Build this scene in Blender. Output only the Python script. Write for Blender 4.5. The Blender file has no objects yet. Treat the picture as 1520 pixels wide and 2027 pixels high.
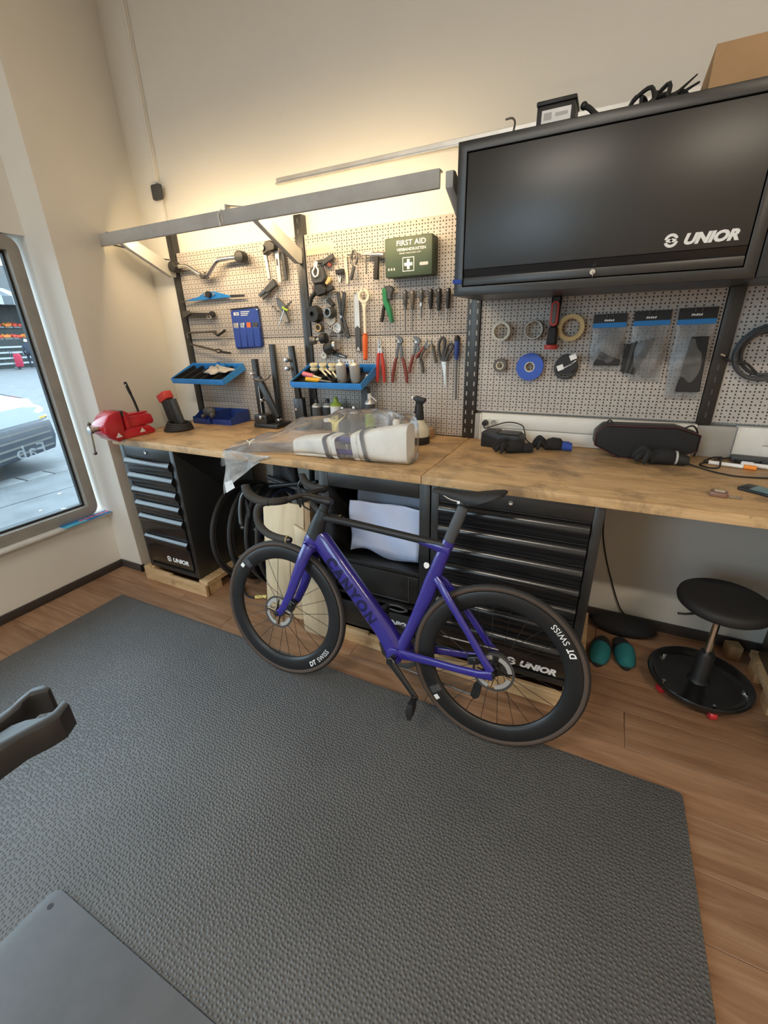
import bpy, bmesh, math, random
from mathutils import Vector, Matrix
random.seed(7)
SC = bpy.context.scene
COL = SC.collection
R = math.radians
PI = math.pi

# ---------------------------------------------------------------- camera
def make_camera():
    yaw, pit, rol = 0.468036, 0.397705, -0.0286776
    f = Vector((-math.sin(yaw)*math.cos(pit), math.cos(yaw)*math.cos(pit), -math.sin(pit)))
    r = f.cross(Vector((0, 0, 1))).normalized(); u = r.cross(f)
    r2 = math.cos(rol)*r + math.sin(rol)*u
    u2 = -math.sin(rol)*r + math.cos(rol)*u
    m = Matrix((r2, u2, -f)).transposed().to_4x4()
    m.translation = (0, 0, 1.56)
    cd = bpy.data.cameras.new('camera'); cd.sensor_fit = 'HORIZONTAL'; cd.sensor_width = 36
    cd.lens = 850.7/1520*36; cd.clip_start = 0.02; cd.clip_end = 300
    o = bpy.data.objects.new('camera', cd); COL.objects.link(o); o.matrix_world = m
    SC.camera = o
make_camera()

# ---------------------------------------------------------------- world: even overcast sky
W = bpy.data.worlds.new('overcast_sky'); SC.world = W; W.use_nodes = True
bg = W.node_tree.nodes['Background']
bg.inputs['Color'].default_value = (0.70, 0.87, 1.0, 1); bg.inputs['Strength'].default_value = 5.6
SC.view_settings.view_transform = 'Standard'; SC.view_settings.look = 'None'
SC.view_settings.exposure = 0.22; SC.view_settings.gamma = 1.0
SC.view_settings.use_curve_mapping = False
SC.cycles.use_denoising = True
SC.cycles.max_bounces = 8; SC.cycles.diffuse_bounces = 5; SC.cycles.transparent_max_bounces = 12
SC.cycles.caustics_reflective = False; SC.cycles.caustics_refractive = False
SC.cycles.sample_clamp_indirect = 6.0

def area(name, loc, rot, sx, sy, power, col, portal=False, spread=None):
    l = bpy.data.lights.new(name, 'AREA'); l.shape = 'RECTANGLE'; l.size = sx; l.size_y = sy
    l.energy = power; l.color = col
    if portal: l.cycles.is_portal = True
    if spread: l.spread = spread
    o = bpy.data.objects.new(name, l); COL.objects.link(o); o.location = loc; o.rotation_euler = rot
    return o
# the shop window as a daylight portal (guides sampling only)
area('shopfront_portal', (-2.15, -3.62, 2.07), (R(90), 0, 0), 1.7, 2.35, 1, (1, 1, 1), portal=True)
area('window_portal', (-3.14, -0.1, 1.27), (0, R(-90), 0), 1.66, 3.4, 1, (1, 1, 1), portal=True)

# ---------------------------------------------------------------- materials
def nodes_of(m):
    m.use_nodes = True
    return m.node_tree, m.node_tree.nodes['Principled BSDF']
def N(t, typ, **kw):
    n = t.nodes.new(typ)
    for k, v in kw.items(): setattr(n, k, v)
    return n
def math_n(t, op, a, b=None, c=None):
    n = t.nodes.new('ShaderNodeMath'); n.operation = op
    for i, v in enumerate((a, b, c)):
        if v is None: continue
        if isinstance(v, (int, float)): n.inputs[i].default_value = v
        else: t.links.new(v, n.inputs[i])
    return n.outputs[0]
def mixc(t, fac, a, b, typ='MIX'):
    n = t.nodes.new('ShaderNodeMix'); n.data_type = 'RGBA'; n.blend_type = typ
    for s, v in ((0, fac), (6, a), (7, b)):
        if isinstance(v, (int, float)): n.inputs[s].default_value = v
        elif isinstance(v, tuple): n.inputs[s].default_value = (*v[:3], 1)
        else: t.links.new(v, n.inputs[s])
    return n.outputs[2]
def ramp(t, fac, stops):
    n = t.nodes.new('ShaderNodeValToRGB'); e = n.color_ramp.elements
    while len(e) < len(stops): e.new(0.5)
    for el, (p, c) in zip(e, stops):
        el.position = p; el.color = (*c, 1) if len(c) == 3 else c
    t.links.new(fac, n.inputs[0]); return n.outputs[0]
def noise(t, scale, detail=3, rough=0.5, vec=None, dist=0.0):
    n = t.nodes.new('ShaderNodeTexNoise')
    n.inputs['Scale'].default_value = scale; n.inputs['Detail'].default_value = detail
    n.inputs['Roughness'].default_value = rough; n.inputs['Distortion'].default_value = dist
    if vec is not None: t.links.new(vec, n.inputs['Vector'])
    return n.outputs[0]
def coords(t, scale=(1, 1, 1), rot=(0, 0, 0)):
    tc = t.nodes.new('ShaderNodeTexCoord'); mp = t.nodes.new('ShaderNodeMapping')
    mp.inputs['Scale'].default_value = scale; mp.inputs['Rotation'].default_value = rot
    t.links.new(tc.outputs['Object'], mp.inputs[0]); return mp.outputs[0]
def bump(t, b, height, strength, dist=0.01):
    n = t.nodes.new('ShaderNodeBump'); n.inputs['Strength'].default_value = strength
    n.inputs['Distance'].default_value = dist
    t.links.new(height, n.inputs['Height']); t.links.new(n.outputs[0], b.inputs['Normal'])
M = {}
def pm(name, rgb, rough=0.5, metal=0.0, var=0.10, scale=9.0, bmp=0.0, bscale=60.0, coat=0.0, spec=0.5,
       trans=0.0, alpha=1.0, emit=None, es=0.0, ior=1.45):
    m = bpy.data.materials.new(name); t, b = nodes_of(m)
    v = coords(t); n = noise(t, scale, 4, 0.6, v)
    lo = tuple(c*(1-var) for c in rgb); hi = tuple(min(1, c*(1+var)) for c in rgb)
    t.links.new(ramp(t, n, [(0.3, lo), (0.7, hi)]), b.inputs['Base Color'])
    b.inputs['Roughness'].default_value = rough; b.inputs['Metallic'].default_value = metal
    b.inputs['Specular IOR Level'].default_value = spec
    b.inputs['Coat Weight'].default_value = coat; b.inputs['Coat Roughness'].default_value = 0.06
    b.inputs['Transmission Weight'].default_value = trans; b.inputs['Alpha'].default_value = alpha
    b.inputs['IOR'].default_value = ior
    if emit: b.inputs['Emission Color'].default_value = (*emit, 1); b.inputs['Emission Strength'].default_value = es
    if bmp: bump(t, b, noise(t, bscale, 3, 0.6, v), bmp, 0.003)
    M[name] = m; return m

def mat_wall(name, rgb):
    m = bpy.data.materials.new(name); t, b = nodes_of(m); v = coords(t)
    n1 = noise(t, 0.9, 5, 0.6, v); n2 = noise(t, 140, 2, 0.5, v); n3 = noise(t, 7, 3, 0.6, v)
    c = ramp(t, n1, [(0.3, tuple(x*0.95 for x in rgb)), (0.7, rgb)])
    c = mixc(t, ramp(t, n3, [(0.66, (0, 0, 0)), (0.8, (0.10,)*3)]), c, tuple(x*0.6 for x in rgb))
    t.links.new(c, b.inputs['Base Color']); b.inputs['Roughness'].default_value = 0.75
    b.inputs['Specular IOR Level'].default_value = 0.25
    bump(t, b, n2, 0.12, 0.003); M[name] = m
mat_wall('wall_paint', (0.80, 0.775, 0.715)); mat_wall('ceiling_paint', (0.82, 0.81, 0.78))
mat_wall('trim_paint', (0.80, 0.775, 0.71))
pm('baseboard_brown', (0.055, 0.045, 0.042), 0.55)

def mat_wood(name, dark, mid, light, stretch, scale, rough, bmp=0.1, dirt=None, dirt_scale=4, lo=0.52, spec=0.4, objvar=False):
    m = bpy.data.materials.new(name); t, b = nodes_of(m)
    v = coords(t, stretch)
    if objvar:
        oi = t.nodes.new('ShaderNodeObjectInfo'); ad = t.nodes.new('ShaderNodeVectorMath'); ad.operation = 'ADD'
        sc_ = t.nodes.new('ShaderNodeVectorMath'); sc_.operation = 'SCALE'; sc_.inputs[0].default_value = (13, 7, 5)
        t.links.new(oi.outputs['Random'], sc_.inputs['Scale'])
        t.links.new(v, ad.inputs[0]); t.links.new(sc_.outputs[0], ad.inputs[1]); v = ad.outputs[0]
    g = noise(t, scale, 8, 0.62, v, 0.6)
    c = ramp(t, g, [(0.28, dark), (0.5, mid), (0.72, light)])
    if objvar:
        hs = t.nodes.new('ShaderNodeHueSaturation')
        t.links.new(math_n(t, 'MULTIPLY_ADD', oi.outputs['Random'], 0.22, 0.90), hs.inputs['Value'])
        t.links.new(c, hs.inputs['Color']); c = hs.outputs[0]
    if dirt:
        vd = coords(t, (1, 1.6, 1))
        d = noise(t, dirt_scale, 9, 0.72, vd, 0.4)
        c = mixc(t, ramp(t, d, [(lo, (0, 0, 0)), (lo+0.16, (0.85,)*3)]), c, dirt)
        d2 = noise(t, dirt_scale*9, 5, 0.7, vd)
        c = mixc(t, ramp(t, d2, [(0.62, (0, 0, 0)), (0.70, (0.55,)*3)]), c, tuple(x*0.55 for x in dirt))
    t.links.new(c, b.inputs['Base Color'])
    b.inputs['Roughness'].default_value = rough; b.inputs['Specular IOR Level'].default_value = spec
    if bmp: bump(t, b, g, bmp, 0.002)
    M[name] = m
mat_wood('floor_wood', (0.20, 0.105, 0.056), (0.31, 0.175, 0.10), (0.40, 0.25, 0.155), (1.2, 14, 14), 2.0, 0.38, 0.06, objvar=True)
mat_wood('bench_wood', (0.46, 0.275, 0.125), (0.60, 0.385, 0.19), (0.70, 0.48, 0.26), (1.5, 12, 12), 2.4, 0.5, 0.08,
         dirt=(0.23, 0.155, 0.085), dirt_scale=3.4, lo=0.47)
mat_wood('pallet_wood', (0.42, 0.27, 0.13), (0.60, 0.41, 0.22), (0.70, 0.52, 0.31), (2, 14, 14), 2.5, 0.75, 0.15,
         dirt=(0.33, 0.2, 0.1), dirt_scale=6, lo=0.6)
mat_wood('plywood', (0.60, 0.47, 0.30), (0.70, 0.57, 0.38), (0.76, 0.64, 0.45), (8, 8, 1.0), 2.0, 0.6, 0.05)
mat_wood('board_wood', (0.34, 0.21, 0.10), (0.44, 0.29, 0.15), (0.52, 0.36, 0.2), (6, 6, 1.0), 2.0, 0.6, 0.05)
pm('cardboard', (0.46, 0.29, 0.155), 0.8, var=0.08, bmp=0.1, bscale=90)

def mat_pegboard():
    m = bpy.data.materials.new('pegboard_metal'); t, b = nodes_of(m)
    tc = t.nodes.new('ShaderNodeTexCoord'); sx = t.nodes.new('ShaderNodeSeparateXYZ')
    t.links.new(tc.outputs['Object'], sx.inputs[0])
    px, pz, rad = 0.0156, 0.0136, 0.0035
    u = math_n(t, 'DIVIDE', sx.outputs[0], px); w = math_n(t, 'DIVIDE', sx.outputs[2], pz)
    du = math_n(t, 'MULTIPLY', math_n(t, 'SUBTRACT', math_n(t, 'FRACT', u), 0.5), px)
    dw = math_n(t, 'MULTIPLY', math_n(t, 'SUBTRACT', math_n(t, 'FRACT', w), 0.5), pz)
    d = math_n(t, 'SQRT', math_n(t, 'ADD', math_n(t, 'MULTIPLY', du, du), math_n(t, 'MULTIPLY', dw, dw)))
    hole = math_n(t, 'LESS_THAN', d, rad)
    ou = math_n(t, 'FLOORED_MODULO', math_n(t, 'FLOOR', u), 2.0); ow = math_n(t, 'FLOORED_MODULO', math_n(t, 'FLOOR', w), 2.0)
    both = math_n(t, 'MULTIPLY', ou, ow)
    hole = math_n(t, 'MULTIPLY', hole, math_n(t, 'SUBTRACT', 1.0, both))
    n = noise(t, 5, 4, 0.6, tc.outputs['Object'])
    base = ramp(t, n, [(0.3, (0.475, 0.435, 0.405)), (0.7, (0.53, 0.49, 0.455))])
    t.links.new(mixc(t, hole, base, (0.035, 0.030, 0.028)), b.inputs['Base Color'])
    b.inputs['Roughness'].default_value = 0.5; b.inputs['Specular IOR Level'].default_value = 0.35
    M['pegboard'] = m
mat_pegboard()

def mat_rubber_mat():
    m = bpy.data.materials.new('mat_rubber'); t, b = nodes_of(m); v = coords(t)
    vo = t.nodes.new('ShaderNodeTexVoronoi'); vo.feature = 'F1'; vo.voronoi_dimensions = '2D'; vo.inputs['Scale'].default_value = 84
    vo.inputs['Randomness'].default_value = 0.55
    t.links.new(v, vo.inputs['Vector'])
    n = noise(t, 2.2, 4, 0.6, v)
    c = ramp(t, n, [(0.3, (0.088, 0.091, 0.093)), (0.7, (0.112, 0.115, 0.118))])
    sp = noise(t, 95, 2, 0.5, v)
    c = mixc(t, ramp(t, sp, [(0.73, (0, 0, 0)), (0.78, (0.35,)*3)]), c, (0.20, 0.19, 0.18))
    t.links.new(c, b.inputs['Base Color'])
    b.inputs['Roughness'].default_value = 0.47; b.inputs['Specular IOR Level'].default_value = 0.5
    mr = t.nodes.new('ShaderNodeMapRange'); mr.interpolation_type = 'SMOOTHSTEP'
    mr.inputs['From Min'].default_value = 0.05; mr.inputs['From Max'].default_value = 0.48; mr.inputs['To Min'].default_value = 1; mr.inputs['To Max'].default_value = 0
    t.links.new(vo.outputs['Distance'], mr.inputs['Value'])
    bump(t, b, mr.outputs[0], 0.62, 0.004)
    M['mat_rubber'] = m
mat_rubber_mat()

def mat_film(name, rgb, haze, rough=0.12, wr=30, ior=1.5):
    m = bpy.data.materials.new(name); m.use_nodes = True; t = m.node_tree
    for n in list(t.nodes): t.nodes.remove(n)
    out = t.nodes.new('ShaderNodeOutputMaterial')
    tr = t.nodes.new('ShaderNodeBsdfTransparent'); tr.inputs[0].default_value = (0.985, 0.985, 0.985, 1)
    df = t.nodes.new('ShaderNodeBsdfDiffuse'); df.inputs[0].default_value = (*rgb, 1)
    tl = t.nodes.new('ShaderNodeBsdfTranslucent'); tl.inputs[0].default_value = (*rgb, 1)
    gl = t.nodes.new('ShaderNodeBsdfGlossy'); gl.inputs['Roughness'].default_value = rough
    bp_ = t.nodes.new('ShaderNodeBump'); bp_.inputs['Strength'].default_value = 0.28; bp_.inputs['Distance'].default_value = 0.01
    v = coords(t); n1 = noise(t, wr, 5, 0.6, v, 1.5); t.links.new(n1, bp_.inputs['Height'])
    for nd in (gl, df): t.links.new(bp_.outputs[0], nd.inputs['Normal'])
    a1 = t.nodes.new('ShaderNodeMixShader'); a1.inputs[0].default_value = 0.45
    t.links.new(df.outputs[0], a1.inputs[1]); t.links.new(tl.outputs[0], a1.inputs[2])
    a2 = t.nodes.new('ShaderNodeMixShader')
    t.links.new(ramp(t, noise(t, wr*0.35, 4, 0.65, v, 0.8), [(0.35, (haze*0.6,)*3), (0.75, (haze*1.5,)*3)]), a2.inputs[0])
    t.links.new(tr.outputs[0], a2.inputs[1]); t.links.new(a1.outputs[0], a2.inputs[2])
    fr = t.nodes.new('ShaderNodeFresnel'); fr.inputs[0].default_value = ior; t.links.new(bp_.outputs[0], fr.inputs['Normal'])
    a3 = t.nodes.new('ShaderNodeMixShader'); t.links.new(fr.outputs[0], a3.inputs[0])
    t.links.new(a2.outputs[0], a3.inputs[1]); t.links.new(gl.outputs[0], a3.inputs[2])
    t.links.new(a3.outputs[0], out.inputs[0]); M[name] = m
mat_film('bag_film', (0.97, 0.98, 1.0), 0.19, 0.16, 22, 1.15)
mat_film('poly_film', (0.8, 0.82, 0.85), 0.26, 0.14, 45)
mat_film('white_vinyl', (0.55, 0.6, 0.62), 0.55, 0.3, 5, 1.2)
mat_film('bag_film_thick', (0.97, 0.99, 1.0), 0.62, 0.2, 26, 1.18)
mat_film('clear_plastic', (0.8, 0.8, 0.78), 0.30, 0.15, 20)
def mat_glass():
    m = bpy.data.materials.new('window_glass'); m.use_nodes = True; t = m.node_tree
    for n in list(t.nodes): t.nodes.remove(n)
    out = t.nodes.new('ShaderNodeOutputMaterial'); tr = t.nodes.new('ShaderNodeBsdfTransparent')
    tr.inputs[0].default_value = (0.93, 0.97, 0.98, 1)
    gl = t.nodes.new('ShaderNodeBsdfGlossy'); gl.inputs['Roughness'].default_value = 0.01
    fr = t.nodes.new('ShaderNodeFresnel'); fr.inputs[0].default_value = 1.3
    v = coords(t); k = math_n(t, 'MULTIPLY', fr.outputs[0], math_n(t, 'MULTIPLY_ADD', noise(t, 3, 2, 0.5, v), 0.1, 0.9))
    mx = t.nodes.new('ShaderNodeMixShader'); t.links.new(k, mx.inputs[0])
    t.links.new(tr.outputs[0], mx.inputs[1]); t.links.new(gl.outputs[0], mx.inputs[2])
    t.links.new(mx.outputs[0], out.inputs[0]); M['window_glass'] = m
mat_glass()

pm('frame_grey', (0.30, 0.28, 0.25), 0.45)
pm('sill_white', (0.80, 0.80, 0.78), 0.4)
pm('gasket_black', (0.02, 0.022, 0.024), 0.6)
pm('black_metal', (0.018, 0.018, 0.018), 0.36, spec=0.85, bmp=0.03, bscale=300)
pm('black_gloss', (0.010, 0.010, 0.011), 0.24, spec=0.85)
pm('black_plastic', (0.018, 0.018, 0.019), 0.45)
pm('black_rubber', (0.022, 0.021, 0.021), 0.65)
pm('black_fabric', (0.020, 0.020, 0.022), 0.9, bmp=0.3, bscale=220)
pm('dark_grey', (0.06, 0.062, 0.066), 0.5)
pm('dark_steel', (0.16, 0.155, 0.15), 0.38, 0.85)
pm('steel', (0.55, 0.54, 0.52), 0.30, 0.95)
pm('chrome', (0.80, 0.79, 0.77), 0.13, 1.0)
pm('aluminium', (0.62, 0.61, 0.59), 0.42, 0.7)
pm('lamp_grey', (0.50, 0.50, 0.485), 0.5)
pm('white_plastic', (0.74, 0.73, 0.69), 0.4, var=0.03)
pm('grey_plastic', (0.36, 0.35, 0.33), 0.5)
pm('print_white', (0.85, 0.86, 0.86), 0.45, var=0.02)
pm('print_grey', (0.5, 0.5, 0.5), 0.5)
pm('print_black', (0.015, 0.015, 0.016), 0.5)
pm('print_navy', (0.013, 0.012, 0.055), 0.3)
pm('red_paint', (0.52, 0.022, 0.035), 0.28, coat=0.5, var=0.12)
pm('red_grip', (0.55, 0.055, 0.045), 0.5)
pm('dark_red_grip', (0.20, 0.05, 0.04), 0.55)
pm('dark_wine', (0.06, 0.012, 0.014), 0.5)
pm('orange_grip', (0.85, 0.15, 0.03), 0.45)
pm('orange_print', (0.95, 0.30, 0.04), 0.5)
pm('yellow_plastic', (0.85, 0.42, 0.02), 0.4)
pm('yellow_print', (0.85, 0.72, 0.25), 0.5)
pm('green_box', (0.055, 0.082, 0.050), 0.5, var=0.05)
pm('green_plastic', (0.02, 0.19, 0.075), 0.4)
pm('green_print', (0.30, 0.42, 0.06), 0.5)
pm('blue_shelf', (0.045, 0.29, 0.76), 0.42)
pm('blue_tool', (0.02, 0.19, 0.55), 0.4)
pm('blue_bin', (0.025, 0.055, 0.24), 0.45)
pm('blue_cloth', (0.03, 0.075, 0.36), 0.8, bmp=0.3, bscale=180)
pm('blue_tape', (0.035, 0.10, 0.48), 0.45)
pm('blue_print', (0.02, 0.22, 0.58), 0.5)
pm('teal_fabric', (0.015, 0.16, 0.18), 0.8, bmp=0.3, bscale=150)
pm('tape_beige', (0.60, 0.44, 0.20), 0.5)
pm('tape_clear', (0.55, 0.53, 0.47), 0.3)
pm('tape_brown', (0.10, 0.085, 0.07), 0.4)
pm('paper_blue', (0.50, 0.58, 0.80), 0.75, var=0.05)
pm('paper_grey', (0.24, 0.28, 0.36), 0.6, var=0.08)
pm('paper_white', (0.75, 0.76, 0.78), 0.7, var=0.03)
pm('foam_white', (0.88, 0.90, 0.88), 0.6, var=0.04, bmp=0.25, bscale=25)
pm('strap_grey', (0.09, 0.09, 0.10), 0.6)
pm('cream_plastic', (0.66, 0.62, 0.50), 0.4, var=0.05)
pm('ivory', (0.72, 0.66, 0.46), 0.5)
pm('brown_case', (0.22, 0.12, 0.085), 0.35, coat=0.3)
pm('screen_teal', (0.06, 0.20, 0.24), 0.12)
pm('pink_print', (0.75, 0.20, 0.25), 0.5)
pm('cyan_print', (0.10, 0.55, 0.75), 0.5)
pm('rag_cloth', (0.50, 0.47, 0.43), 0.9, bmp=0.3, bscale=60)
# bicycle
pm('bike_blue', (0.026, 0.018, 0.225), 0.30, var=0.05, coat=1.0)
pm('bike_black', (0.016, 0.016, 0.017), 0.40, var=0.1)
pm('carbon_rim', (0.014, 0.014, 0.015), 0.36)
pm('tyre_black', (0.022, 0.021, 0.021), 0.7, bmp=0.1, bscale=200)
pm('tyre_tan', (0.075, 0.052, 0.040), 0.7)
pm('bar_tape', (0.040, 0.037, 0.034), 0.75, bmp=0.3, bscale=160)
pm('spoke_black', (0.02, 0.02, 0.02), 0.4, 0.4)
pm('stand_plate', (0.125, 0.135, 0.15), 0.52, bmp=0.05, bscale=200, spec=0.45)
pm('stand_clamp', (0.035, 0.035, 0.037), 0.35, spec=0.6)
# street
pm('asphalt', (0.10, 0.105, 0.11), 0.7, var=0.22, scale=3, bmp=0.3, bscale=40)
pm('kerb_stone', (0.13, 0.135, 0.14), 0.8, var=0.15, scale=6)
pm('facade', (0.09, 0.095, 0.10), 0.8, var=0.2, scale=0.5)
pm('awning_white', (0.30, 0.32, 0.33), 0.7)
pm('awning_grey', (0.08, 0.09, 0.10), 0.7)
pm('stall_dark', (0.025, 0.03, 0.03), 0.8)
pm('fruit_red', (0.40, 0.04, 0.02), 0.5, var=0.4, scale=20)
pm('fruit_orange', (0.45, 0.13, 0.02), 0.5, var=0.3, scale=20)
pm('car_white', (0.30, 0.33, 0.34), 0.15, coat=1.0, var=0.02)
pm('car_dark', (0.03, 0.035, 0.045), 0.3)
pm('lamp_glass', (0.8, 0.75, 0.6), 0.15)
pm('skin', (0.5, 0.33, 0.25), 0.6)
pm('coat_navy', (0.025, 0.03, 0.045), 0.9)
pm('trolley_red', (0.30, 0.015, 0.04), 0.7)
# ---------------------------------------------------------------- mesh helpers
def V(*a): return Vector(a)
def frame_of(d):
    d = Vector(d).normalized(); a = Vector((0, 0, 1)) if abs(d.z) < 0.9 else Vector((1, 0, 0))
    x = a.cross(d).normalized(); return x, d.cross(x)
class MB:
    def __init__(s): s.v = []; s.f = []
    def add(s, vs, fs):
        o = len(s.v); s.v += [tuple(x) for x in vs]; s.f += [tuple(i+o for i in q) for q in fs]; return s
    def box(s, x0, x1, y0, y1, z0, z1):
        p = [(x, y, z) for z in (z0, z1) for y in (y0, y1) for x in (x0, x1)]
        return s.add(p, [(0, 2, 3, 1), (4, 5, 7, 6), (0, 1, 5, 4), (2, 6, 7, 3), (0, 4, 6, 2), (1, 3, 7, 5)])
    def obox(s, c, size, rot=(0, 0, 0)):
        m = Matrix.Rotation(rot[2], 3, 'Z') @ Matrix.Rotation(rot[1], 3, 'Y') @ Matrix.Rotation(rot[0], 3, 'X')
        b = MB().box(-size[0]/2, size[0]/2, -size[1]/2, size[1]/2, -size[2]/2, size[2]/2)
        return s.add([m @ Vector(p) + Vector(c) for p in b.v], b.f)
    def cyl(s, p0, p1, r0, r1=None, n=16, caps=True):
        return s.tube([p0, p1], [r0, r0 if r1 is None else r1], n, caps=caps)
    def tube(s, pts, r, n=8, closed=False, caps=True, sq=(1, 1)):
        pts = [Vector(p) for p in pts]; k = len(pts)
        rs = r if isinstance(r, (list, tuple)) else [r]*k
        tg = []
        for i in range(k):
            a = pts[(i-1) % k] if (closed or i) else pts[0]; b = pts[(i+1) % k] if (closed or i < k-1) else pts[-1]
            tg.append((b-a).normalized() if (b-a).length > 1e-9 else V(0, 0, 1))
        x, y = frame_of(tg[0]); vs = []
        for i in range(k):
            x = (x - tg[i]*x.dot(tg[i])); x = x.normalized() if x.length > 1e-6 else frame_of(tg[i])[0]
            y = tg[i].cross(x)
            for j in range(n):
                a = 2*PI*j/n; vs.append(pts[i] + x*math.cos(a)*rs[i]*sq[0] + y*math.sin(a)*rs[i]*sq[1])
        fs = []
        for i in range(k if closed else k-1):
            for j in range(n):
                a = i*n+j; b = i*n+(j+1) % n; c = ((i+1) % k)*n+(j+1) % n; d = ((i+1) % k)*n+j
                fs.append((a, b, c, d))
        if caps and not closed: fs += [tuple(range(n-1, -1, -1)), tuple(range((k-1)*n, k*n))]
        return s.add(vs, fs)
    def lathe(s, prof, n=24, o=(0, 0, 0), axis=(0, 0, 1), a0=0, a1=2*PI, closed=False, wob=None, caps=True):
        # prof: (radius, height) list; closed: the profile is a closed ring (tyre)
        ax = Vector(axis).normalized(); x, y = frame_of(ax); o = Vector(o); full = abs(a1-a0-2*PI) < 1e-6
        m = n if full else n+1; vs = []
        for i in range(m):
            a = a0+(a1-a0)*i/n; d = x*math.cos(a)+y*math.sin(a)
            for q, (rr, h) in enumerate(prof): vs.append(o + d*rr*(wob(a, q) if wob else 1) + ax*h)
        p = len(prof); fs = []
        for i in range(n):
            i2 = (i+1) % m
            for q in range(p if closed else p-1):
                q2 = (q+1) % p
                fs.append((i*p+q, i2*p+q, i2*p+q2, i*p+q2))
        if not closed and full and caps:
            if prof[0][0] > 1e-6: fs.append(tuple(i*p for i in range(n-1, -1, -1)))
            if prof[-1][0] > 1e-6: fs.append(tuple(i*p+p-1 for i in range(n)))
        return s.add(vs, fs)
    def prism(s, poly, d0, d1, o=(0, 0, 0), U=(1, 0, 0), Vv=(0, 0, 1), Wv=(0, 1, 0)):
        U, Vv, Wv, o = Vector(U), Vector(Vv), Vector(Wv), Vector(o); n = len(poly)
        vs = [o+U*a+Vv*b+Wv*d for d in (d0, d1) for a, b in poly]
        fs = [tuple(range(n)), tuple(range(2*n-1, n-1, -1))] + [(i, i+n, (i+1) % n+n, (i+1) % n) for i in range(n)]
        return s.add(vs, fs)
    def loft(s, rings, caps=True, closed=False):
        n = len(rings[0]); k = len(rings); vs = [p for r_ in rings for p in r_]; fs = []
        for i in range(k if closed else k-1):
            for j in range(n):
                i2 = (i+1) % k; fs.append((i*n+j, i*n+(j+1) % n, i2*n+(j+1) % n, i2*n+j))
        if caps and not closed: fs += [tuple(range(n-1, -1, -1)), tuple(range((k-1)*n, k*n))]
        return s.add(vs, fs)
    def sphere(s, c, r, n=16, m=10):
        r = (r, r, r) if isinstance(r, (int, float)) else r; rings = []
        for i in range(1, m):
            a = PI*i/m
            rings.append([V(c[0]+r[0]*math.sin(a)*math.cos(2*PI*j/n), c[1]+r[1]*math.sin(a)*math.sin(2*PI*j/n), c[2]-r[2]*math.cos(a)) for j in range(n)])
        o = len(s.v); s.loft(rings, caps=False)
        t = len(s.v); s.v += [(c[0], c[1], c[2]-r[2]), (c[0], c[1], c[2]+r[2])]
        for j in range(n):
            s.f.append((t, o+(j+1) % n, o+j)); s.f.append((t+1, o+(m-2)*n+j, o+(m-2)*n+(j+1) % n))
        return s
    def torus(s, c, axis, RR, r, n=28, m=8, sq=1.0):
        pr = [(RR+r*math.cos(2*PI*j/m), r*sq*math.sin(2*PI*j/m)) for j in range(m)]
        return s.lathe(pr, n, c, axis, closed=True)
    def sheet(s, fn, nu, nv):
        vs = [fn(i/nu, j/nv) for i in range(nu+1) for j in range(nv+1)]
        fs = [(i*(nv+1)+j, (i+1)*(nv+1)+j, (i+1)*(nv+1)+j+1, i*(nv+1)+j+1) for i in range(nu) for j in range(nv)]
        return s.add(vs, fs)
    def xf(s, m):
        s.v = [tuple(m @ Vector(p)) for p in s.v]; return s
    def mesh(s, name, mat, bevel=0, seg=2, smooth=38):
        me = bpy.data.meshes.new(name); me.from_pydata(s.v, [], s.f); me.update()
        bm = bmesh.new(); bm.from_mesh(me)
        bmesh.ops.recalc_face_normals(bm, faces=bm.faces)
        if bevel:
            es = [e for e in bm.edges if len(e.link_faces) == 2 and e.calc_face_angle(0) > R(35)]
            bmesh.ops.bevel(bm, geom=es, offset=bevel, segments=seg, affect='EDGES', profile=0.5, clamp_overlap=True)
        bm.to_mesh(me); bm.free()
        for p in me.polygons: p.use_smooth = True
        me.set_sharp_from_angle(angle=R(smooth))
        me.materials.append(M[mat]); return me

def link(name, data, parent=None, loc=(0, 0, 0)):
    o = bpy.data.objects.new(name, data); COL.objects.link(o); o.location = loc
    if parent: o.parent = parent
    return o
def tag(o, label, cat, group=None):
    o['label'] = label; o['category'] = cat
    if group: o['group'] = group
    return o
def thing(name, label, cat, loc=(0, 0, 0), rz=0, group=None, rot=None):
    o = link(name, None, None, loc); o.empty_display_size = 0.05
    o.rotation_euler = rot if rot else (0, 0, rz)
    return tag(o, label, cat, group)
def part(parent, name, mb, mat, label=None, bevel=0, seg=2, smooth=38):
    o = link(name, mb.mesh(name, mat, bevel, seg, smooth), parent)
    if label: o['label'] = label
    return o
def one(name, label, cat, mb, mat, loc=(0, 0, 0), rz=0, group=None, bevel=0, seg=2, smooth=38, rot=None):
    o = link(name, mb.mesh(name, mat, bevel, seg, smooth), None, loc)
    o.rotation_euler = rot if rot else (0, 0, rz)
    return tag(o, label, cat, group)
def struct(name, mb, mat, parent=None, bevel=0):
    o = link(name, mb.mesh(name, mat, bevel), parent)
    if not parent: o['kind'] = 'structure'
    return o
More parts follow.
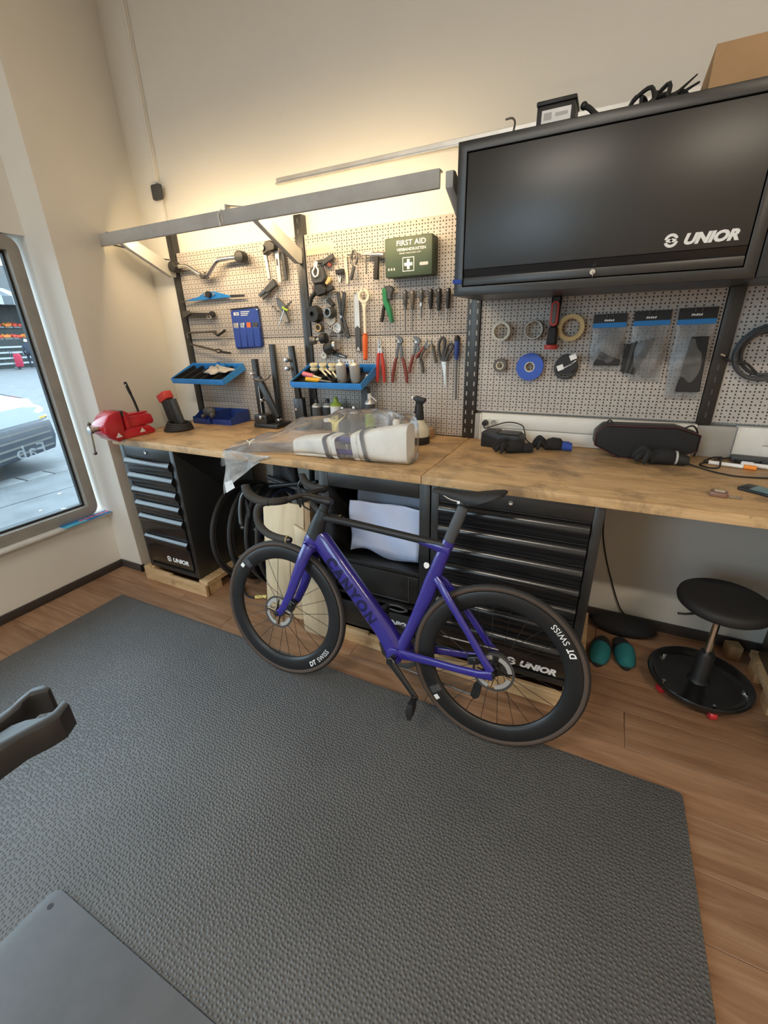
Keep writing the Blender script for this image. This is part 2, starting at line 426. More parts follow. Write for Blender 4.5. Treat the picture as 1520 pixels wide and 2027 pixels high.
def text2d(s, size=1.0, bold=0.0, shear=0.0, spacing=1.0):
    """flat text outline as (points, faces); x from 0, cap height scaled to size"""
    cu = bpy.data.curves.new('lettering', 'FONT'); cu.body = s; cu.size = 1.0; cu.offset = bold; cu.shear = shear
    cu.space_character = spacing; cu.resolution_u = 3
    ob = bpy.data.objects.new('lettering', cu); COL.objects.link(ob)
    dg = bpy.context.evaluated_depsgraph_get()
    me = bpy.data.meshes.new_from_object(ob.evaluated_get(dg))
    pts = [(v.co.x, v.co.y) for v in me.vertices]; fs = [tuple(p.vertices) for p in me.polygons]
    bpy.data.objects.remove(ob); bpy.data.curves.remove(cu); bpy.data.meshes.remove(me)
    x0 = min(p[0] for p in pts); y0 = min(p[1] for p in pts); y1 = max(p[1] for p in pts)
    k = size/(y1-y0)
    return [((p[0]-x0)*k, (p[1]-y0)*k) for p in pts], fs
def slice_flat(pts, fs, n):
    """cut a flat outline into n level bands so that it can follow a curved surface"""
    bm = bmesh.new(); vs = [bm.verts.new((a, b, 0)) for a, b in pts]
    for f_ in fs:
        try: bm.faces.new([vs[i] for i in f_])
        except ValueError: pass
    h = max(b for a, b in pts)
    for k in range(1, n):
        bmesh.ops.bisect_plane(bm, geom=bm.verts[:]+bm.edges[:]+bm.faces[:], plane_co=(0, h*k/n, 0), plane_no=(0, 1, 0))
    bm.verts.index_update(); p = [(v.co.x, v.co.y) for v in bm.verts]; f2 = [tuple(v.index for v in f_.verts) for f_ in bm.faces]
    bm.free(); return p, f2
def text_mb(s, size, o, U, Vv, bold=0.0, shear=0.0, spacing=1.0, width=None):
    pts, fs = text2d(s, size, bold, shear, spacing); U, Vv, o = Vector(U), Vector(Vv), Vector(o)
    if width:
        k = width/max(p[0] for p in pts); pts = [(a*k, b) for a, b in pts]
    return MB().add([o+U*a+Vv*b for a, b in pts], fs)
def arc(cx, cy, r, a0, a1, n): return [(cx+r*math.cos(a0+(a1-a0)*i/n), cy+r*math.sin(a0+(a1-a0)*i/n)) for i in range(n+1)]
def rrect(x0, x1, y0, y1, r, n=4):
    return arc(x1-r, y0+r, r, -PI/2, 0, n)+arc(x1-r, y1-r, r, 0, PI/2, n)+arc(x0+r, y1-r, r, PI/2, PI, n)+arc(x0+r, y0+r, r, PI, 1.5*PI, n)
def catmull(pts, k=6):
    pts = [Vector(p) for p in pts]; out = []
    for i in range(len(pts)-1):
        a = pts[max(i-1, 0)]; b = pts[i]; c = pts[i+1]; d = pts[min(i+2, len(pts)-1)]
        for j in range(k):
            t = j/k
            out.append(0.5*((2*b)+(c-a)*t+(2*a-5*b+4*c-d)*t*t+(3*b-a-3*c+d)*t**3))
    out.append(pts[-1]); return out
# ================================================================ the room
YW, YP = 2.385, 2.347          # back wall, front of the pegboards
BT, BF = 0.998, 1.604          # worktop height, worktop front
fl = struct('floor', MB().box(-3.05, 3.5, -3.5, YW, -0.12, -0.012), 'floor_wood')
row = 0; y = -0.8
while y < YW-0.01:
    y1 = min(y+0.192, YW); x = -3.03 - (row*0.47 % 1.28)
    while x < 2.4:
        a, b = max(x, -3.03), min(x+1.28, 2.4)
        if b-a > 0.05:
            mb = MB().box(a+0.0008, b-0.0008, y+0.0008, y1-0.0008, -0.0119, 0.0)
            me = mb.mesh('plank', 'floor_wood', 0.0012, 1); link('plank', me, fl)
        x += 1.28
    y += 0.192; row += 1
struct('wall_back', MB().box(-2.99, 3.5, YW, 2.55, -0.1, 3.8), 'wall_paint')
struct('trim_1', MB().box(-2.975, -2.735, 2.363, YW-0.0002, 0, 3.8), 'trim_paint', bevel=0.004)
struct('trim_2', MB().box(-2.755, -2.735, 2.356, 2.3628, 2.47, 3.8), 'trim_paint', bevel=0.002)
struct('wall_right', MB().box(3.5, 3.6, -3.5, 2.55, -0.1, 3.8), 'wall_paint')
struct('wall_front', MB().box(-1.3, 3.6, -3.6, -3.5, -0.1, 3.8).box(-3.3, -3.0, -3.6, -3.5, -0.1, 3.8).box(-3.0, -1.3, -3.6, -3.5, 3.25, 3.8).box(-3.0, -1.3, -3.6, -3.5, -0.1, 0.9), 'wall_paint')
w2 = link('window_2', None); w2['kind'] = 'structure'
part(w2, 'window_frame', MB().box(-3.0, -2.93, -3.59, -3.52, 0.9005, 3.2495).box(-1.37, -1.3, -3.59, -3.52, 0.9005, 3.2495).box(-2.9299, -1.3701, -3.59, -3.52, 3.18, 3.2495).box(-2.9299, -1.3701, -3.59, -3.52, 0.9005, 0.97), 'frame_grey', bevel=0.003)
part(w2, 'pane', MB().box(-2.935, -1.365, -3.558, -3.552, 0.965, 3.185), 'window_glass')
struct('ceiling', MB().box(-3.4, 3.6, -3.6, 2.55, 3.8, 3.9), 'ceiling_paint')
# window wall: pier beside the bench, parapet below the window, lintel above
pier = [(-3.34, 1.645), (-2.80, 1.645), (-2.972, 2.40), (-3.34, 2.55)]
struct('wall_left', MB().prism(pier, -0.1, 3.8, U=(1, 0, 0), Vv=(0, 1, 0), Wv=(0, 0, 1)), 'wall_paint', bevel=0.006)
struct('wall_left_below', MB().box(-3.34, -3.03, -3.5, 1.6448, -0.1, 0.425), 'wall_paint')
struct('wall_left_above', MB().box(-3.34, -3.03, -3.5, 1.6448, 2.105, 3.8), 'wall_paint')
struct('wall_left_beyond', MB().box(-3.34, -3.03, -3.5, -1.8, 0.425, 2.105), 'wall_paint')
struct('baseboard_left', MB().box(-3.0298, -3.015, -3.5, 1.644, 0, 0.055), 'baseboard_brown', bevel=0.003)
struct('baseboard_pier', MB().box(-3.015, -2.792, 1.632, 1.6448, 0, 0.055).box(-2.805, -2.792, 1.632, 1.66, 0, 0.055), 'baseboard_brown', bevel=0.003)
struct('baseboard_back', MB().box(-2.73, 3.5, 2.370, YW-0.0002, 0, 0.06), 'baseboard_brown', bevel=0.003)
# window
w = link('window_1', None); w['kind'] = 'structure'
def ring_frame(x0, x1, yo0, yo1, zo0, zo1, yi0, yi1, zi0, zi1, ro, ri):
    o = rrect(yo0, yo1, zo0, zo1, ro, 5); i = rrect(yi0, yi1, zi0, zi1, ri, 5); n = len(o)
    rings = [[V(x0, *p) for p in o], [V(x1, *p) for p in o], [V(x1, *p) for p in i], [V(x0, *p) for p in i]]
    return MB().loft([[r_[k] for r_ in rings] for k in range(n)], closed=True)
part(w, 'window_frame', ring_frame(-3.13, -3.035, -1.78, 1.60, 0.445, 2.10, -1.70, 1.535, 0.515, 2.025, 0.07, 0.004), 'frame_grey', bevel=0.004)
part(w, 'gasket', ring_frame(-3.10, -3.072, -1.701, 1.536, 0.514, 2.026, -1.688, 1.522, 0.528, 2.012, 0.004, 0.003), 'gasket_black')
part(w, 'pane', MB().box(-3.088, -3.082, -1.695, 1.529, 0.521, 2.019), 'window_glass')
part(w, 'window_sill', MB().box(-3.20, -2.985, -1.8, 1.644, 0.4252, 0.444), 'sill_white', bevel=0.004)
# mirror-written shop lettering on the outside of the pane
part(w, 'lettering', text_mb('Fab', 0.078, (-3.0895, 1.425, 0.905), (0, -1, 0), (0, 0, 1), 0.005, spacing=1.1), 'white_vinyl')
lf = thing('leaflet', 'blue leaflet with red lettering lying on the white window sill', 'leaflet', (-3.065, 1.50, 0.446), R(0))
part(lf, 'sheet', MB().box(0.031, 0.105, -0.17, 0.135, 0, 0.003), 'blue_print')
part(lf, 'cyan_band', MB().box(0.065, 0.1052, -0.1702, -0.03, 0.0005, 0.0036), 'cyan_print')
for i in range(6): part(lf, 'print_block', MB().box(0.050+0.004*(i % 2), 0.080, -0.085+0.034*i+0.022, -0.058+0.034*i+0.022, 0.0038, 0.0044), 'pink_print')
one('power_sensor', 'small dark rounded sensor box on the wall above the lamp bar', 'sensor',
    MB().prism(rrect(-0.042, 0.042, -0.042, 0.042, 0.014), 0, 0.02, Wv=(0, -1, 0)), 'dark_grey', (-2.738, 2.3552, 2.415), bevel=0.004)
one('sensor_cable', 'thin white cable running down from the dark sensor box', 'cable',
    MB().tube([(-2.722, 2.358, 2.37), (-2.716, 2.357, 2.30), (-2.71, 2.357, 2.16), (-2.708, 2.357, 2.09)], 0.0025, 6), 'white_plastic')

# lamps of the room, above and behind the picture
pm('lamp_diffuser', (0.9, 0.9, 0.88), 0.5, emit=(1.0, 0.93, 0.82), es=6.0)
def ceiling_lamp(x, y, power, col, lbl):
    t = thing('ceiling_lamp', lbl, 'lamp', (x, y, 3.72), group='ceiling lamps')
    part(t, 'housing', MB().box(-0.62, 0.62, -0.1, 0.1, 0.02, 0.0795), 'white_plastic', bevel=0.005)
    part(t, 'diffuser', MB().box(-0.6, 0.6, -0.085, 0.085, 0.0, 0.0195), 'lamp_diffuser')
    area('lamp_light', (x, y, 3.715), (0, 0, 0), 1.2, 0.16, power, col)
ceiling_lamp(-1.0, -1.3, 48, (1.0, 0.90, 0.76), 'long white ceiling lamp over the rubber mat')
ceiling_lamp(1.7, -1.3, 52, (1.0, 0.86, 0.68), 'long white ceiling lamp over the plank floor')
# ================================================================ bench, posts, pegboards, lamp bar
def worktop(x0, x1, label):
    t = thing('worktop', label, 'worktop', ((x0+x1)/2, (BF+YP)/2, BT-0.037))
    h = (x1-x0)/2; d = (YP-BF)/2
    part(t, 'board', MB().box(-h, h, -d, d, 0, 0.037), 'bench_wood', bevel=0.0025)
    return t
worktop(-2.684, -0.6335, 'long worn wooden worktop carrying the red vise and bagged frame')
wt2 = worktop(-0.6305, 1.75, 'stained wooden worktop carrying the black speaker and gloves')
part(wt2, 'screw_cap', MB().cyl((-0.85, -0.3725, 0.012), (-0.85, -0.376, 0.012), 0.006, n=10), 'white_plastic')

def post(x, z0, z1, label, wid=0.052):
    t = thing('slotted_post', label, 'post', (x, YP, z0), group='slotted wall posts')
    h = z1-z0
    part(t, 'channel', MB().box(-wid/2, wid/2, -0.012, 0.0355, 0, h), 'black_metal', bevel=0.002)
    sl = MB()
    z = 0.03
    while z < h-0.03:
        for s in ((-1, 1) if wid > 0.06 else (0,)):
            sl.box(s*0.019-0.003, s*0.019+0.003, -0.0126, -0.0119, z, z+0.022)
        z += 0.05
    o = part(t, 'slots', sl, 'grey_plastic' if wid > 0.06 else 'dark_grey'); o['kind'] = 'stuff'
    return t
post(-2.702, BT+0.001, 2.19, 'black slotted post at the window end of the pegboards')
post(-1.670, BT+0.001, 2.17, 'black slotted post behind the second blue tray')
post(-0.642, BT+0.001, 2.10, 'wide black slotted double post above the worktop joint', 0.066)
post(0.420, 1.1412, 2.10, 'black slotted post beside the largest zip bag')
post(1.47, 1.1412, 2.10, 'black slotted post beyond the coiled hose')

def pegpanel(x0, x1, z0, z1, label):
    t = thing('pegboard', label, 'pegboard', (0, 0, 0), group='perforated pegboard panels')
    mb = MB().box(x0, x1, YP, YP+0.012, z0, z1)
    part(t, 'perforated_sheet', mb, 'pegboard', bevel=0.003)
    for za in (z0+0.02, z1-0.05):
        part(t, 'back_rib', MB().box(x0+0.05, x1-0.05, YP+0.0122, YW-0.001, za, za+0.03), 'grey_plastic')
    return t
pegpanel(-2.674, -1.698, 1.542, 2.072, 'upper pegboard panel holding the blue tool pouch')
pegpanel(-2.674, -1.698, BT+0.004, 1.538, 'lower pegboard panel behind the truing stand and first blue tray')
pegpanel(-1.642, -0.677, 1.542, 2.072, 'upper pegboard panel holding the first aid box')
pegpanel(-1.642, -0.677, BT+0.004, 1.538, 'lower pegboard panel behind the red pliers and second tray')
pegpanel(-0.607, 0.392, 1.150, 1.98, 'pegboard panel under the wall cabinet holding tapes and zip bags')
pegpanel(0.448, 1.44, 1.150, 1.98, 'pegboard panel at the right edge behind the coiled hose')

# lamp bar with its arms
lb = thing('lamp_bar', 'long grey sheet metal lamp bar mounted above the pegboards', 'lamp', (-1.83, 2.34, 1.98))
def barseg(xa, xb):
    prof = [(-0.365, 0.168), (-0.365, 0.104), (-0.357, 0.100), (-0.349, 0.104), (-0.349, 0.160), (-0.325, 0.160), (-0.325, 0.168)]
    return MB().prism(prof, xa, xb, U=(0, 1, 0), Vv=(0, 0, 1), Wv=(1, 0, 0))
part(lb, 'bar_segment', barseg(-1.045, -0.0415), 'lamp_grey', bevel=0.001, seg=1)
part(lb, 'bar_segment', barseg(-0.0385, 1.12), 'lamp_grey', bevel=0.001, seg=1)
for xa in (-0.872, 0.16, 1.16):
    pr = [(0.0, 0.015), (-0.012, -0.05), (-0.05, -0.05), (-0.36, 0.10), (-0.36, 0.155), (-0.33, 0.159)]
    part(lb, 'arm', MB().prism(pr, xa-0.016, xa+0.016, U=(0, 1, 0), Vv=(0, 0, 1), Wv=(1, 0, 0)), 'lamp_grey', bevel=0.002, seg=1)
part(lb, 'end_clip', MB().obox((-1.01, -0.31, 0.174), (0.05, 0.03, 0.014), (0, R(8), 0)), 'dark_grey', bevel=0.002)
part(lb, 'joint_clip', MB().obox((0.02, -0.30, 0.186), (0.13, 0.05, 0.004), (0, R(10), 0)).box(-0.05, -0.04, -0.33, -0.25, 0.165, 0.20), 'lamp_grey')
part(lb, 'led_connector', MB().tube(catmull([(-0.045, -0.36, 0.172), (-0.06, -0.372, 0.15), (-0.058, -0.373, 0.12), (-0.055, -0.372, 0.105)], 5), 0.004, 6).sphere((-0.055, -0.373, 0.108), (0.007, 0.007, 0.011)), 'white_plastic')
pm('led_warm', (1.0, 0.85, 0.6), 0.5, emit=(1.0, 0.72, 0.36), es=22.0)
part(lb, 'led_strip', MB().box(-1.03, 1.1, -0.3488, -0.345, 0.125, 0.135), 'led_warm')
part(lb, 'cable', MB().tube(catmull([(-0.98, -0.345, 0.11), (-0.92, -0.22, 0.085), (-0.9, -0.1, 0.06), (-0.885, -0.02, 0.055)], 5), 0.004, 6), 'black_rubber')
area('lamp_bar_light', (-1.72, 2.002, 2.115), (R(62), 0, 0), 1.85, 0.03, 9.5, (1.0, 0.74, 0.43))

wr = one('mounting_rail', 'pale aluminium rail fixed to the wall above the lamp bar', 'rail',
    MB().prism([(0, 0), (-0.02, 0), (-0.02, 0.004), (-0.004, 0.010), (-0.004, 0.03), (0, 0.03)], -1.82, 0.75, U=(0, 1, 0), Vv=(0, 0, 1), Wv=(1, 0, 0)).cyl((-1.79, -0.0205, 0.002), (-1.79, -0.001, 0.002), 0.004), 'aluminium', (0, YW-0.0005, 2.334))

# cable trunking above the right worktop
def trunk(x0, x1, label, sockets):
    t = thing('cable_trunking', label, 'trunking', (x0, YW, BT+0.0008))
    L = x1-x0; zt = 0.142
    part(t, 'duct', MB().box(0, L, -0.065, -0.001, 0, zt), 'white_plastic', bevel=0.004)
    part(t, 'cover_strip', MB().box(0.10, L-0.03, -0.0675, -0.0649, 0.018, 0.066), 'white_plastic', bevel=0.001)
    part(t, 'cover_strip', MB().box(0.10, L-0.03, -0.0675, -0.0649, 0.071, 0.124), 'white_plastic', bevel=0.001)
    part(t, 'cover_seam', MB().box(0.098, L-0.03, -0.0662, -0.0648, 0.0665, 0.0705), 'grey_plastic')
    part(t, 'end_cap', MB().box(0, 0.006, -0.0695, -0.06, 0, zt), 'white_plastic', bevel=0.001)
    for i in range(sockets):
        cx = 0.032+i*0.043
        s = part(t, 'socket', MB().prism(rrect(cx-0.02, cx+0.02, 0.072, 0.118, 0.004), -0.064, -0.069), 'white_plastic', bevel=0.001)
        part(s, 'socket_well', MB().lathe([(0.0165, 0), (0.0165, 0.0012), (0.0145, 0.0012), (0.013, 0.0002), (0.0, 0.0002)], 20, (cx, -0.069, 0.095), (0, -1, 0)), 'grey_plastic')
    return t
tr1 = trunk(-0.575, 0.40, 'white cable trunking with two sockets behind the black speaker', 2)
part(tr1, 'plug', MB().lathe([(0.0, -0.03), (0.013, -0.03), (0.015, -0.02), (0.015, -0.0)], 16, (0.032, -0.0705, 0.095), (0, 1, 0)), 'black_plastic')
trunk(0.545, 1.7, 'white cable trunking at the right end of the worktop', 0)
for x0, x1, lab in ((-0.605, -0.5765, 'grey trunking end piece beside the double post'), (0.4015, 0.5435, 'grey trunking joint behind the speaker corner')):
    one('trunking_joint', lab, 'trunking', MB().box(x0, x1, YW-0.058, YW-0.001, BT+0.0008, BT+0.139), 'grey_plastic', bevel=0.003)

# ---------------------------------------------------------------- unior lettering and emblem
def emblem(o, U, Vv, s):
    """round emblem: two interlocking half arcs, s = height"""
    mb = MB(); r1, r0 = s*0.5, s*0.29
    def band(a0, a1, n=10):
        pts = arc(0, 0, r1, a0, a1, n)+arc(0, 0, r0, a1, a0, n)
        mb.add([Vector(o)+Vector(U)*a+Vector(Vv)*b for a, b in pts], [tuple(range(len(pts)))])
    for k in range(2):
        b = PI*k
        for i in range(8):
            a0 = b+R(20)+R(150)*i/8; a1 = b+R(20)+R(150)*(i+1)/8
            pts = [(r1*math.cos(a0), r1*math.sin(a0)), (r1*math.cos(a1), r1*math.sin(a1)), (r0*math.cos(a1), r0*math.sin(a1)), (r0*math.cos(a0), r0*math.sin(a0))]
            mb.add([Vector(o)+Vector(U)*p+Vector(Vv)*q for p, q in pts], [(0, 1, 2, 3)])
        sg = 1 if k == 0 else -1
        pts = [(sg*s*0.08, sg*s*0.16), (sg*s*0.42, sg*s*0.02), (sg*s*0.16, sg*s*-0.14), (sg*-s*0.14, sg*-s*0.02)]
        mb.add([Vector(o)+Vector(U)*p+Vector(Vv)*q for p, q in pts], [(0, 1, 2, 3)])
    return mb
def brand(parent, o, width, U=(1, 0, 0), Vv=(0, 0, 1)):
    """emblem + UNIOR, o = lower left corner in the parent's frame"""
    h = width*0.16; o = Vector(o)
    part(parent, 'emblem', emblem(o+Vector(U)*h*0.62+Vector(Vv)*h*0.5, U, Vv, h*1.25), 'print_white')
    part(parent, 'lettering', text_mb('UNIOR', h*1.02, o+Vector(U)*h*1.75, U, Vv, 0.06, 0.25, 1.0, width-h*1.75), 'print_white')

# ---------------------------------------------------------------- wall cabinets
def wall_cabinet(x0, x1, label, full=True):
    yf = 1.896; z0, z1 = 1.685, 2.19
    t = thing('wall_cabinet', label, 'cabinet', ((x0+x1)/2, YP-0.014, z0)); h = (x1-x0)/2; d = YP-0.014-yf; H = z1-z0
    body = MB().box(-h, h, -d+0.02, -0.0, 0, 0.02).box(-h, h, -d+0.02, 0, H-0.02, H).box(-h, -h+0.02, -d+0.02, 0, 0.0201, H-0.0201).box(h-0.02, h, -d+0.02, 0, 0.0201, H-0.0201).box(-h+0.02, h-0.02, -0.01, 0, 0.0201, H-0.0201)
    part(t, 'body', body, 'black_metal', bevel=0.002, seg=1)
    part(t, 'face_frame', ring_y(-d, -d+0.0199, -h, h, 0, H, -h+0.034, h-0.034, 0.032, H-0.034), 'black_metal', bevel=0.0025)
    dr = part(t, 'flip_door', MB().box(-h+0.037, h-0.037, -d+0.004, -d+0.0195, 0.093, H-0.037), 'black_metal', bevel=0.002)
    part(dr, 'finger_groove', MB().prism([(-d+0.015, 0.066), (-d+0.0195, 0.066), (-d+0.0195, 0.092), (-d+0.006, 0.092)], -h+0.037, h-0.037, U=(0, 1, 0), Vv=(0, 0, 1), Wv=(1, 0, 0)), 'black_gloss')
    part(dr, 'lower_rail', MB().box(-h+0.037, h-0.037, -d+0.002, -d+0.0195, 0.035, 0.065), 'black_metal', bevel=0.003)
    lk = part(t, 'lock', MB().lathe([(0.0, 0.012), (0.009, 0.012), (0.011, 0.009), (0.011, 0)], 16, (0.02, -d+0.002, 0.05), (0, -1, 0)), 'chrome')
    part(lk, 'key', MB().obox((0.02, -d-0.018, 0.048), (0.003, 0.018, 0.014)).torus((0.023, -d-0.026, 0.04), (1, 0, 0), 0.008, 0.0015, 14, 5), 'steel')
    if full: brand(t, (0.106-(x0+x1)/2, -d+0.0036, 1.794-z0), 0.203)
    return t
def ring_y(y0, y1, xo0, xo1, zo0, zo1, xi0, xi1, zi0, zi1):
    o = [(xo0, zo0), (xo1, zo0), (xo1, zo1), (xo0, zo1)]; i = [(xi0, zi0), (xi1, zi0), (xi1, zi1), (xi0, zi1)]
    rings = []
    for k in range(4):
        rings.append([V(o[k][0], y0, o[k][1]), V(o[k][0], y1, o[k][1]), V(i[k][0], y1, i[k][1]), V(i[k][0], y0, i[k][1])])
    return MB().loft(rings, closed=True)
wall_cabinet(-0.61, 0.374, 'black metal wall cabinet with flip door and white UNIOR lettering')
wall_cabinet(0.377, 1.36, 'black metal wall cabinet cut off by the picture edge', False)
one('cabinet_tag', 'small blue tag hanging at the lower corner of the wall cabinet', 'tag',
    MB().prism(rrect(-0.019, 0.019, -0.008, 0.008, 0.003), 0, 0.004, Wv=(0, -1, 0)), 'blue_cloth', (-0.596, 1.8955, 1.737), rot=(0, R(6), 0), bevel=0.001)

# ---------------------------------------------------------------- drawer cabinets under the bench
def drawer_front(x0, x1, z0, z1, y):
    """front with a rounded grip lip along its top edge"""
    H = z1-z0; pr = [(0.0, 0.0)]
    lip = 0.030 if H > 0.06 else H*0.45
    pr = [(0.012, 0.0), (-0.004, 0.0), (-0.006, 0.002), (-0.006, H-lip-0.012)]
    pr[-1] = (-0.006, H-0.062); rr = 0.036
    for k in range(10):
        a = R(-42)+R(112)*k/9
        pr.append((0.0115-rr*math.cos(a), H-0.0345+rr*math.sin(a)*0.9))
    pr += [(0.012, H-0.003)]
    return MB().prism([(y+a, z0+b) for a, b in pr], x0, x1, U=(0, 1, 0), Vv=(0, 0, 1), Wv=(1, 0, 0))
def drawer_cabinet(x0, x1, zb, heights, label, lock_x, logo, depth=0.60):
    yf = 1.622; zt = BT-0.0375
    t = thing('drawer_cabinet', label, 'cabinet', ((x0+x1)/2, yf, zb)); h = (x1-x0)/2; H = zt-zb
    body = MB().box(-h, -h+0.036, 0, depth, 0, H).box(h-0.036, h, 0, depth, 0, H).box(-h+0.0361, h-0.0361, 0, depth, H-0.068, H).box(-h+0.0361, h-0.0361, 0, depth, 0, 0.03).box(-h+0.0361, h-0.0361, depth-0.02, depth, 0.0301, H-0.0681).box(-h+0.0361, h-0.0361, 0.02, 0.03, 0.0301, H-0.0681)
    part(t, 'body', body, 'black_metal', bevel=0.003)
    z = H-0.072
    for i, q in enumerate(heights):
        dr = part(t, 'drawer', drawer_front(-h+0.040, h-0.040, z-q+0.005, z, 0.0), 'black_gloss' , smooth=50)
        part(dr, 'edge_trim', MB().box(-h+0.040, h-0.040, -0.004, 0.004, z+0.0003, z+0.002), 'dark_steel')
        z -= q
    lk = part(t, 'lock', MB().lathe([(0.0, 0.004), (0.005, 0.006), (0.009, 0.006), (0.010, 0.004), (0.010, 0)], 16, (lock_x, -0.0002, H-0.034), (0, -1, 0)), 'chrome')
    if logo: brand(t, (logo[0]-(x0+x1)/2, -0.0068, logo[1]-zb), logo[2])
    return t
drawer_cabinet(-2.652, -2.172, 0.10, (0.094, 0.094, 0.094, 0.094, 0.15, 0.215), 'black six-drawer cabinet with UNIOR lettering standing nearest the window', 0.0, (-2.45, 0.185, 0.205))
drawer_cabinet(-0.592, 0.072, 0.10, (0.092, 0.092, 0.092, 0.092, 0.092, 0.12, 0.165), 'wide black drawer cabinet behind the rear bicycle wheel', 0.0, (-0.215, 0.152, 0.215))
drawer_cabinet(0.845, 1.445, 0.10, (0.094, 0.094, 0.094, 0.094, 0.15, 0.215), 'black drawer cabinet beyond the stool at the picture edge', 0.0, None)

# open cabinet between them
def open_cabinet():
    x0, x1, yf, zb = -1.165, -0.597, 1.622, 0.10; zt = BT-0.0375
    t = thing('open_cabinet', 'black open-fronted cabinet holding papers behind the bicycle', 'cabinet', ((x0+x1)/2, yf, zb)); h = (x1-x0)/2; H = zt-zb; d = 0.60
    part(t, 'body', MB().box(-h, -h+0.05, 0, d, 0, H).box(h-0.05, h, 0, d, 0, H).box(-h+0.0501, h-0.0501, 0, d, H-0.075, H).box(-h+0.0501, h-0.0501, 0, d, 0, 0.04).box(-h+0.0501, h-0.0501, d-0.02, d, 0.0401, H-0.0751), 'black_metal', bevel=0.003)
    part(t, 'shelf', MB().box(-h+0.0502, h-0.0502, 0.005, d-0.0205, 0.385, 0.405), 'black_metal', bevel=0.002)
    dr = part(t, 'drawer', MB().box(-h+0.053, h-0.053, 0.003, 0.02, 0.23, 0.381), 'black_metal', bevel=0.003)
    part(dr, 'edge_trim', MB().box(-h+0.08, h-0.10, -0.0005, 0.0035, 0.232, 0.2375).box(h-0.105, h-0.10, -0.0005, 0.0035, 0.238, 0.375), 'dark_grey')
    part(t, 'shelf', MB().box(-h+0.0502, h-0.0502, 0.005, d-0.0205, 0.19, 0.205), 'black_metal', bevel=0.002)
    brand(t, (-0.005, 0.0-0.0006, 0.075), 0.20)
    part(t, 'kick_plate', MB().box(-h+0.0502, h-0.0502, 0.0, 0.012, 0.0401, 0.150), 'black_metal', bevel=0.002)
open_cabinet()
def paper(name, label, mat, loc, w, h, tilt, seed, rz=0, curl=0.02):
    rnd = random.Random(seed); a = [rnd.uniform(-1, 1) for _ in range(8)]
    def fn(u, v):
        x = (u-0.5)*w; z = v*h
        y = curl*(0.5*math.sin(u*4+a[0])+0.4*math.sin(v*5+u*3+a[1]))+0.35*curl*math.sin(11*u+7*v+a[2])
        zz = z+0.018*math.sin(u*7+a[3])*(1-v)
        return V(x, y+zz*math.sin(tilt), zz*math.cos(tilt))
    mb = MB().sheet(fn, 22, 16)
    o = one(name, label, 'paper', mb, mat, loc, rz)
    md = o.modifiers.new('thickness', 'SOLIDIFY'); md.thickness = 0.0015
    return o
paper('paper_sheet', 'large crumpled pale blue paper sheet hanging in the open cabinet', 'paper_blue', (-0.853, 1.672, 0.530), 0.375, 0.27, 0.10, 3, 0, 0.02)
paper('grey_envelope', 'dark grey plastic envelope standing behind the pale blue paper', 'paper_grey', (-0.835, 1.725, 0.53), 0.36, 0.335, 0.06, 8, 0, 0.02)
# cables lying in the open cabinet's foot
one('cable_loop', 'grey cable loop lying low in the open cabinet', 'cable', MB().tube(catmull([(-0.86, 1.612, 0.25), (-0.82, 1.60, 0.30), (-0.76, 1.60, 0.315), (-0.70, 1.605, 0.30), (-0.74, 1.60, 0.285), (-0.82, 1.598, 0.285), (-0.845, 1.60, 0.22), (-0.83, 1.60, 0.16)], 5), 0.005, 6), 'dark_grey')

# pallets
def pallet(x0, x1, y0, y1, label, steps=True):
    t = thing('pallet', label, 'pallet', (x0, y0, 0), group='wooden pallet blocks under the cabinets'); L = x1-x0; D = y1-y0
    pr = [(0, 0.0), (L, 0), (L, 0.082), (L*0.46, 0.080), (L*0.455, 0.092), (0.06, 0.090), (0.055, 0.0995), (0, 0.0995)] if steps else [(0, 0), (L, 0), (L, 0.0995), (0, 0.0995)]
    part(t, 'front_board', MB().prism(pr, 0, 0.022), 'pallet_wood', bevel=0.002, seg=1)
    for xx in (0.0, L-0.075):
        part(t, 'stringer', MB().box(xx, xx+0.075, 0.0222, D, 0.065, 0.0995), 'pallet_wood', bevel=0.002, seg=1)
        for yy in (0.04, D*0.5, D-0.12):
            part(t, 'block', MB().box(xx+0.004, xx+0.071, yy, yy+0.1, 0, 0.0648), 'pallet_wood', bevel=0.002, seg=1)
    return t
pallet(-2.69, -2.105, 1.590, 2.25, 'wooden pallet under the drawer cabinet nearest the window')
pallet(-1.20, -0.60, 1.600, 2.25, 'wooden pallet under the open cabinet')
pallet(-0.59, 0.11, 1.595, 2.25, 'wooden pallet under the wide drawer cabinet')
pallet(0.825, 1.525, 1.60, 2.25, 'wooden pallet beyond the stool', False)
one('wood_block', 'small brown wood block on the floor behind the stool', 'block', MB().box(-0.03, 0.03, -0.03, 0.03, 0, 0.075), 'board_wood', (0.775, 2.30, 0.0), R(12), bevel=0.003)

# rubber mat
mt = MB().prism(rrect(-2.645, 0.469, -1.6, 1.375, 0.02), 0.0003, 0.012, U=(1, 0, 0), Vv=(0, 1, 0), Wv=(0, 0, 1))
one('rubber_mat', 'large dark grey dimpled rubber mat covering the floor', 'mat', mt, 'mat_rubber', bevel=0.004)
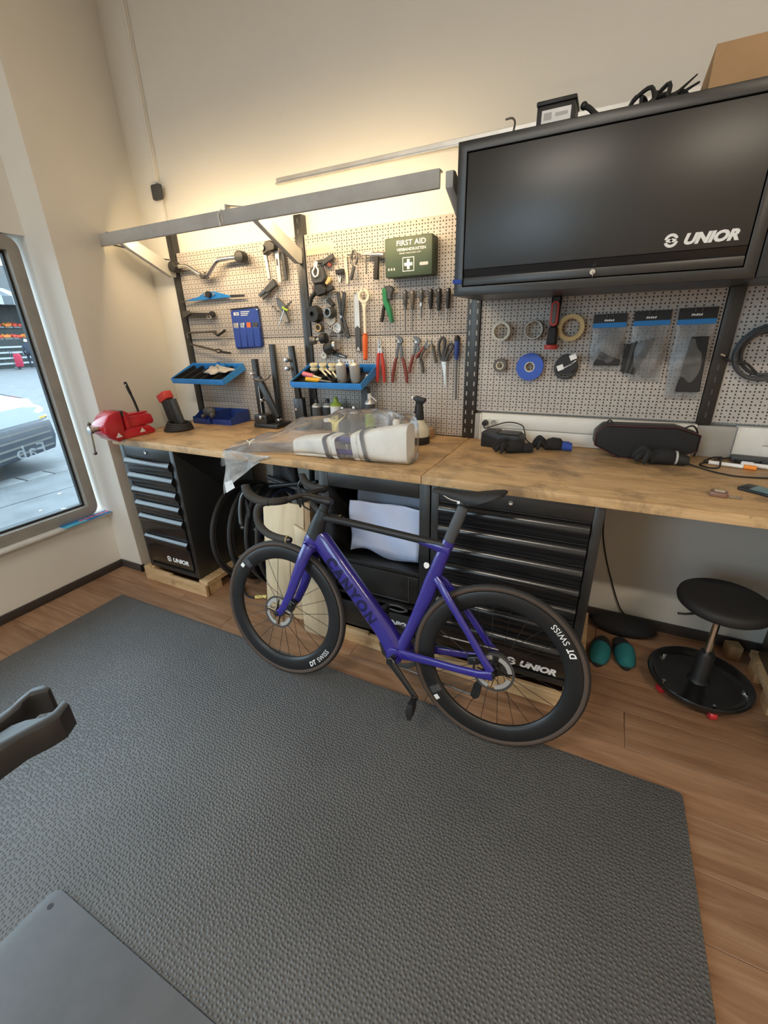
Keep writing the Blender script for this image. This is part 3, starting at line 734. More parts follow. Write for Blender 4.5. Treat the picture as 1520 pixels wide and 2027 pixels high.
# ================================================================ bicycle
def bicycle():
    yaw, lean = -0.0293, 0.17987
    U = V(-math.cos(yaw), math.sin(yaw), 0); h = V(math.sin(yaw), math.cos(yaw), 0)
    Wd = math.cos(lean)*V(0, 0, 1)+math.sin(lean)*h; L = Wd.cross(U)
    m = Matrix((U, L, Wd)).transposed().to_4x4(); m.translation = (-0.2159, 1.2934, 0.0122)
    t = thing('bicycle', 'blue and black road bicycle with deep rims leaning beside the workbench', 'bicycle')
    t.matrix_world = m
    RW, WB = 0.3376, 1.0043
    def sec(c, d, hd, hw, n=22, e=2.5, y=None):
        c = Vector((c[0], c[2] if len(c) > 2 else 0, c[1])); d = Vector((d[0], 0, d[1])).normalized(); ring = []
        for i in range(n):
            a = 2*PI*i/n; ca, sa = math.cos(a), math.sin(a)
            ring.append(c+d*hd*math.copysign(abs(ca)**(2/e), ca)+V(0, 1, 0)*hw*math.copysign(abs(sa)**(2/e), sa))
        return ring
    def tubes(secs, e=2.5, n=22):
        out = []
        for i, s in enumerate(secs):
            a = secs[max(i-1, 0)]; b = secs[min(i+1, len(secs)-1)]
            dx, dz = b[0]-a[0], b[1]-a[1]; l = math.hypot(dx, dz) or 1
            y = s[4] if len(s) > 4 else 0
            out.append(sec((s[0], s[1], y), (-dz/l, dx/l), s[2], s[3], n, e))
        return MB().loft(out)
    # ---- frame
    p = part(t, 'down_tube', tubes([(0.835, 0.735, 0.045, 0.022), (0.80, 0.712, 0.046, 0.027), (0.70, 0.608, 0.044, 0.029), (0.58, 0.482, 0.044, 0.030), (0.47, 0.366, 0.046, 0.032), (0.425, 0.30, 0.048, 0.036), (0.40, 0.262, 0.03, 0.036)], 2.8), 'bike_blue', smooth=60)
    # lettering on the near side of the down tube
    tx, tz = -0.689, -0.725; pts, fs = slice_flat(*text2d('CANYON', 0.056, 0.04, 0.0, 1.3), 12)
    wid = max(q[0] for q in pts); k = 0.335/wid; vs = []
    for a, b in pts:
        s = a*k; v = b-0.036
        y = 0.0298*(max(0.0, 1-(abs(v)/0.0442)**2.8))**(1/2.8)+0.0014
        vs.append(V(0.742+tx*s+(-0.725)*v, y, 0.652+tz*s+0.689*v))
    part(p, 'lettering', MB().add(vs, fs), 'print_navy')
    part(t, 'top_tube', tubes([(0.825, 0.816, 0.026, 0.020), (0.79, 0.821, 0.020, 0.021), (0.70, 0.819, 0.016, 0.020), (0.55, 0.810, 0.015, 0.018), (0.40, 0.800, 0.015, 0.017), (0.30, 0.793, 0.0155, 0.016), (0.222, 0.788, 0.0165, 0.015)], 2.4), 'bike_black', smooth=60)
    part(t, 'seat_cluster', tubes([(0.345, 0.7915, 0.0125, 0.0150), (0.30, 0.786, 0.0165, 0.0165), (0.25, 0.778, 0.024, 0.0170), (0.222, 0.772, 0.026, 0.0165)], 2.4), 'bike_blue', smooth=60)
    part(t, 'head_tube', tubes([(0.792, 0.852, 0.026, 0.021), (0.797, 0.838, 0.030, 0.023), (0.815, 0.790, 0.036, 0.025), (0.826, 0.752, 0.042, 0.026), (0.836, 0.722, 0.043, 0.027)], 2.4), 'bike_black', smooth=60)
    part(t, 'head_tube_foot', tubes([(0.8363, 0.7215, 0.0432, 0.0272), (0.845, 0.705, 0.043, 0.028), (0.85, 0.690, 0.040, 0.028)], 2.4), 'bike_blue', smooth=60)
    st = part(t, 'seat_tube', tubes([(0.2255, 0.809, 0.0245, 0.0155), (0.240, 0.772, 0.0250, 0.0155), (0.256, 0.725, 0.0262, 0.016), (0.268, 0.68, 0.028, 0.0165), (0.283, 0.63, 0.031, 0.0165), (0.300, 0.57, 0.030, 0.0165), (0.330, 0.48, 0.0255, 0.017), (0.358, 0.40, 0.0235, 0.021), (0.378, 0.345, 0.026, 0.028), (0.400, 0.28, 0.034, 0.034)], 2.5), 'bike_blue', smooth=60)
    part(st, 'round_sticker', MB().add([V(0.306+0.012*math.cos(2*PI*i/14), 0.0168-0.006*abs(math.cos(2*PI*i/14)), 0.700+0.013*math.sin(2*PI*i/14)) for i in range(14)], [tuple(range(14))]), 'print_white')
    part(t, 'bottom_bracket_shell', MB().cyl((0.410, -0.043, 0.280), (0.410, 0.043, 0.280), 0.036, n=24), 'bike_blue', bevel=0.004)
    part(t, 'bottom_bracket_guard', tubes([(0.48, 0.315, 0.012, 0.030), (0.462, 0.272, 0.014, 0.032), (0.43, 0.246, 0.012, 0.030)], 2.4), 'bike_black')
    for s in (1, -1):
        part(t, 'seatstay', tubes([(0.265, 0.655, 0.016, 0.008, s*0.012), (0.236, 0.632, 0.016, 0.008, s*0.026), (0.19, 0.578, 0.0155, 0.008, s*0.040), (0.11, 0.480, 0.0145, 0.008, s*0.050), (0.04, 0.390, 0.015, 0.009, s*0.060), (0.006, 0.352, 0.017, 0.007, s*0.065)], 2.3, 16), 'bike_blue', smooth=60)
        part(t, 'chainstay', tubes([(0.405, 0.290, 0.026, 0.012, s*0.028), (0.34, 0.300, 0.020, 0.010, s*0.036), (0.25, 0.310, 0.0165, 0.009, s*0.046), (0.14, 0.318, 0.015, 0.009, s*0.058), (0.05, 0.327, 0.016, 0.009, s*0.065), (0.0, 0.336, 0.020, 0.007, s*0.066)], 2.6, 16), 'bike_blue', smooth=60)
        part(t, 'rear_dropout', MB().cyl((0, s*0.056, RW), (0, s*0.072, RW), 0.013, n=16), 'bike_black', bevel=0.002)
    # ---- fork
    fk = part(t, 'fork_crown', tubes([(0.848, 0.697, 0.041, 0.029), (0.852, 0.682, 0.039, 0.038), (0.855, 0.664, 0.032, 0.050)], 2.6), 'bike_blue', smooth=60)
    for s in (1, -1):
        bl = part(t, 'fork_blade', tubes([(0.842, 0.692, 0.030, 0.013, s*0.036), (0.862, 0.640, 0.029, 0.012, s*0.046), (0.893, 0.555, 0.026, 0.011, s*0.050), (0.928, 0.455, 0.022, 0.010, s*0.053), (0.962, 0.380, 0.019, 0.009, s*0.055), (0.988, 0.345, 0.017, 0.008, s*0.056), (1.008, 0.330, 0.012, 0.007, s*0.056)], 2.3, 16), 'bike_blue', smooth=60)
        part(bl, 'axle_end', MB().cyl((WB, s*0.050, RW), (WB, s*0.068, RW), 0.012, n=14), 'bike_black', bevel=0.002)
    part(t, 'front_brake_caliper', MB().obox((0.925, 0.046, 0.392), (0.034, 0.030, 0.055), (0, R(-25), 0)).cyl((0.92, 0.062, 0.40), (0.92, 0.07, 0.40), 0.011), 'black_gloss', bevel=0.004)
    part(t, 'rear_brake_caliper', MB().obox((0.075, 0.047, 0.372), (0.05, 0.026, 0.032), (0, R(20), 0)).cyl((0.07, 0.06, 0.376), (0.07, 0.068, 0.376), 0.010), 'black_gloss', bevel=0.004)
    # ---- wheels
    def wheel(cx, phi_text, phi_stick, rear):
        prof = [(0.3115, -0.0125), (0.306, -0.0142), (0.285, -0.0150), (0.265, -0.0125), (0.252, -0.0065), (0.2485, 0), (0.252, 0.0065), (0.265, 0.0125), (0.285, 0.0150), (0.306, 0.0142), (0.3115, 0.0125), (0.308, 0.0)]
        wh = part(t, 'wheel', MB().lathe(prof, 72, (0, 0, 0), (0, 1, 0), closed=True), 'carbon_rim', smooth=60)
        wh.location = (cx, 0, RW); wh['label'] = 'deep black carbon rear wheel' if rear else 'deep black carbon front wheel'
        rc, rr = 0.3236, 0.014
        tread = [(rc+rr*math.cos(a), rr*math.sin(a)) for a in [R(-68+136*i/10) for i in range(11)]]
        side = lambda s: [(rc+rr*math.cos(a)*0.995, s*rr*math.sin(a)*0.995) for a in [R(64+90*i/7) for i in range(8)]]
        ty = part(wh, 'tyre', MB().lathe(tread, 72, (0, 0, 0), (0, 1, 0), caps=False), 'tyre_black', smooth=60)
        for s in (1, -1):
            part(wh, 'tyre_sidewall', MB().lathe(side(s), 72, (0, 0, 0), (0, 1, 0), caps=False), 'tyre_tan', smooth=60)
        hw = 0.032
        part(wh, 'hub', MB().lathe([(0.010, -0.05), (0.012, -0.036), (0.024, -0.034), (0.024, -0.030), (0.013, -0.022), (0.013, 0.022), (0.024, 0.030), (0.024, 0.034), (0.013, 0.036), (0.010, 0.052)], 24, (0, 0, 0), (0, 1, 0)), 'black_gloss')
        for i in range(24):
            s = 1 if i % 2 else -1; a = 2*PI*(i+0.5)/24; lead = R(38)*(1 if (i//2) % 2 else -1)
            p0 = (0.0235*math.cos(a+lead), s*0.032, 0.0235*math.sin(a+lead)); p1 = (0.2495*math.cos(a), s*0.002, 0.2495*math.sin(a))
            part(wh, 'spoke', MB().tube([p0, p1], 0.0012, 5), 'spoke_black')
        # disc rotor
        mb = MB().lathe([(0.0700, 0.0412), (0.0795, 0.0412), (0.0795, 0.0430), (0.0700, 0.0430)], 48, (0, 0, 0), (0, 1, 0), closed=True, wob=lambda a, q: 1+0.012*math.sin(24*a))
        ro = part(wh, 'brake_rotor', mb, 'dark_steel')
        for i in range(4):
            mb = MB().lathe([(0.053, 0.0405), (0.0695, 0.0405), (0.0695, 0.0438), (0.053, 0.0438)], 10, (0, 0, 0), (0, 1, 0), R(90*i+10), R(90*i+76), closed=True)
            part(wh, 'rotor_fin', mb, 'aluminium')
            a = R(90*i+2)
            part(wh, 'rotor_arm', MB().tube([(0.016*math.cos(a-0.5), 0.042, 0.016*math.sin(a-0.5)), (0.064*math.cos(a), 0.042, 0.064*math.sin(a))], [0.006, 0.005], 6, sq=(1, 0.35)), 'black_plastic')
        # rim lettering, wrapped along the rim
        def rimtext(s, size, phi, rb, bold, shear, spacing=1.0, flip=1):
            pts, fs = text2d(s, size, bold, shear, spacing); vs = []
            for a, b in pts:
                ph = phi+a/0.298; r_ = rb-b
                vs.append(V(-r_*math.sin(ph), 0.0160, -r_*math.cos(ph)))
            return MB().add(vs, fs), phi+max(q[0] for q in pts)/0.298
        mb, ph = rimtext('DT', 0.023, R(phi_text), 0.3035, 0.035, 0.15); part(wh, 'lettering', mb, 'print_white')
        mb, ph = rimtext('SWISS', 0.022, ph+R(2.5), 0.3035, 0.004, 0.0, 1.06); part(wh, 'lettering', mb, 'print_white')
        def patch(f0, f1, r0, r1, nm, mat):
            yr = lambda r_: 0.0154 if r_ > 0.27 else 0.0154-(0.27-r_)*0.42
            def fn(u, v):
                ph = R(f0+(f1-f0)*u); r_ = r0+(r1-r0)*v; return V(-r_*math.sin(ph), yr(r_)+0.0004, -r_*math.cos(ph))
            part(wh, nm, MB().sheet(fn, 4, 6), mat)
        patch(phi_stick-8.5, phi_stick-2.5, 0.258, 0.302, 'grey_sticker', 'print_black' if False else 'dark_grey')
        patch(phi_stick-1.0, phi_stick+3.2, 0.286, 0.305, 'white_sticker', 'print_white')
        if rear:
            part(wh, 'cassette', MB().lathe([(0.014, -0.048), (0.024, -0.046), (0.024, -0.044), (0.030, -0.042), (0.030, -0.040), (0.037, -0.038), (0.037, -0.035), (0.044, -0.032), (0.044, -0.029), (0.052, -0.026), (0.052, -0.022), (0.014, -0.021)], 32, (0, 0, 0), (0, 1, 0)), 'dark_steel')
        return wh
    wheel(0.0, 114.5, -48.5, True)
    wheel(WB, 33.0, -128.5, False)
    # ---- cockpit
    part(t, 'headset_spacer', tubes([(0.793, 0.851, 0.024, 0.019), (0.787, 0.868, 0.023, 0.019), (0.782, 0.884, 0.022, 0.019)], 2.3), 'black_plastic')
    def sx(x, z, hz, hy): return [V(x, hy*math.copysign(abs(math.cos(2*PI*i/16))**0.8, math.cos(2*PI*i/16)), z+hz*math.copysign(abs(math.sin(2*PI*i/16))**0.8, math.sin(2*PI*i/16))) for i in range(16)]
    part(t, 'stem', MB().loft([sx(0.752, 0.893, 0.011, 0.016), (sx(0.765, 0.894, 0.017, 0.020)), sx(0.80, 0.896, 0.018, 0.021), sx(0.85, 0.902, 0.015, 0.023), sx(0.888, 0.906, 0.012, 0.040), sx(0.905, 0.907, 0.009, 0.055)]), 'bike_black', smooth=60)
    bars = []
    for i in range(25):
        y = -0.15+0.30*i/24; xx = 0.900-0.012*(abs(y)/0.15)**2; zz = 0.906+0.004*(abs(y)/0.15)
        bars.append([V(xx+0.021*math.cos(2*PI*j/12), y, zz+0.0095*math.sin(2*PI*j/12)) for j in range(12)])
    part(t, 'handlebar', MB().loft(bars), 'bike_black', smooth=60)
    for s in (1, -1):
        path = catmull([(0.889, s*0.135, 0.909), (0.893, s*0.165, 0.909), (0.912, s*0.185, 0.907), (0.945, s*0.193, 0.903), (0.972, s*0.197, 0.888), (0.986, s*0.200, 0.855), (0.975, s*0.204, 0.812), (0.935, s*0.207, 0.780), (0.880, s*0.209, 0.768), (0.826, s*0.210, 0.768)], 7)
        tp = part(t, 'bar_tape', MB().tube(path, [0.0155-0.0004*math.sin(i*2.2) for i in range(len(path))], 14), 'bar_tape', smooth=60)
        part(tp, 'end_plug', MB().lathe([(0.0, 0.016), (0.010, 0.016), (0.0125, 0.013), (0.0135, 0.0), (0.0135, -0.01)], 18, (0.826, s*0.210, 0.768), (-1, 0, 0.0)), 'black_gloss')
        part(tp, 'end_ring', MB().torus((0.828, s*0.210, 0.768), (1, 0, 0), 0.0142, 0.0022, 20, 6), 'tape_beige')
        hp = catmull([(0.930, s*0.192, 0.904), (0.965, s*0.196, 0.905), (1.000, s*0.198, 0.912), (1.028, s*0.200, 0.928), (1.042, s*0.200, 0.950), (1.044, s*0.200, 0.964)], 5)
        n = len(hp); hr = [0.016+0.003*math.sin(PI*i/(n-1)) for i in range(n)]; hr[-1] = 0.011
        hd = part(t, 'brake_hood', MB().tube(hp, hr, 14), 'bar_tape', smooth=60)
        lv = catmull([(1.046, s*0.200, 0.938), (1.066, s*0.202, 0.905), (1.072, s*0.206, 0.860), (1.068, s*0.210, 0.815), (1.060, s*0.213, 0.788)], 5)
        part(hd, 'brake_lever', MB().tube(lv, [0.010, 0.010]+[0.008]*(len(lv)-4)+[0.006, 0.004], 8, sq=(0.6, 1)), 'black_gloss', smooth=60)
        part(hd, 'shift_paddle', MB().prism([(1.052, 0.905), (1.062, 0.89), (1.048, 0.835), (1.036, 0.822), (1.034, 0.85)], s*0.186, s*0.191), 'black_gloss')
    for i, yy in enumerate((0.012, -0.012)):
        part(t, 'brake_hose', MB().tube(catmull([(0.885, yy*3, 0.892), (0.87, yy*3.2, 0.868), (0.845, yy*2.2, 0.852), (0.822, yy, 0.838)], 5), 0.0036, 7), 'black_rubber')
    # ---- seat
    part(t, 'seatpost', tubes([(0.231, 0.800, 0.0225, 0.0125), (0.212, 0.86, 0.0225, 0.0125), (0.193, 0.92, 0.022, 0.0125), (0.182, 0.955, 0.021, 0.0125)], 2.2), 'dark_grey', smooth=60)
    part(t, 'seat_clamp', MB().cyl((0.181, -0.028, 0.968), (0.181, 0.028, 0.968), 0.012, n=16).box(0.155, 0.207, -0.022, 0.022, 0.958, 0.968), 'black_gloss', bevel=0.002)
    part(t, 'seat_clamp_bolt', MB().cyl((0.196, 0.021, 0.972), (0.196, 0.031, 0.972), 0.006, n=10), 'chrome')
    rings = []
    for x, w_, zt, hh in ((0.306, 0.008, 1.008, 0.008), (0.300, 0.016, 1.012, 0.014), (0.285, 0.019, 1.013, 0.018), (0.25, 0.020, 1.012, 0.022), (0.205, 0.025, 1.010, 0.032), (0.165, 0.040, 1.011, 0.042), (0.135, 0.053, 1.015, 0.042), (0.10, 0.065, 1.022, 0.034), (0.07, 0.070, 1.028, 0.026), (0.048, 0.066, 1.031, 0.018), (0.036, 0.048, 1.030, 0.012)):
        top = [(-1, -hh), (-0.94, -hh*0.45), (-0.75, -0.006), (-0.3, -0.001), (0, -0.003), (0.3, -0.001), (0.75, -0.006), (0.94, -hh*0.45), (1, -hh)]
        bot = [(0.93, -hh-0.002), (0.6, -0.016), (0.0, -0.014), (-0.6, -0.016), (-0.93, -hh-0.002)]
        rings.append([V(x, w_*a, zt+b) for a, b in top+bot])
    sd = part(t, 'saddle', MB().loft(rings), 'black_rubber', smooth=70)
    for s in (1, -1):
        part(sd, 'saddle_rail', MB().tube(catmull([(0.275, s*0.010, 0.998), (0.245, s*0.016, 0.982), (0.21, s*0.021, 0.974), (0.15, s*0.022, 0.974), (0.10, s*0.028, 0.988), (0.075, s*0.032, 1.006)], 5), 0.0036, 8), 'chrome')
    # ---- drivetrain
    part(t, 'chainring', MB().lathe([(0.080, -0.049), (0.100, -0.049), (0.103, -0.048), (0.100, -0.047), (0.080, -0.047)], 52, (0.410, 0, 0.280), (0, 1, 0), closed=True, wob=lambda a, q: 1+(0.012*math.sin(26*a) if q == 2 else 0)), 'dark_steel')
    part(t, 'crank_spindle', MB().cyl((0.410, -0.075, 0.280), (0.410, 0.092, 0.280), 0.013, n=16), 'black_gloss')
    def crank(x1, z1, y, yt):
        a = V(0.410, y, 0.280); b = V(x1, yt, z1); d = (b-a).normalized(); pr = V(-d.z, 0, d.x); rg = []
        for k, (w1, t1) in ((-0.09, (0.012, 0.007)), (-0.03, (0.020, 0.010)), (0.1, (0.018, 0.010)), (0.5, (0.014, 0.008)), (0.92, (0.013, 0.008)), (1.03, (0.012, 0.008)), (1.07, (0.006, 0.006))):
            c = a+(b-a)*k
            rg.append([c+pr*w1*math.cos(2*PI*j/12)+V(0, 1, 0)*t1*math.sin(2*PI*j/12) for j in range(12)])
        return MB().loft(rg)
    cl = part(t, 'crank_arm', crank(0.286, 0.160, 0.078, 0.092), 'black_gloss', smooth=60)
    cr = part(t, 'crank_arm', crank(0.534, 0.400, -0.068, -0.088), 'black_gloss', smooth=60)
    for (cx, cz, s, par) in ((0.286, 0.160, 1, cl), (0.534, 0.400, -1, cr)):
        part(par, 'pedal_axle', MB().cyl((cx, s*0.088, cz), (cx, s*0.150, cz), 0.006, n=10), 'chrome')
        part(par, 'pedal', MB().prism([(-0.012, 0.008), (0.012, 0.010), (0.018, -0.03), (0.010, -0.062), (-0.006, -0.064), (-0.013, -0.03)], s*0.108, s*0.158, (cx, 0, cz)), 'black_plastic', bevel=0.003)
        part(par, 'cleat_plate', MB().prism([(0.0135, 0.004), (0.0155, 0.004), (0.0195, -0.03), (0.0175, -0.03)], s*0.118, s*0.15, (cx, 0, cz)), 'steel')
    ch = [(0.410-0.1*0.2, -0.046, 0.280+0.1), (0.2, -0.044, 0.385), (0.0, -0.040, RW+0.051)]
    part(t, 'chain', MB().tube(ch, 0.0042, 6, sq=(1, 1)).tube([(0.400, -0.046, 0.180), (0.25, -0.048, 0.165), (0.095, -0.05, 0.150), (0.060, -0.05, 0.180), (0.045, -0.05, 0.255), (0.02, -0.044, 0.285)], 0.0042, 6), 'dark_steel')
    rd = part(t, 'derailleur', MB().prism([(0.02, 0.31), (0.045, 0.31), (0.062, 0.262), (0.05, 0.235), (0.02, 0.255)], -0.078, -0.050), 'black_plastic', bevel=0.003)
    part(rd, 'cage', MB().prism([(0.035, 0.262), (0.056, 0.258), (0.085, 0.192), (0.092, 0.150), (0.074, 0.136), (0.056, 0.150), (0.050, 0.20)], -0.062, -0.058).prism([(0.035, 0.262), (0.056, 0.258), (0.085, 0.192), (0.092, 0.150), (0.074, 0.136), (0.056, 0.150), (0.050, 0.20)], -0.046, -0.042), 'black_plastic', bevel=0.001, seg=1)
    return t
bicycle()
# ================================================================ tools on the pegboards
class Tool:
    """a thing hung on the pegboard; shapes are given in wall coordinates (x, z) and depth d off the board"""
    def __init__(s, name, label, cat, x, z, group=None):
        s.o = thing(name, label, cat, (x, YP-0.0005, z), group=group); s.x = x; s.z = z
    def L(s, p, d=0.02): return V(p[0]-s.x, -d, p[1]-s.z)
    def prism(s, nm, poly, d0, d1, mat, bevel=0, label=None):
        mb = MB().prism([(a-s.x, b-s.z) for a, b in poly], -d0, -d1)
        return part(s.o, nm, mb, mat, label, bevel=bevel, seg=1)
    def bar(s, nm, p, q, w0, w1, d0, d1, mat, bevel=0.001):
        dx, dz = q[0]-p[0], q[1]-p[1]; l = math.hypot(dx, dz); nx, nz = -dz/l, dx/l
        return s.prism(nm, [(p[0]+nx*w0, p[1]+nz*w0), (p[0]-nx*w0, p[1]-nz*w0), (q[0]-nx*w1, q[1]-nz*w1), (q[0]+nx*w1, q[1]+nz*w1)], d0, d1, mat, bevel)
    def tube(s, nm, pts, r, mat, n=8, k=5, sq=(1, 1), label=None):
        pp = catmull([s.L(p, p[2] if len(p) > 2 else 0.02) for p in pts], k) if len(pts) > 2 else [s.L(p, p[2] if len(p) > 2 else 0.02) for p in pts]
        if isinstance(r, (list, tuple)):
            rr = [r[min(int(i*(len(r)-1)/(len(pp)-1)), len(r)-2)]*(1-((i*(len(r)-1)/(len(pp)-1)) % 1 if i < len(pp)-1 else 1))+r[min(int(i*(len(r)-1)/(len(pp)-1)), len(r)-2)+1]*((i*(len(r)-1)/(len(pp)-1)) % 1 if i < len(pp)-1 else 1) for i in range(len(pp))]
        else: rr = r
        return part(s.o, nm, MB().tube(pp, rr, n, sq=sq), mat, label, smooth=60)
    def ring(s, nm, c, r0, r1, d0, d1, mat, n=28):
        mb = MB().lathe([(r0, d0), (r1, d0), (r1, d1), (r0, d1)], n, s.L(c, 0), (0, -1, 0), closed=True)
        return part(s.o, nm, mb, mat, bevel=0)
    def disc(s, nm, c, r, d0, d1, mat, n=24, bevel=0.0):
        return part(s.o, nm, MB().cyl(s.L(c, d0), s.L(c, d1), r, n=n), mat, bevel=bevel)
    def hook(s, x, z, d=0.04):
        return part(s.o, 'hook', MB().tube([s.L((x, z), 0.0), s.L((x, z), d), s.L((x, z+0.008), d+0.006)], 0.002, 6), 'steel')
    def tilt(s, a):  # turn about the board normal
        s.o.rotation_euler = (0, a, 0)

# --- column one
t = Tool('handlebar_gauge', 'bent chrome bar gauge with black knobs on the upper pegboard', 'tool', -2.38, 1.92)
t.tube('bent_bar', [(-2.668, 1.985, 0.06), (-2.60, 1.985, 0.06), (-2.53, 1.981, 0.06), (-2.47, 1.95, 0.06), (-2.41, 1.920, 0.06), (-2.36, 1.920, 0.06), (-2.31, 1.955, 0.06), (-2.26, 1.988, 0.06), (-2.20, 1.995, 0.06), (-2.06, 1.994, 0.06)], 0.013, 'chrome', 12)
for x, z in ((-2.640, 1.985), (-2.065, 1.993)):
    t.disc('knob', (x, z), 0.034, 0.035, 0.085, 'black_plastic', 10, 0.004); t.hook(x, z+0.02, 0.05)
t.disc('clamp', (-2.385, 1.918), 0.022, 0.04, 0.085, 'dark_steel', 8, 0.003); t.hook(-2.385, 1.90, 0.06)
t = Tool('alignment_gauge', 'flat blue alignment gauge hanging below the chrome bar', 'tool', -2.40, 1.79)
t.prism('blade', [(-2.63, 1.784), (-2.56, 1.782), (-2.30, 1.785), (-2.22, 1.788), (-2.24, 1.800), (-2.31, 1.815), (-2.36, 1.828), (-2.44, 1.828), (-2.50, 1.806), (-2.58, 1.794)], 0.02, 0.03, 'blue_tool', 0.001)
t.bar('needle', (-2.68, 1.780), (-2.60, 1.788), 0.003, 0.004, 0.022, 0.028, 'dark_steel'); t.bar('arm', (-2.23, 1.793), (-2.11, 1.790), 0.008, 0.006, 0.022, 0.028, 'black_metal')
for x in (-2.44, -2.36): t.disc('bolt', (x, 1.812), 0.009, 0.03, 0.038, 'chrome', 10)
t.disc('clamp', (-2.40, 1.812), 0.02, 0.03, 0.05, 'black_plastic', 8); t.hook(-2.225, 1.775)
t = Tool('hooked_lever', 'thick black hooked lever hanging third from the top beside the post', 'tool', -2.55, 1.69)
t.bar('lever', (-2.675, 1.700), (-2.42, 1.690), 0.017, 0.014, 0.02, 0.034, 'black_metal'); t.disc('end_knob', (-2.405, 1.694), 0.02, 0.018, 0.042, 'black_plastic', 12, 0.003)
t.bar('jaw', (-2.67, 1.70), (-2.60, 1.715), 0.02, 0.012, 0.034, 0.044, 'dark_steel'); t.tube('ring', [(-2.45, 1.68, 0.04), (-2.42, 1.668, 0.045), (-2.405, 1.676, 0.045), (-2.425, 1.688, 0.04)], 0.003, 'chrome'); t.hook(-2.44, 1.684)
t = Tool('hex_key', 'long black hex key with bent tip lying level beside the post', 'tool', -2.5, 1.58)
t.tube('shaft', [(-2.672, 1.552, 0.03), (-2.672, 1.575, 0.03), (-2.655, 1.586, 0.03), (-2.50, 1.588, 0.03), (-2.40, 1.590, 0.03)], 0.006, 'dark_steel'); t.tube('hooked_tip', [(-2.41, 1.586, 0.035), (-2.385, 1.566, 0.035), (-2.355, 1.574, 0.035), (-2.31, 1.595, 0.035)], 0.008, 'black_plastic'); t.hook(-2.42, 1.58)
t = Tool('pin_spanner', 'thin black spanner slanting down below the hex key', 'tool', -2.5, 1.49)
t.bar('shaft', (-2.675, 1.515), (-2.43, 1.470), 0.006, 0.007, 0.022, 0.030, 'dark_steel'); t.tube('loop', [(-2.43, 1.472, 0.03), (-2.40, 1.478, 0.03), (-2.375, 1.462, 0.03), (-2.41, 1.456, 0.03), (-2.43, 1.468, 0.03)], 0.004, 'black_plastic'); t.bar('tip', (-2.39, 1.462), (-2.30, 1.452), 0.007, 0.006, 0.022, 0.032, 'black_metal'); t.hook(-2.40, 1.472)

t = Tool('tool_pouch', 'blue cloth tool pouch with file handles and BGS print', 'pouch', -2.14, 1.60)
def pouch_pts(z0, z1, w): return [(-2.255+0.0, z0), (-2.030, z0+0.006), (-2.024, z1), (-2.258, z1)]
t.prism('backing', [(-2.252, 1.478), (-2.035, 1.486), (-2.020, 1.505), (-2.022, 1.708), (-2.032, 1.724), (-2.250, 1.722), (-2.262, 1.712), (-2.258, 1.500)], 0.004, 0.012, 'blue_cloth', 0.002)
for i in range(4):
    a = -2.252+i*0.056
    t.prism('pocket', [(a, 1.484+i*0.001), (a+0.053, 1.485+i*0.001), (a+0.053, 1.606), (a, 1.608)], 0.0125, 0.024, 'blue_cloth', 0.004)
for i, (m_, w_) in enumerate((('aluminium', 0.02), ('steel', 0.018), ('orange_grip', 0.016), ('dark_grey', 0.02))):
    a = -2.225+i*0.054
    t.prism('file_handle', [(a-w_, 1.600), (a+w_, 1.600), (a+w_, 1.636), (a-w_, 1.636)], 0.013, 0.020, m_, 0.002)
t.prism('edge_binding', [(-2.262, 1.722), (-2.022, 1.728), (-2.020, 1.500), (-2.026, 1.500), (-2.030, 1.718), (-2.256, 1.713)], 0.0122, 0.0135, 'print_black')
part(t.o, 'lettering', text_mb('BGS', 0.020, t.L((-2.235, 1.680), 0.0126), (1, 0, 0), (0, 0, 1), 0.03), 'print_white')
for i in range(3): part(t.o, 'print_line', MB().box(-2.175+2.14, -2.10+2.14-0.01*i, -0.0129, -0.0125, 0.098-i*0.010, 0.102-i*0.010), 'print_white')
for x in (-2.25, -2.035): t.disc('eyelet', (x, 1.710), 0.006, 0.012, 0.015, 'steel', 10)
t.hook(-2.25, 1.715); t.hook(-2.035, 1.715)

t = Tool('vernier_gauge', 'grey metal derailleur gauge with black block hanging beside the second post', 'gauge', -1.80, 1.95)
t.bar('rail', (-1.812, 2.02), (-1.812, 1.842), 0.014, 0.013, 0.03, 0.042, 'aluminium'); t.bar('side_rail', (-1.785, 2.0), (-1.774, 1.855), 0.012, 0.010, 0.018, 0.03, 'dark_grey')
t.prism('block', [(-1.895, 2.035), (-1.870, 2.040), (-1.865, 2.052), (-1.825, 2.055), (-1.795, 2.035), (-1.800, 2.005), (-1.845, 2.000), (-1.885, 1.985)], 0.03, 0.075, 'black_plastic', 0.004)
t.disc('socket', (-1.880, 2.02), 0.014, 0.076, 0.084, 'dark_steel', 12); t.bar('slot', (-1.815, 1.965), (-1.815, 1.93), 0.006, 0.006, 0.0425, 0.044, 'dark_grey'); t.hook(-1.845, 2.0, 0.07)
t = Tool('feeler_strip', 'thin pale metal strip hanging on a wire hook near the grey gauge', 'gauge', -1.925, 1.95)
t.bar('strip', (-1.928, 2.02), (-1.915, 1.872), 0.010, 0.010, 0.006, 0.008, 'aluminium'); t.tube('wire', [(-1.945, 2.035, 0.01), (-1.925, 2.022, 0.03), (-1.90, 2.018, 0.035)], 0.002, 'steel'); t.tube('tail_wire', [(-1.915, 1.872, 0.01), (-1.90, 1.868, 0.025), (-1.90, 1.855, 0.02), (-1.895, 1.84, 0.01)], 0.002, 'steel')
t = Tool('valve_pliers', 'dark grey stubby pliers lying aslant below the grey gauge', 'pliers', -1.92, 1.80)
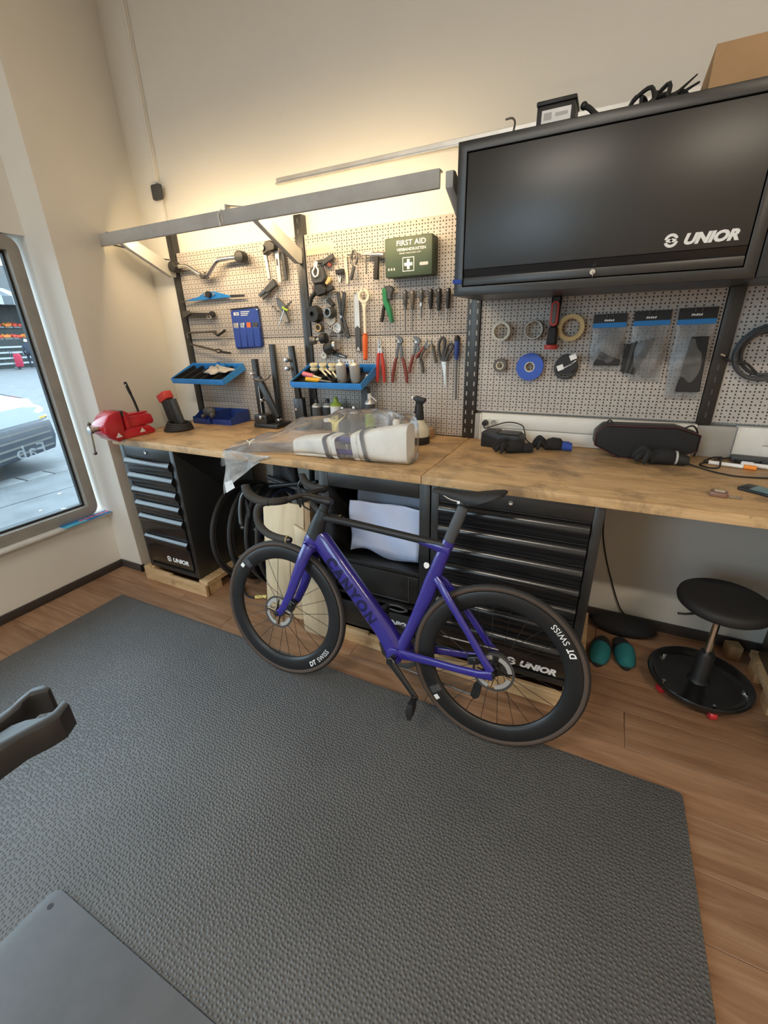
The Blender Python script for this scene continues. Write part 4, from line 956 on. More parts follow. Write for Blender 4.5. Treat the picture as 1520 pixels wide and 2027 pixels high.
t.bar('body', (-1.850, 1.848), (-1.925, 1.805), 0.020, 0.017, 0.02, 0.045, 'dark_grey', 0.003); t.bar('grip', (-1.91, 1.822), (-1.985, 1.782), 0.010, 0.009, 0.02, 0.04, 'dark_steel', 0.002); t.bar('grip', (-1.90, 1.800), (-1.960, 1.766), 0.009, 0.007, 0.025, 0.04, 'dark_grey', 0.002); t.hook(-1.888, 1.83)
t = Tool('spring_pliers', 'open snap ring pliers with a green spring hanging near the post', 'pliers', -1.80, 1.68)
t.prism('body', [(-1.862, 1.768), (-1.845, 1.765), (-1.79, 1.715), (-1.80, 1.69), (-1.84, 1.70), (-1.858, 1.73)], 0.02, 0.034, 'dark_steel', 0.002)
t.tube('jaw', [(-1.855, 1.76, 0.03), (-1.865, 1.775, 0.03), (-1.85, 1.78, 0.03)], 0.004, 'steel'); t.tube('hook_jaw', [(-1.90, 1.715, 0.03), (-1.885, 1.72, 0.03), (-1.872, 1.695, 0.03), (-1.85, 1.69, 0.03)], 0.005, 'dark_steel')
t.bar('handle', (-1.79, 1.71), (-1.745, 1.742), 0.008, 0.003, 0.03, 0.036, 'dark_grey'); t.bar('handle', (-1.80, 1.70), (-1.778, 1.628), 0.006, 0.005, 0.03, 0.036, 'dark_grey'); t.bar('needle', (-1.80, 1.70), (-1.855, 1.61), 0.004, 0.002, 0.036, 0.042, 'chrome'); t.tube('spring', [(-1.81, 1.71, 0.04), (-1.795, 1.70, 0.045), (-1.775, 1.69, 0.04)], 0.008, 'green_print')
t.prism('pad', [(-1.845, 1.70), (-1.795, 1.695), (-1.79, 1.63), (-1.83, 1.625)], 0.008, 0.018, 'grey_plastic', 0.002); t.hook(-1.85, 1.755)

# --- column two, upper left cluster
t = Tool('wire_loop', 'thin dark wire loop hanging beside the second post', 'wire', -1.60, 1.85)
t.tube('loop', [(-1.595, 1.898, 0.01), (-1.62, 1.87, 0.012), (-1.618, 1.835, 0.012), (-1.60, 1.812, 0.012), (-1.583, 1.84, 0.012), (-1.585, 1.875, 0.012), (-1.595, 1.898, 0.012)], 0.002, 'dark_steel'); t.tube('drop', [(-1.60, 1.81, 0.012), (-1.60, 1.79, 0.012)], 0.003, 'dark_red_grip')
t = Tool('bearing_press', 'bulky black tool cluster with white hook ring hanging near the post', 'tool', -1.545, 1.85)
t.prism('upper_block', [(-1.585, 1.895), (-1.555, 1.91), (-1.50, 1.895), (-1.485, 1.845), (-1.505, 1.822), (-1.57, 1.815), (-1.583, 1.85)], 0.02, 0.055, 'dark_grey', 0.006)
t.prism('lower_block', [(-1.572, 1.818), (-1.52, 1.822), (-1.485, 1.79), (-1.49, 1.765), (-1.55, 1.752), (-1.575, 1.78)], 0.02, 0.05, 'black_plastic', 0.008)
t.tube('curved_arm', [(-1.57, 1.775, 0.035), (-1.60, 1.75, 0.035), (-1.622, 1.70, 0.03), (-1.63, 1.65, 0.03)], [0.014, 0.013, 0.011, 0.008], 'black_plastic', 10)
t.tube('hook_ring', [(-1.536, 1.93, 0.06), (-1.545, 1.895, 0.065), (-1.558, 1.875, 0.065), (-1.545, 1.852, 0.065), (-1.525, 1.86, 0.065), (-1.52, 1.885, 0.065), (-1.53, 1.90, 0.065), (-1.525, 1.925, 0.06)], 0.0045, 'print_white'); t.hook(-1.535, 1.925, 0.06)
t.prism('clip', [(-1.556, 1.935), (-1.508, 1.94), (-1.508, 1.92), (-1.556, 1.918)], 0.01, 0.03, 'dark_grey', 0.002)
t = Tool('cable_cutter', 'small black cutter hanging right above the black tool cluster', 'tool', -1.46, 1.93)
t.bar('body', (-1.510, 1.918), (-1.435, 1.948), 0.014, 0.012, 0.02, 0.04, 'dark_grey', 0.003); t.bar('grip', (-1.475, 1.915), (-1.455, 1.90), 0.010, 0.006, 0.02, 0.035, 'dark_red_grip', 0.002); t.tube('wire', [(-1.50, 1.905, 0.03), (-1.49, 1.86, 0.03), (-1.50, 1.845, 0.03)], 0.002, 'dark_steel'); t.hook(-1.47, 1.955, 0.035)
t = Tool('brass_fitting', 'yellowish brass fitting right of the black tool cluster', 'fitting', -1.485, 1.83)
t.prism('body', [(-1.505, 1.82), (-1.478, 1.852), (-1.462, 1.846), (-1.466, 1.828), (-1.487, 1.808)], 0.015, 0.035, 'tape_beige', 0.003)
t = Tool('chain_tool', 'small black chain tool hanging on a pin under the brass fitting', 'tool', -1.47, 1.79)
t.bar('body', (-1.498, 1.783), (-1.448, 1.795), 0.012, 0.011, 0.02, 0.04, 'black_plastic', 0.003); t.bar('pin', (-1.476, 1.79), (-1.474, 1.735), 0.003, 0.003, 0.026, 0.032, 'dark_steel'); t.hook(-1.478, 1.81, 0.03)
t = Tool('socket_bit', 'stubby black bit pointing down below the small chain tool', 'tool', -1.468, 1.71)
t.bar('body', (-1.492, 1.738), (-1.455, 1.702), 0.013, 0.010, 0.015, 0.04, 'black_plastic', 0.003); t.hook(-1.48, 1.735)
t = Tool('pin_clip', 'small black T-shaped clip with white pin beside the white strip', 'tool', -1.40, 1.845)
t.bar('head', (-1.425, 1.868), (-1.378, 1.872), 0.011, 0.011, 0.015, 0.04, 'black_plastic', 0.002); t.bar('prong', (-1.415, 1.86), (-1.412, 1.825), 0.003, 0.003, 0.02, 0.028, 'steel'); t.bar('prong', (-1.396, 1.86), (-1.398, 1.815), 0.003, 0.003, 0.02, 0.028, 'dark_steel'); t.tube('loop', [(-1.412, 1.845, 0.03), (-1.405, 1.82, 0.03), (-1.398, 1.845, 0.03)], 0.003, 'print_white'); t.hook(-1.40, 1.882, 0.035)
t = Tool('white_strip', 'narrow white plastic strip hanging upright near the small wire pliers', 'strip', -1.372, 1.88)
t.prism('strip', [(-1.382, 1.945), (-1.362, 1.948), (-1.358, 1.812), (-1.372, 1.810)], 0.012, 0.015, 'cream_plastic', 0.001); t.hook(-1.372, 1.94)
t = Tool('wire_pliers', 'small pliers with one dark wrapped handle hanging on a wire rack', 'pliers', -1.305, 1.89)
t.tube('jaw_loop', [(-1.318, 1.895, 0.03), (-1.325, 1.925, 0.03), (-1.312, 1.958, 0.03), (-1.298, 1.955, 0.03), (-1.290, 1.92, 0.03), (-1.300, 1.895, 0.03)], 0.006, 'dark_steel'); t.bar('handle', (-1.308, 1.89), (-1.332, 1.825), 0.009, 0.008, 0.025, 0.04, 'dark_grey', 0.003); t.bar('handle', (-1.302, 1.885), (-1.293, 1.818), 0.004, 0.003, 0.025, 0.032, 'steel'); t.tube('rack_wire', [(-1.35, 1.945, 0.02), (-1.32, 1.945, 0.03), (-1.28, 1.945, 0.03), (-1.262, 1.93, 0.03)], 0.003, 'dark_steel'); t.hook(-1.31, 1.955, 0.035)
t = Tool('tap_wrench', 'silver T-handled tap with a long shaft left of the hammer', 'tool', -1.225, 1.90)
t.bar('cross_bar', (-1.250, 1.940), (-1.185, 1.940), 0.008, 0.010, 0.03, 0.046, 'steel', 0.002); t.bar('shaft', (-1.230, 1.938), (-1.232, 1.845), 0.004, 0.003, 0.034, 0.041, 'dark_steel'); t.hook(-1.215, 1.93)
t = Tool('hammer', 'small hammer with black handle hanging beside the first aid box', 'hammer', -1.165, 1.88)
t.bar('handle', (-1.163, 1.93), (-1.172, 1.815), 0.011, 0.014, 0.03, 0.052, 'black_rubber', 0.004)
part(t.o, 'head', MB().tube([t.L((-1.205, 1.930), 0.042), t.L((-1.185, 1.932), 0.042), t.L((-1.145, 1.928), 0.042), t.L((-1.122, 1.924), 0.042)], [0.006, 0.011, 0.014, 0.014], 14), 'steel'); t.hook(-1.165, 1.915)
# first aid box
def first_aid():
    x0, x1, z0, z1 = -1.095, -0.842, 1.814, 1.985; d = 0.085
    o = thing('first_aid_box', 'dark green first aid box with white lettering and cross', 'box', ((x0+x1)/2, YP-0.003, z0)); w = (x1-x0)/2; h = z1-z0
    part(o, 'case', MB().box(-w, w, -d*0.5, 0, 0, h), 'green_box', bevel=0.006)
    part(o, 'lid', MB().box(-w-0.002, w+0.002, -d, -d*0.5-0.001, -0.002, h+0.002), 'green_box', bevel=0.008)
    for s in (-0.6, 0.6): part(o, 'latch', MB().box(s*w-0.012, s*w+0.012, -d*0.72, -d*0.3, h+0.0021, h+0.007), 'green_box', bevel=0.002)
    y = -d-0.0006
    part(o, 'lettering', text_mb('FIRST AID', 0.023, (-w+0.066, y, h-0.037), (1, 0, 0), (0, 0, 1), 0.012, width=0.155), 'print_white')
    part(o, 'lettering', text_mb('VERBANDKASTEN', 0.0125, (-w+0.066, y, h-0.060), (1, 0, 0), (0, 0, 1), 0.01, width=0.155), 'print_white')
    part(o, 'lettering', text_mb('INHALT NACH DIN 13157', 0.006, (-w+0.081, y, h-0.073), (1, 0, 0), (0, 0, 1), 0.0, width=0.115), 'print_white')
    cx, cz, s = 0.002, 0.052, 0.031
    for nm, b in (('cross_frame', [(-s, -s, s, -s+0.003), (-s, s-0.003, s, s), (-s, -s+0.003, -s+0.003, s-0.003), (s-0.003, -s+0.003, s, s-0.003)]), ('cross', [(-0.007, -0.022, 0.007, 0.022), (-0.022, -0.007, -0.007, 0.007), (0.007, -0.007, 0.022, 0.007)])):
        mb = MB()
        for a in b: mb.add([(cx+a[0], y, cz+a[1]), (cx+a[2], y, cz+a[1]), (cx+a[2], y, cz+a[3]), (cx+a[0], y, cz+a[3])], [(0, 1, 2, 3)])
        part(o, nm, mb, 'print_white')
    part(o, 'label_plate', MB().prism(rrect(0.062, 0.108, 0.042, 0.056, 0.006), y-0.0004, y), 'print_grey')
    for i in range(3): part(o, 'badge', MB().add([(-w+0.016+i*0.015, y, 0.030), (-w+0.026+i*0.015, y, 0.030), (-w+0.024+i*0.015, y, 0.040), (-w+0.018+i*0.015, y, 0.042)], [(0, 1, 2, 3)]), 'print_grey')
    part(o, 'bracket', MB().box(-w+0.02, w-0.02, 0.0001, 0.002, 0.02, h-0.02), 'steel')
first_aid()
# sockets and lock rings hung on pegs
def socket(label, x, z, r, depth, mat, mat2=None, inner=0.5, n=14):
    t = Tool('lockring_socket', label, 'socket', x, z, 'sockets and lock rings on pegs')
    mb = MB().lathe([(r*inner, 0.012), (r, 0.012), (r*1.02, 0.012+depth*0.2), (r*0.92, 0.012+depth), (r*inner, 0.012+depth), (r*inner*0.95, 0.012+depth*0.6), (0.0, 0.012+depth*0.6)], n, t.L((x, z), 0), (0, -1, 0))
    part(t.o, 'body', mb, mat); t.hook(x, z, 0.016+depth*0.6)
    if mat2: part(t.o, 'face_ring', MB().torus(t.L((x, z), 0.012+depth), (0, 1, 0), r*0.7, r*0.14, 20, 6), mat2)
    return t
socket('large black many-sided socket below the black tool cluster', -1.588, 1.664, 0.048, 0.05, 'black_plastic', None, 0.3, 9)
socket('small dark round socket with shiny face right of the black socket', -1.482, 1.668, 0.031, 0.05, 'dark_grey', 'chrome')
socket('bronze coloured lock ring beside the second post', -1.573, 1.590, 0.026, 0.02, 'tape_brown', 'tape_beige')
socket('small grey washer hanging above the clear plastic ring', -1.487, 1.592, 0.014, 0.02, 'grey_plastic', None)
socket('grey frosted spacer ring beside the long black tongs', -1.442, 1.585, 0.028, 0.02, 'aluminium', None, 0.75, 20)
t = Tool('clear_ring', 'clear plastic ring hanging on a peg over the panel seam', 'ring', -1.475, 1.535)
t.ring('ring', (-1.475, 1.537), 0.030, 0.047, 0.012, 0.028, 'clear_plastic'); t.hook(-1.475, 1.565)
socket('clear plastic gauge ring hanging between the washer and the seam', -1.49, 1.63, 0.03, 0.008, 'tape_clear', None, 0.75, 20)
t = Tool('crank_puller', 'dark toothed crank puller hanging across the panel seam by the post', 'tool', -1.59, 1.53)
part(t.o, 'toothed_nut', MB().cyl(t.L((-1.645+0.03, 1.520), 0.055), t.L((-1.580, 1.522), 0.05), 0.026, 0.022, n=10), 'dark_steel', bevel=0.003)
part(t.o, 'shaft', MB().cyl(t.L((-1.585, 1.522), 0.05), t.L((-1.535, 1.528), 0.05), 0.010, n=10), 'steel')
part(t.o, 'cup', MB().cyl(t.L((-1.548, 1.527), 0.05), t.L((-1.508, 1.535), 0.05), 0.026, 0.028, n=16), 'black_plastic', bevel=0.003); t.hook(-1.57, 1.535, 0.05)
t = Tool('bottom_bracket_socket', 'large black socket lying sideways above the spray cans in the tray', 'socket', -1.475, 1.47)
part(t.o, 'barrel', MB().cyl(t.L((-1.512, 1.470), 0.045), t.L((-1.445, 1.492), 0.06), 0.036, 0.034, n=20), 'black_plastic', bevel=0.004)
part(t.o, 'steel_end', MB().cyl(t.L((-1.446, 1.4915), 0.06), t.L((-1.430, 1.496), 0.062), 0.030, 0.026, n=20), 'steel', bevel=0.002); t.hook(-1.48, 1.48, 0.05)
t = Tool('flat_spanner', 'short black spanner with slotted handle beside the large socket', 'spanner', -1.42, 1.43)
t.bar('handle', (-1.480, 1.448), (-1.385, 1.425), 0.013, 0.009, 0.03, 0.038, 'black_metal'); t.bar('slot', (-1.435, 1.437), (-1.395, 1.4275), 0.003, 0.003, 0.0381, 0.0386, 'print_grey'); t.hook(-1.475, 1.447)
socket('tiny white plastic washer left of the large socket', -1.553, 1.435, 0.020, 0.012, 'white_plastic', None, 0.4, 18)
t = Tool('label_card', 'small paper card with dark symbols standing behind the tray cans', 'card', -1.41, 1.38)
t.prism('card', [(-1.445, 1.345), (-1.385, 1.350), (-1.382, 1.415), (-1.448, 1.418)], 0.004, 0.006, 'paper_white')
for i, a in enumerate((-1.432, -1.416, -1.398)): t.disc('symbol', (a, 1.395), 0.005, 0.006, 0.0066, 'print_black', 6)
# chain tongs, ruler, wrench
t = Tool('ring_tongs', 'long black crossing tongs hanging left of the grey ruler', 'tongs', -1.40, 1.66)
t.bar('arm', (-1.420, 1.770), (-1.405, 1.640), 0.009, 0.009, 0.025, 0.037, 'black_metal', 0.002); t.bar('arm', (-1.378, 1.768), (-1.402, 1.640), 0.010, 0.009, 0.025, 0.037, 'black_metal', 0.002); t.bar('arm', (-1.436, 1.768), (-1.410, 1.645), 0.006, 0.007, 0.014, 0.024, 'dark_steel', 0.001)
t.tube('jaw', [(-1.410, 1.645, 0.03), (-1.405, 1.60, 0.03), (-1.395, 1.565, 0.03), (-1.368, 1.535, 0.03)], 0.008, 'black_metal'); t.tube('jaw', [(-1.398, 1.645, 0.03), (-1.385, 1.61, 0.03), (-1.372, 1.57, 0.03), (-1.362, 1.53, 0.03)], 0.008, 'black_metal'); t.disc('pivot', (-1.405, 1.643), 0.008, 0.038, 0.042, 'chrome', 12); t.hook(-1.425, 1.765); t.hook(-1.39, 1.765)
t = Tool('steel_ruler', 'flat grey steel file with dark lower half and triangle mark', 'file', -1.305, 1.62)
t.prism('blade', [(-1.316, 1.760), (-1.296, 1.768), (-1.292, 1.735), (-1.292, 1.58), (-1.326, 1.58), (-1.322, 1.735)], 0.02, 0.026, 'aluminium', 0.001); t.prism('lower_half', [(-1.326, 1.58), (-1.309, 1.594), (-1.292, 1.58), (-1.293, 1.456), (-1.326, 1.456)], 0.0195, 0.0275, 'dark_grey', 0.001)
t.prism('triangle_mark', [(-1.320, 1.462), (-1.298, 1.462), (-1.309, 1.482)], 0.0276, 0.0282, 'print_white'); t.prism('triangle_hole', [(-1.314, 1.465), (-1.304, 1.465), (-1.309, 1.474)], 0.0283, 0.0286, 'dark_grey'); t.hook(-1.305, 1.757); t.tube('wire', [(-1.345, 1.772, 0.01), (-1.33, 1.768, 0.03), (-1.31, 1.76, 0.035)], 0.002, 'steel')
t = Tool('cassette_wrench', 'white ring wrench with bright orange handle', 'wrench', -1.256, 1.60)
t.ring('ring_head', (-1.254, 1.742), 0.022, 0.036, 0.03, 0.042, 'cream_plastic', 12); t.prism('shaft', [(-1.270, 1.713), (-1.238, 1.713), (-1.246, 1.68), (-1.246, 1.545), (-1.264, 1.545), (-1.264, 1.68)], 0.032, 0.040, 'cream_plastic', 0.002)
part(t.o, 'grip', MB().tube(catmull([t.L((-1.2555, 1.552), 0.036), t.L((-1.2555, 1.535), 0.036), t.L((-1.257, 1.48), 0.036), t.L((-1.259, 1.43), 0.036), t.L((-1.260, 1.410), 0.036)], 4), [0.018, 0.0175, 0.015, 0.0155, 0.017, 0.018, 0.018, 0.018, 0.0175, 0.017, 0.0165, 0.016, 0.0155, 0.0155, 0.015, 0.013, 0.006], 14, sq=(1, 0.8)), 'orange_grip', smooth=60); t.hook(-1.254, 1.768)
t = Tool('wire_stripper', 'green and black wire stripping pliers under the first aid box', 'pliers', -1.105, 1.68)
t.prism('head', [(-1.135, 1.765), (-1.120, 1.782), (-1.085, 1.780), (-1.070, 1.765), (-1.085, 1.735), (-1.080, 1.715), (-1.105, 1.712), (-1.128, 1.735)], 0.025, 0.05, 'dark_grey', 0.004)
t.prism('green_handle', [(-1.134, 1.765), (-1.122, 1.776), (-1.108, 1.755), (-1.106, 1.715), (-1.088, 1.68), (-1.072, 1.605), (-1.086, 1.600), (-1.112, 1.665), (-1.130, 1.705)], 0.03, 0.058, 'green_plastic', 0.004)
t.tube('black_handle', [(-1.122, 1.70, 0.035), (-1.136, 1.67, 0.035), (-1.142, 1.64, 0.035), (-1.150, 1.608, 0.035)], 0.010, 'black_rubber', 10); t.hook(-1.125, 1.76)
# screwdrivers
def screwdriver(label, x, zt, hl, sl, r, mat, mat2=None, rs=0.0035):
    t = Tool('screwdriver', label, 'screwdriver', x, zt, 'screwdrivers in a row under the first aid box')
    pr = [(0.0, 0.0), (r*0.7, -0.002), (r, -0.014), (r*0.92, -hl*0.4), (r*1.02, -hl*0.62), (r*0.7, -hl*0.85), (r*0.72, -hl*0.97), (r*0.4, -hl)]
    part(t.o, 'handle', MB().lathe(pr, 12, t.L((x, zt), 0.03), (0, 0, 1)), mat, smooth=50)
    if mat2: part(t.o, 'collar', MB().cyl(t.L((x, zt-hl+0.012), 0.03), t.L((x, zt-hl-0.004), 0.03), r*0.75, n=10), mat2)
    part(t.o, 'blade', MB().cyl(t.L((x, zt-hl+0.002), 0.03), t.L((x, zt-hl-sl), 0.03), rs, rs*0.8, 8), 'dark_steel')
    part(t.o, 'eyelet', MB().torus(t.L((x, zt-0.010), 0.03+r), (0, 1, 0), 0.004, 0.0012, 10, 5), 'steel'); t.hook(x, zt-0.03, 0.028)
    return t
screwdriver('screwdriver with long dark shaft, first in the row', -1.010, 1.757, 0.090, 0.108, 0.0125, 'dark_grey', 'dark_steel')
screwdriver('screwdriver with reddish dark handle and long shaft, second in the row', -0.968, 1.755, 0.090, 0.106, 0.0125, 'tape_brown', 'dark_grey')
screwdriver('short screwdriver with pale collar, third in the row', -0.918, 1.756, 0.075, 0.062, 0.0120, 'dark_grey', 'steel', 0.0055)
screwdriver('dark plain screwdriver, fourth in the row', -0.867, 1.756, 0.096, 0.045, 0.0135, 'black_plastic', None, 0.0028)
screwdriver('thick black screwdriver, fifth in the row', -0.822, 1.755, 0.100, 0.030, 0.0140, 'black_plastic', 'black_rubber', 0.0028)
screwdriver('black screwdriver, last in the row next to the wall cabinet', -0.774, 1.754, 0.096, 0.066, 0.0140, 'black_plastic', None, 0.0028)
# pliers
def pliers(name, label, x, ztop, zpiv, zend, spread, jaw_w, mats, gw=0.009, groups=None, zg=None, jm='dark_steel', style=0):
    t = Tool(name, label, 'pliers', x, zpiv, groups); zg = zg or zpiv-(zpiv-zend)*0.32
    if style == 0:
        t.prism('jaw', [(x-0.002, ztop), (x-jaw_w, ztop-0.01), (x-jaw_w*1.15, zpiv), (x-0.001, zpiv)], 0.026, 0.038, jm, 0.002)
        t.prism('jaw', [(x+0.002, ztop), (x+jaw_w, ztop-0.01), (x+jaw_w*1.15, zpiv), (x+0.001, zpiv)], 0.026, 0.038, jm, 0.002)
    else:
        t.prism('jaw', [(x-0.020, ztop-0.004), (x-0.004, ztop), (x+0.020, ztop-0.012), (x+0.026, zpiv+0.004), (x+0.010, zpiv-0.014), (x-0.008, zpiv-0.008), (x+0.006, zpiv+0.010), (x+0.002, ztop-0.022)], 0.028, 0.042, jm, 0.002)
        t.prism('jaw', [(x-0.026, ztop-0.018), (x-0.012, ztop-0.024), (x-0.002, zpiv+0.006), (x-0.010, zpiv-0.014), (x-0.020, zpiv)], 0.022, 0.034, jm, 0.002)
    t.disc('pivot', (x, zpiv), 0.007, 0.04, 0.044, 'steel', 12)
    for s in (-1, 1):
        m_ = mats[0] if s < 0 else mats[1]
        t.bar('shank', (x+s*0.003, zpiv), (x+s*spread*0.45, zg), 0.007, 0.006, 0.027, 0.037, jm, 0.001)
        t.tube('grip', [(x+s*spread*0.42, zg+0.008, 0.032), (x+s*spread*0.85, (zg+zend)*0.5, 0.032), (x+s*spread, zend, 0.032)], [gw*0.8, gw, gw, gw*0.75], m_, 10)
    t.hook(x, zpiv-0.012)
    return t
pliers('combination_pliers', 'straight pliers with two bright red handles beside the tray', -1.166, 1.535, 1.488, 1.288, 0.022, 0.010, ('red_grip', 'red_grip'), 0.0105, zg=1.44, jm='aluminium')
pliers('water_pump_pliers', 'large water pump pliers with worn red and brown handles', -1.046, 1.537, 1.505, 1.288, 0.044, 0.01, ('dark_red_grip', 'dark_red_grip'), 0.010, style=1, zg=1.415)
pliers('water_pump_pliers', 'smaller water pump pliers with dark handles beside the scissors', -0.944, 1.532, 1.502, 1.342, 0.040, 0.01, ('dark_red_grip', 'tape_brown'), 0.009, style=1, zg=1.43)
t = Tool('side_cutter', 'small slanting side cutter with reddish handles left of the scissors', 'pliers', -0.905, 1.455)
t.bar('jaw', (-0.890, 1.478), (-0.872, 1.512), 0.008, 0.003, 0.046, 0.054, 'dark_steel'); t.bar('jaw', (-0.885, 1.472), (-0.858, 1.490), 0.007, 0.003, 0.046, 0.054, 'dark_steel')
t.tube('grip', [(-0.893, 1.475, 0.05), (-0.918, 1.448, 0.05), (-0.940, 1.422, 0.05)], 0.008, 'dark_red_grip', 8); t.tube('grip', [(-0.885, 1.470, 0.05), (-0.905, 1.445, 0.05), (-0.915, 1.415, 0.05)], 0.007, 'tape_brown', 8); t.hook(-0.889, 1.475, 0.045)
t = Tool('needle_pliers', 'dark thin pliers handle hanging just left of the scissors', 'pliers', -0.84, 1.45)
t.tube('handle', [(-0.855, 1.490, 0.03), (-0.845, 1.460, 0.03), (-0.838, 1.425, 0.03), (-0.830, 1.395, 0.03)], [0.005, 0.008, 0.009, 0.007], 'tape_brown', 8); t.bar('tip', (-0.855, 1.488), (-0.862, 1.512), 0.004, 0.002, 0.027, 0.033, 'dark_steel'); t.hook(-0.852, 1.48)
t = Tool('scissors', 'large grey scissors with dark looped handles', 'scissors', -0.785, 1.40)
t.tube('handle_loop', [(-0.800, 1.408, 0.03), (-0.812, 1.44, 0.03), (-0.818, 1.485, 0.03), (-0.803, 1.520, 0.03), (-0.785, 1.512, 0.03), (-0.786, 1.48, 0.03), (-0.792, 1.44, 0.03), (-0.794, 1.408, 0.03)], 0.0075, 'dark_grey', 10)
t.tube('handle_loop', [(-0.785, 1.405, 0.03), (-0.782, 1.44, 0.03), (-0.77, 1.475, 0.03), (-0.752, 1.492, 0.03), (-0.740, 1.478, 0.03), (-0.752, 1.455, 0.03), (-0.768, 1.43, 0.03), (-0.776, 1.405, 0.03)], 0.0075, 'dark_grey', 10)
t.prism('blade', [(-0.800, 1.402), (-0.780, 1.402), (-0.776, 1.262)], 0.026, 0.030, 'steel'); t.prism('blade', [(-0.792, 1.402), (-0.775, 1.402), (-0.772, 1.275), (-0.776, 1.275)], 0.031, 0.034, 'aluminium'); t.disc('pivot', (-0.787, 1.393), 0.006, 0.034, 0.038, 'steel', 12); t.hook(-0.80, 1.508)
t = Tool('long_screwdriver', 'long screwdriver with blue and black handle beside the double post', 'screwdriver', -0.718, 1.53)
part(t.o, 'handle', MB().lathe([(0.0, 0.0), (0.010, -0.003), (0.0145, -0.02), (0.013, -0.055), (0.0145, -0.08), (0.010, -0.105), (0.008, -0.118)], 12, t.L((-0.718, 1.532), 0.03), (0, 0, 1)), 'blue_bin', smooth=50)
part(t.o, 'rubber_cap', MB().lathe([(0.0, 0.001), (0.011, -0.002), (0.0155, -0.018), (0.0150, -0.028)], 12, t.L((-0.718, 1.532), 0.03), (0, 0, 1)), 'black_rubber', smooth=50); part(t.o, 'blade', MB().cyl(t.L((-0.718, 1.416), 0.03), t.L((-0.714, 1.208), 0.03), 0.0055, 0.005, 10), 'dark_steel'); t.hook(-0.718, 1.50, 0.028)

# --- column three: tapes, torch, zip bags
def tape(label, x, z, r0, r1, w, mat, core):
    t = Tool('tape_roll', label, 'tape', x, z, 'tape rolls on pegs')
    t.ring('tape', (x, z), r0+0.004, r1, 0.012, 0.012+w, mat, 40); t.ring('core', (x, z), r0, r0+0.0039, 0.0115, 0.0125+w, core, 40)
    t.hook(x, z+r0-0.004, 0.02+w); return t
tape('pale translucent tape ring, first of the upper tapes', -0.492, 1.545, 0.033, 0.044, 0.045, 'tape_clear', 'cream_plastic')
tape('dark brown tape ring partly behind the red and black torch', -0.340, 1.548, 0.037, 0.044, 0.045, 'tape_brown', 'tape_clear')
tape('beige masking tape roll right of the torch', -0.178, 1.553, 0.037, 0.058, 0.03, 'tape_beige', 'cardboard')
tape('small dark tape roll below the translucent tape', -0.488, 1.386, 0.015, 0.033, 0.03, 'tape_brown', 'cream_plastic')
tape('large blue insulating tape disc on the pegboard', -0.343, 1.380, 0.020, 0.064, 0.028, 'blue_tape', 'cream_plastic')
t = Tool('cable_reel', 'black round cable lock with white labels hanging right of the blue tape', 'cable', -0.178, 1.385)
for k in range(3): part(t.o, 'cable_turn', MB().torus(t.L((-0.178, 1.378), 0.02+k*0.010), (0, 1, 0.05*k), 0.050-0.003*k, 0.0055, 32, 8), 'dark_grey')
t.disc('label_disc', (-0.176, 1.395), 0.046, 0.052, 0.055, 'print_black', 28); t.prism('white_label', [(-0.218, 1.385), (-0.192, 1.396), (-0.182, 1.374), (-0.208, 1.362)], 0.0551, 0.0556, 'print_white'); t.prism('white_label', [(-0.168, 1.432), (-0.142, 1.444), (-0.132, 1.422), (-0.158, 1.410)], 0.0551, 0.0556, 'print_white')
for i in range(3): t.prism('print_line', [(-0.185+i*0.012, 1.375+i*0.006), (-0.150+i*0.008, 1.398+i*0.006), (-0.152+i*0.008, 1.401+i*0.006), (-0.187+i*0.012, 1.378+i*0.006)], 0.0551, 0.0556, 'print_white')
t.hook(-0.178, 1.435, 0.05)
t = Tool('work_torch', 'red and black work torch hanging on the pegboard below the cabinet', 'torch', -0.252, 1.57)
t.prism('grip', [(-0.272, 1.69), (-0.228, 1.69), (-0.232, 1.560), (-0.270, 1.560)], 0.03, 0.07, 'black_plastic', 0.008)
t.prism('red_frame', [(-0.252+a, 1.614+b) for a, b in rrect(-0.017, 0.017, -0.052, 0.052, 0.016, 5)], 0.0701, 0.076, 'red_grip', 0.002); t.prism('grip_pad', [(-0.252+a, 1.614+b) for a, b in rrect(-0.009, 0.009, -0.043, 0.043, 0.008, 4)], 0.0761, 0.080, 'tape_brown', 0.002)
t.prism('neck', [(-0.270, 1.562), (-0.232, 1.562), (-0.228, 1.478), (-0.276, 1.478)], 0.03, 0.078, 'black_rubber', 0.010)
part(t.o, 'head_ring', MB().cyl(t.L((-0.252, 1.482), 0.054), t.L((-0.252, 1.462), 0.054), 0.030, 0.031, n=24), 'red_grip', bevel=0.003); t.hook(-0.25, 1.68)
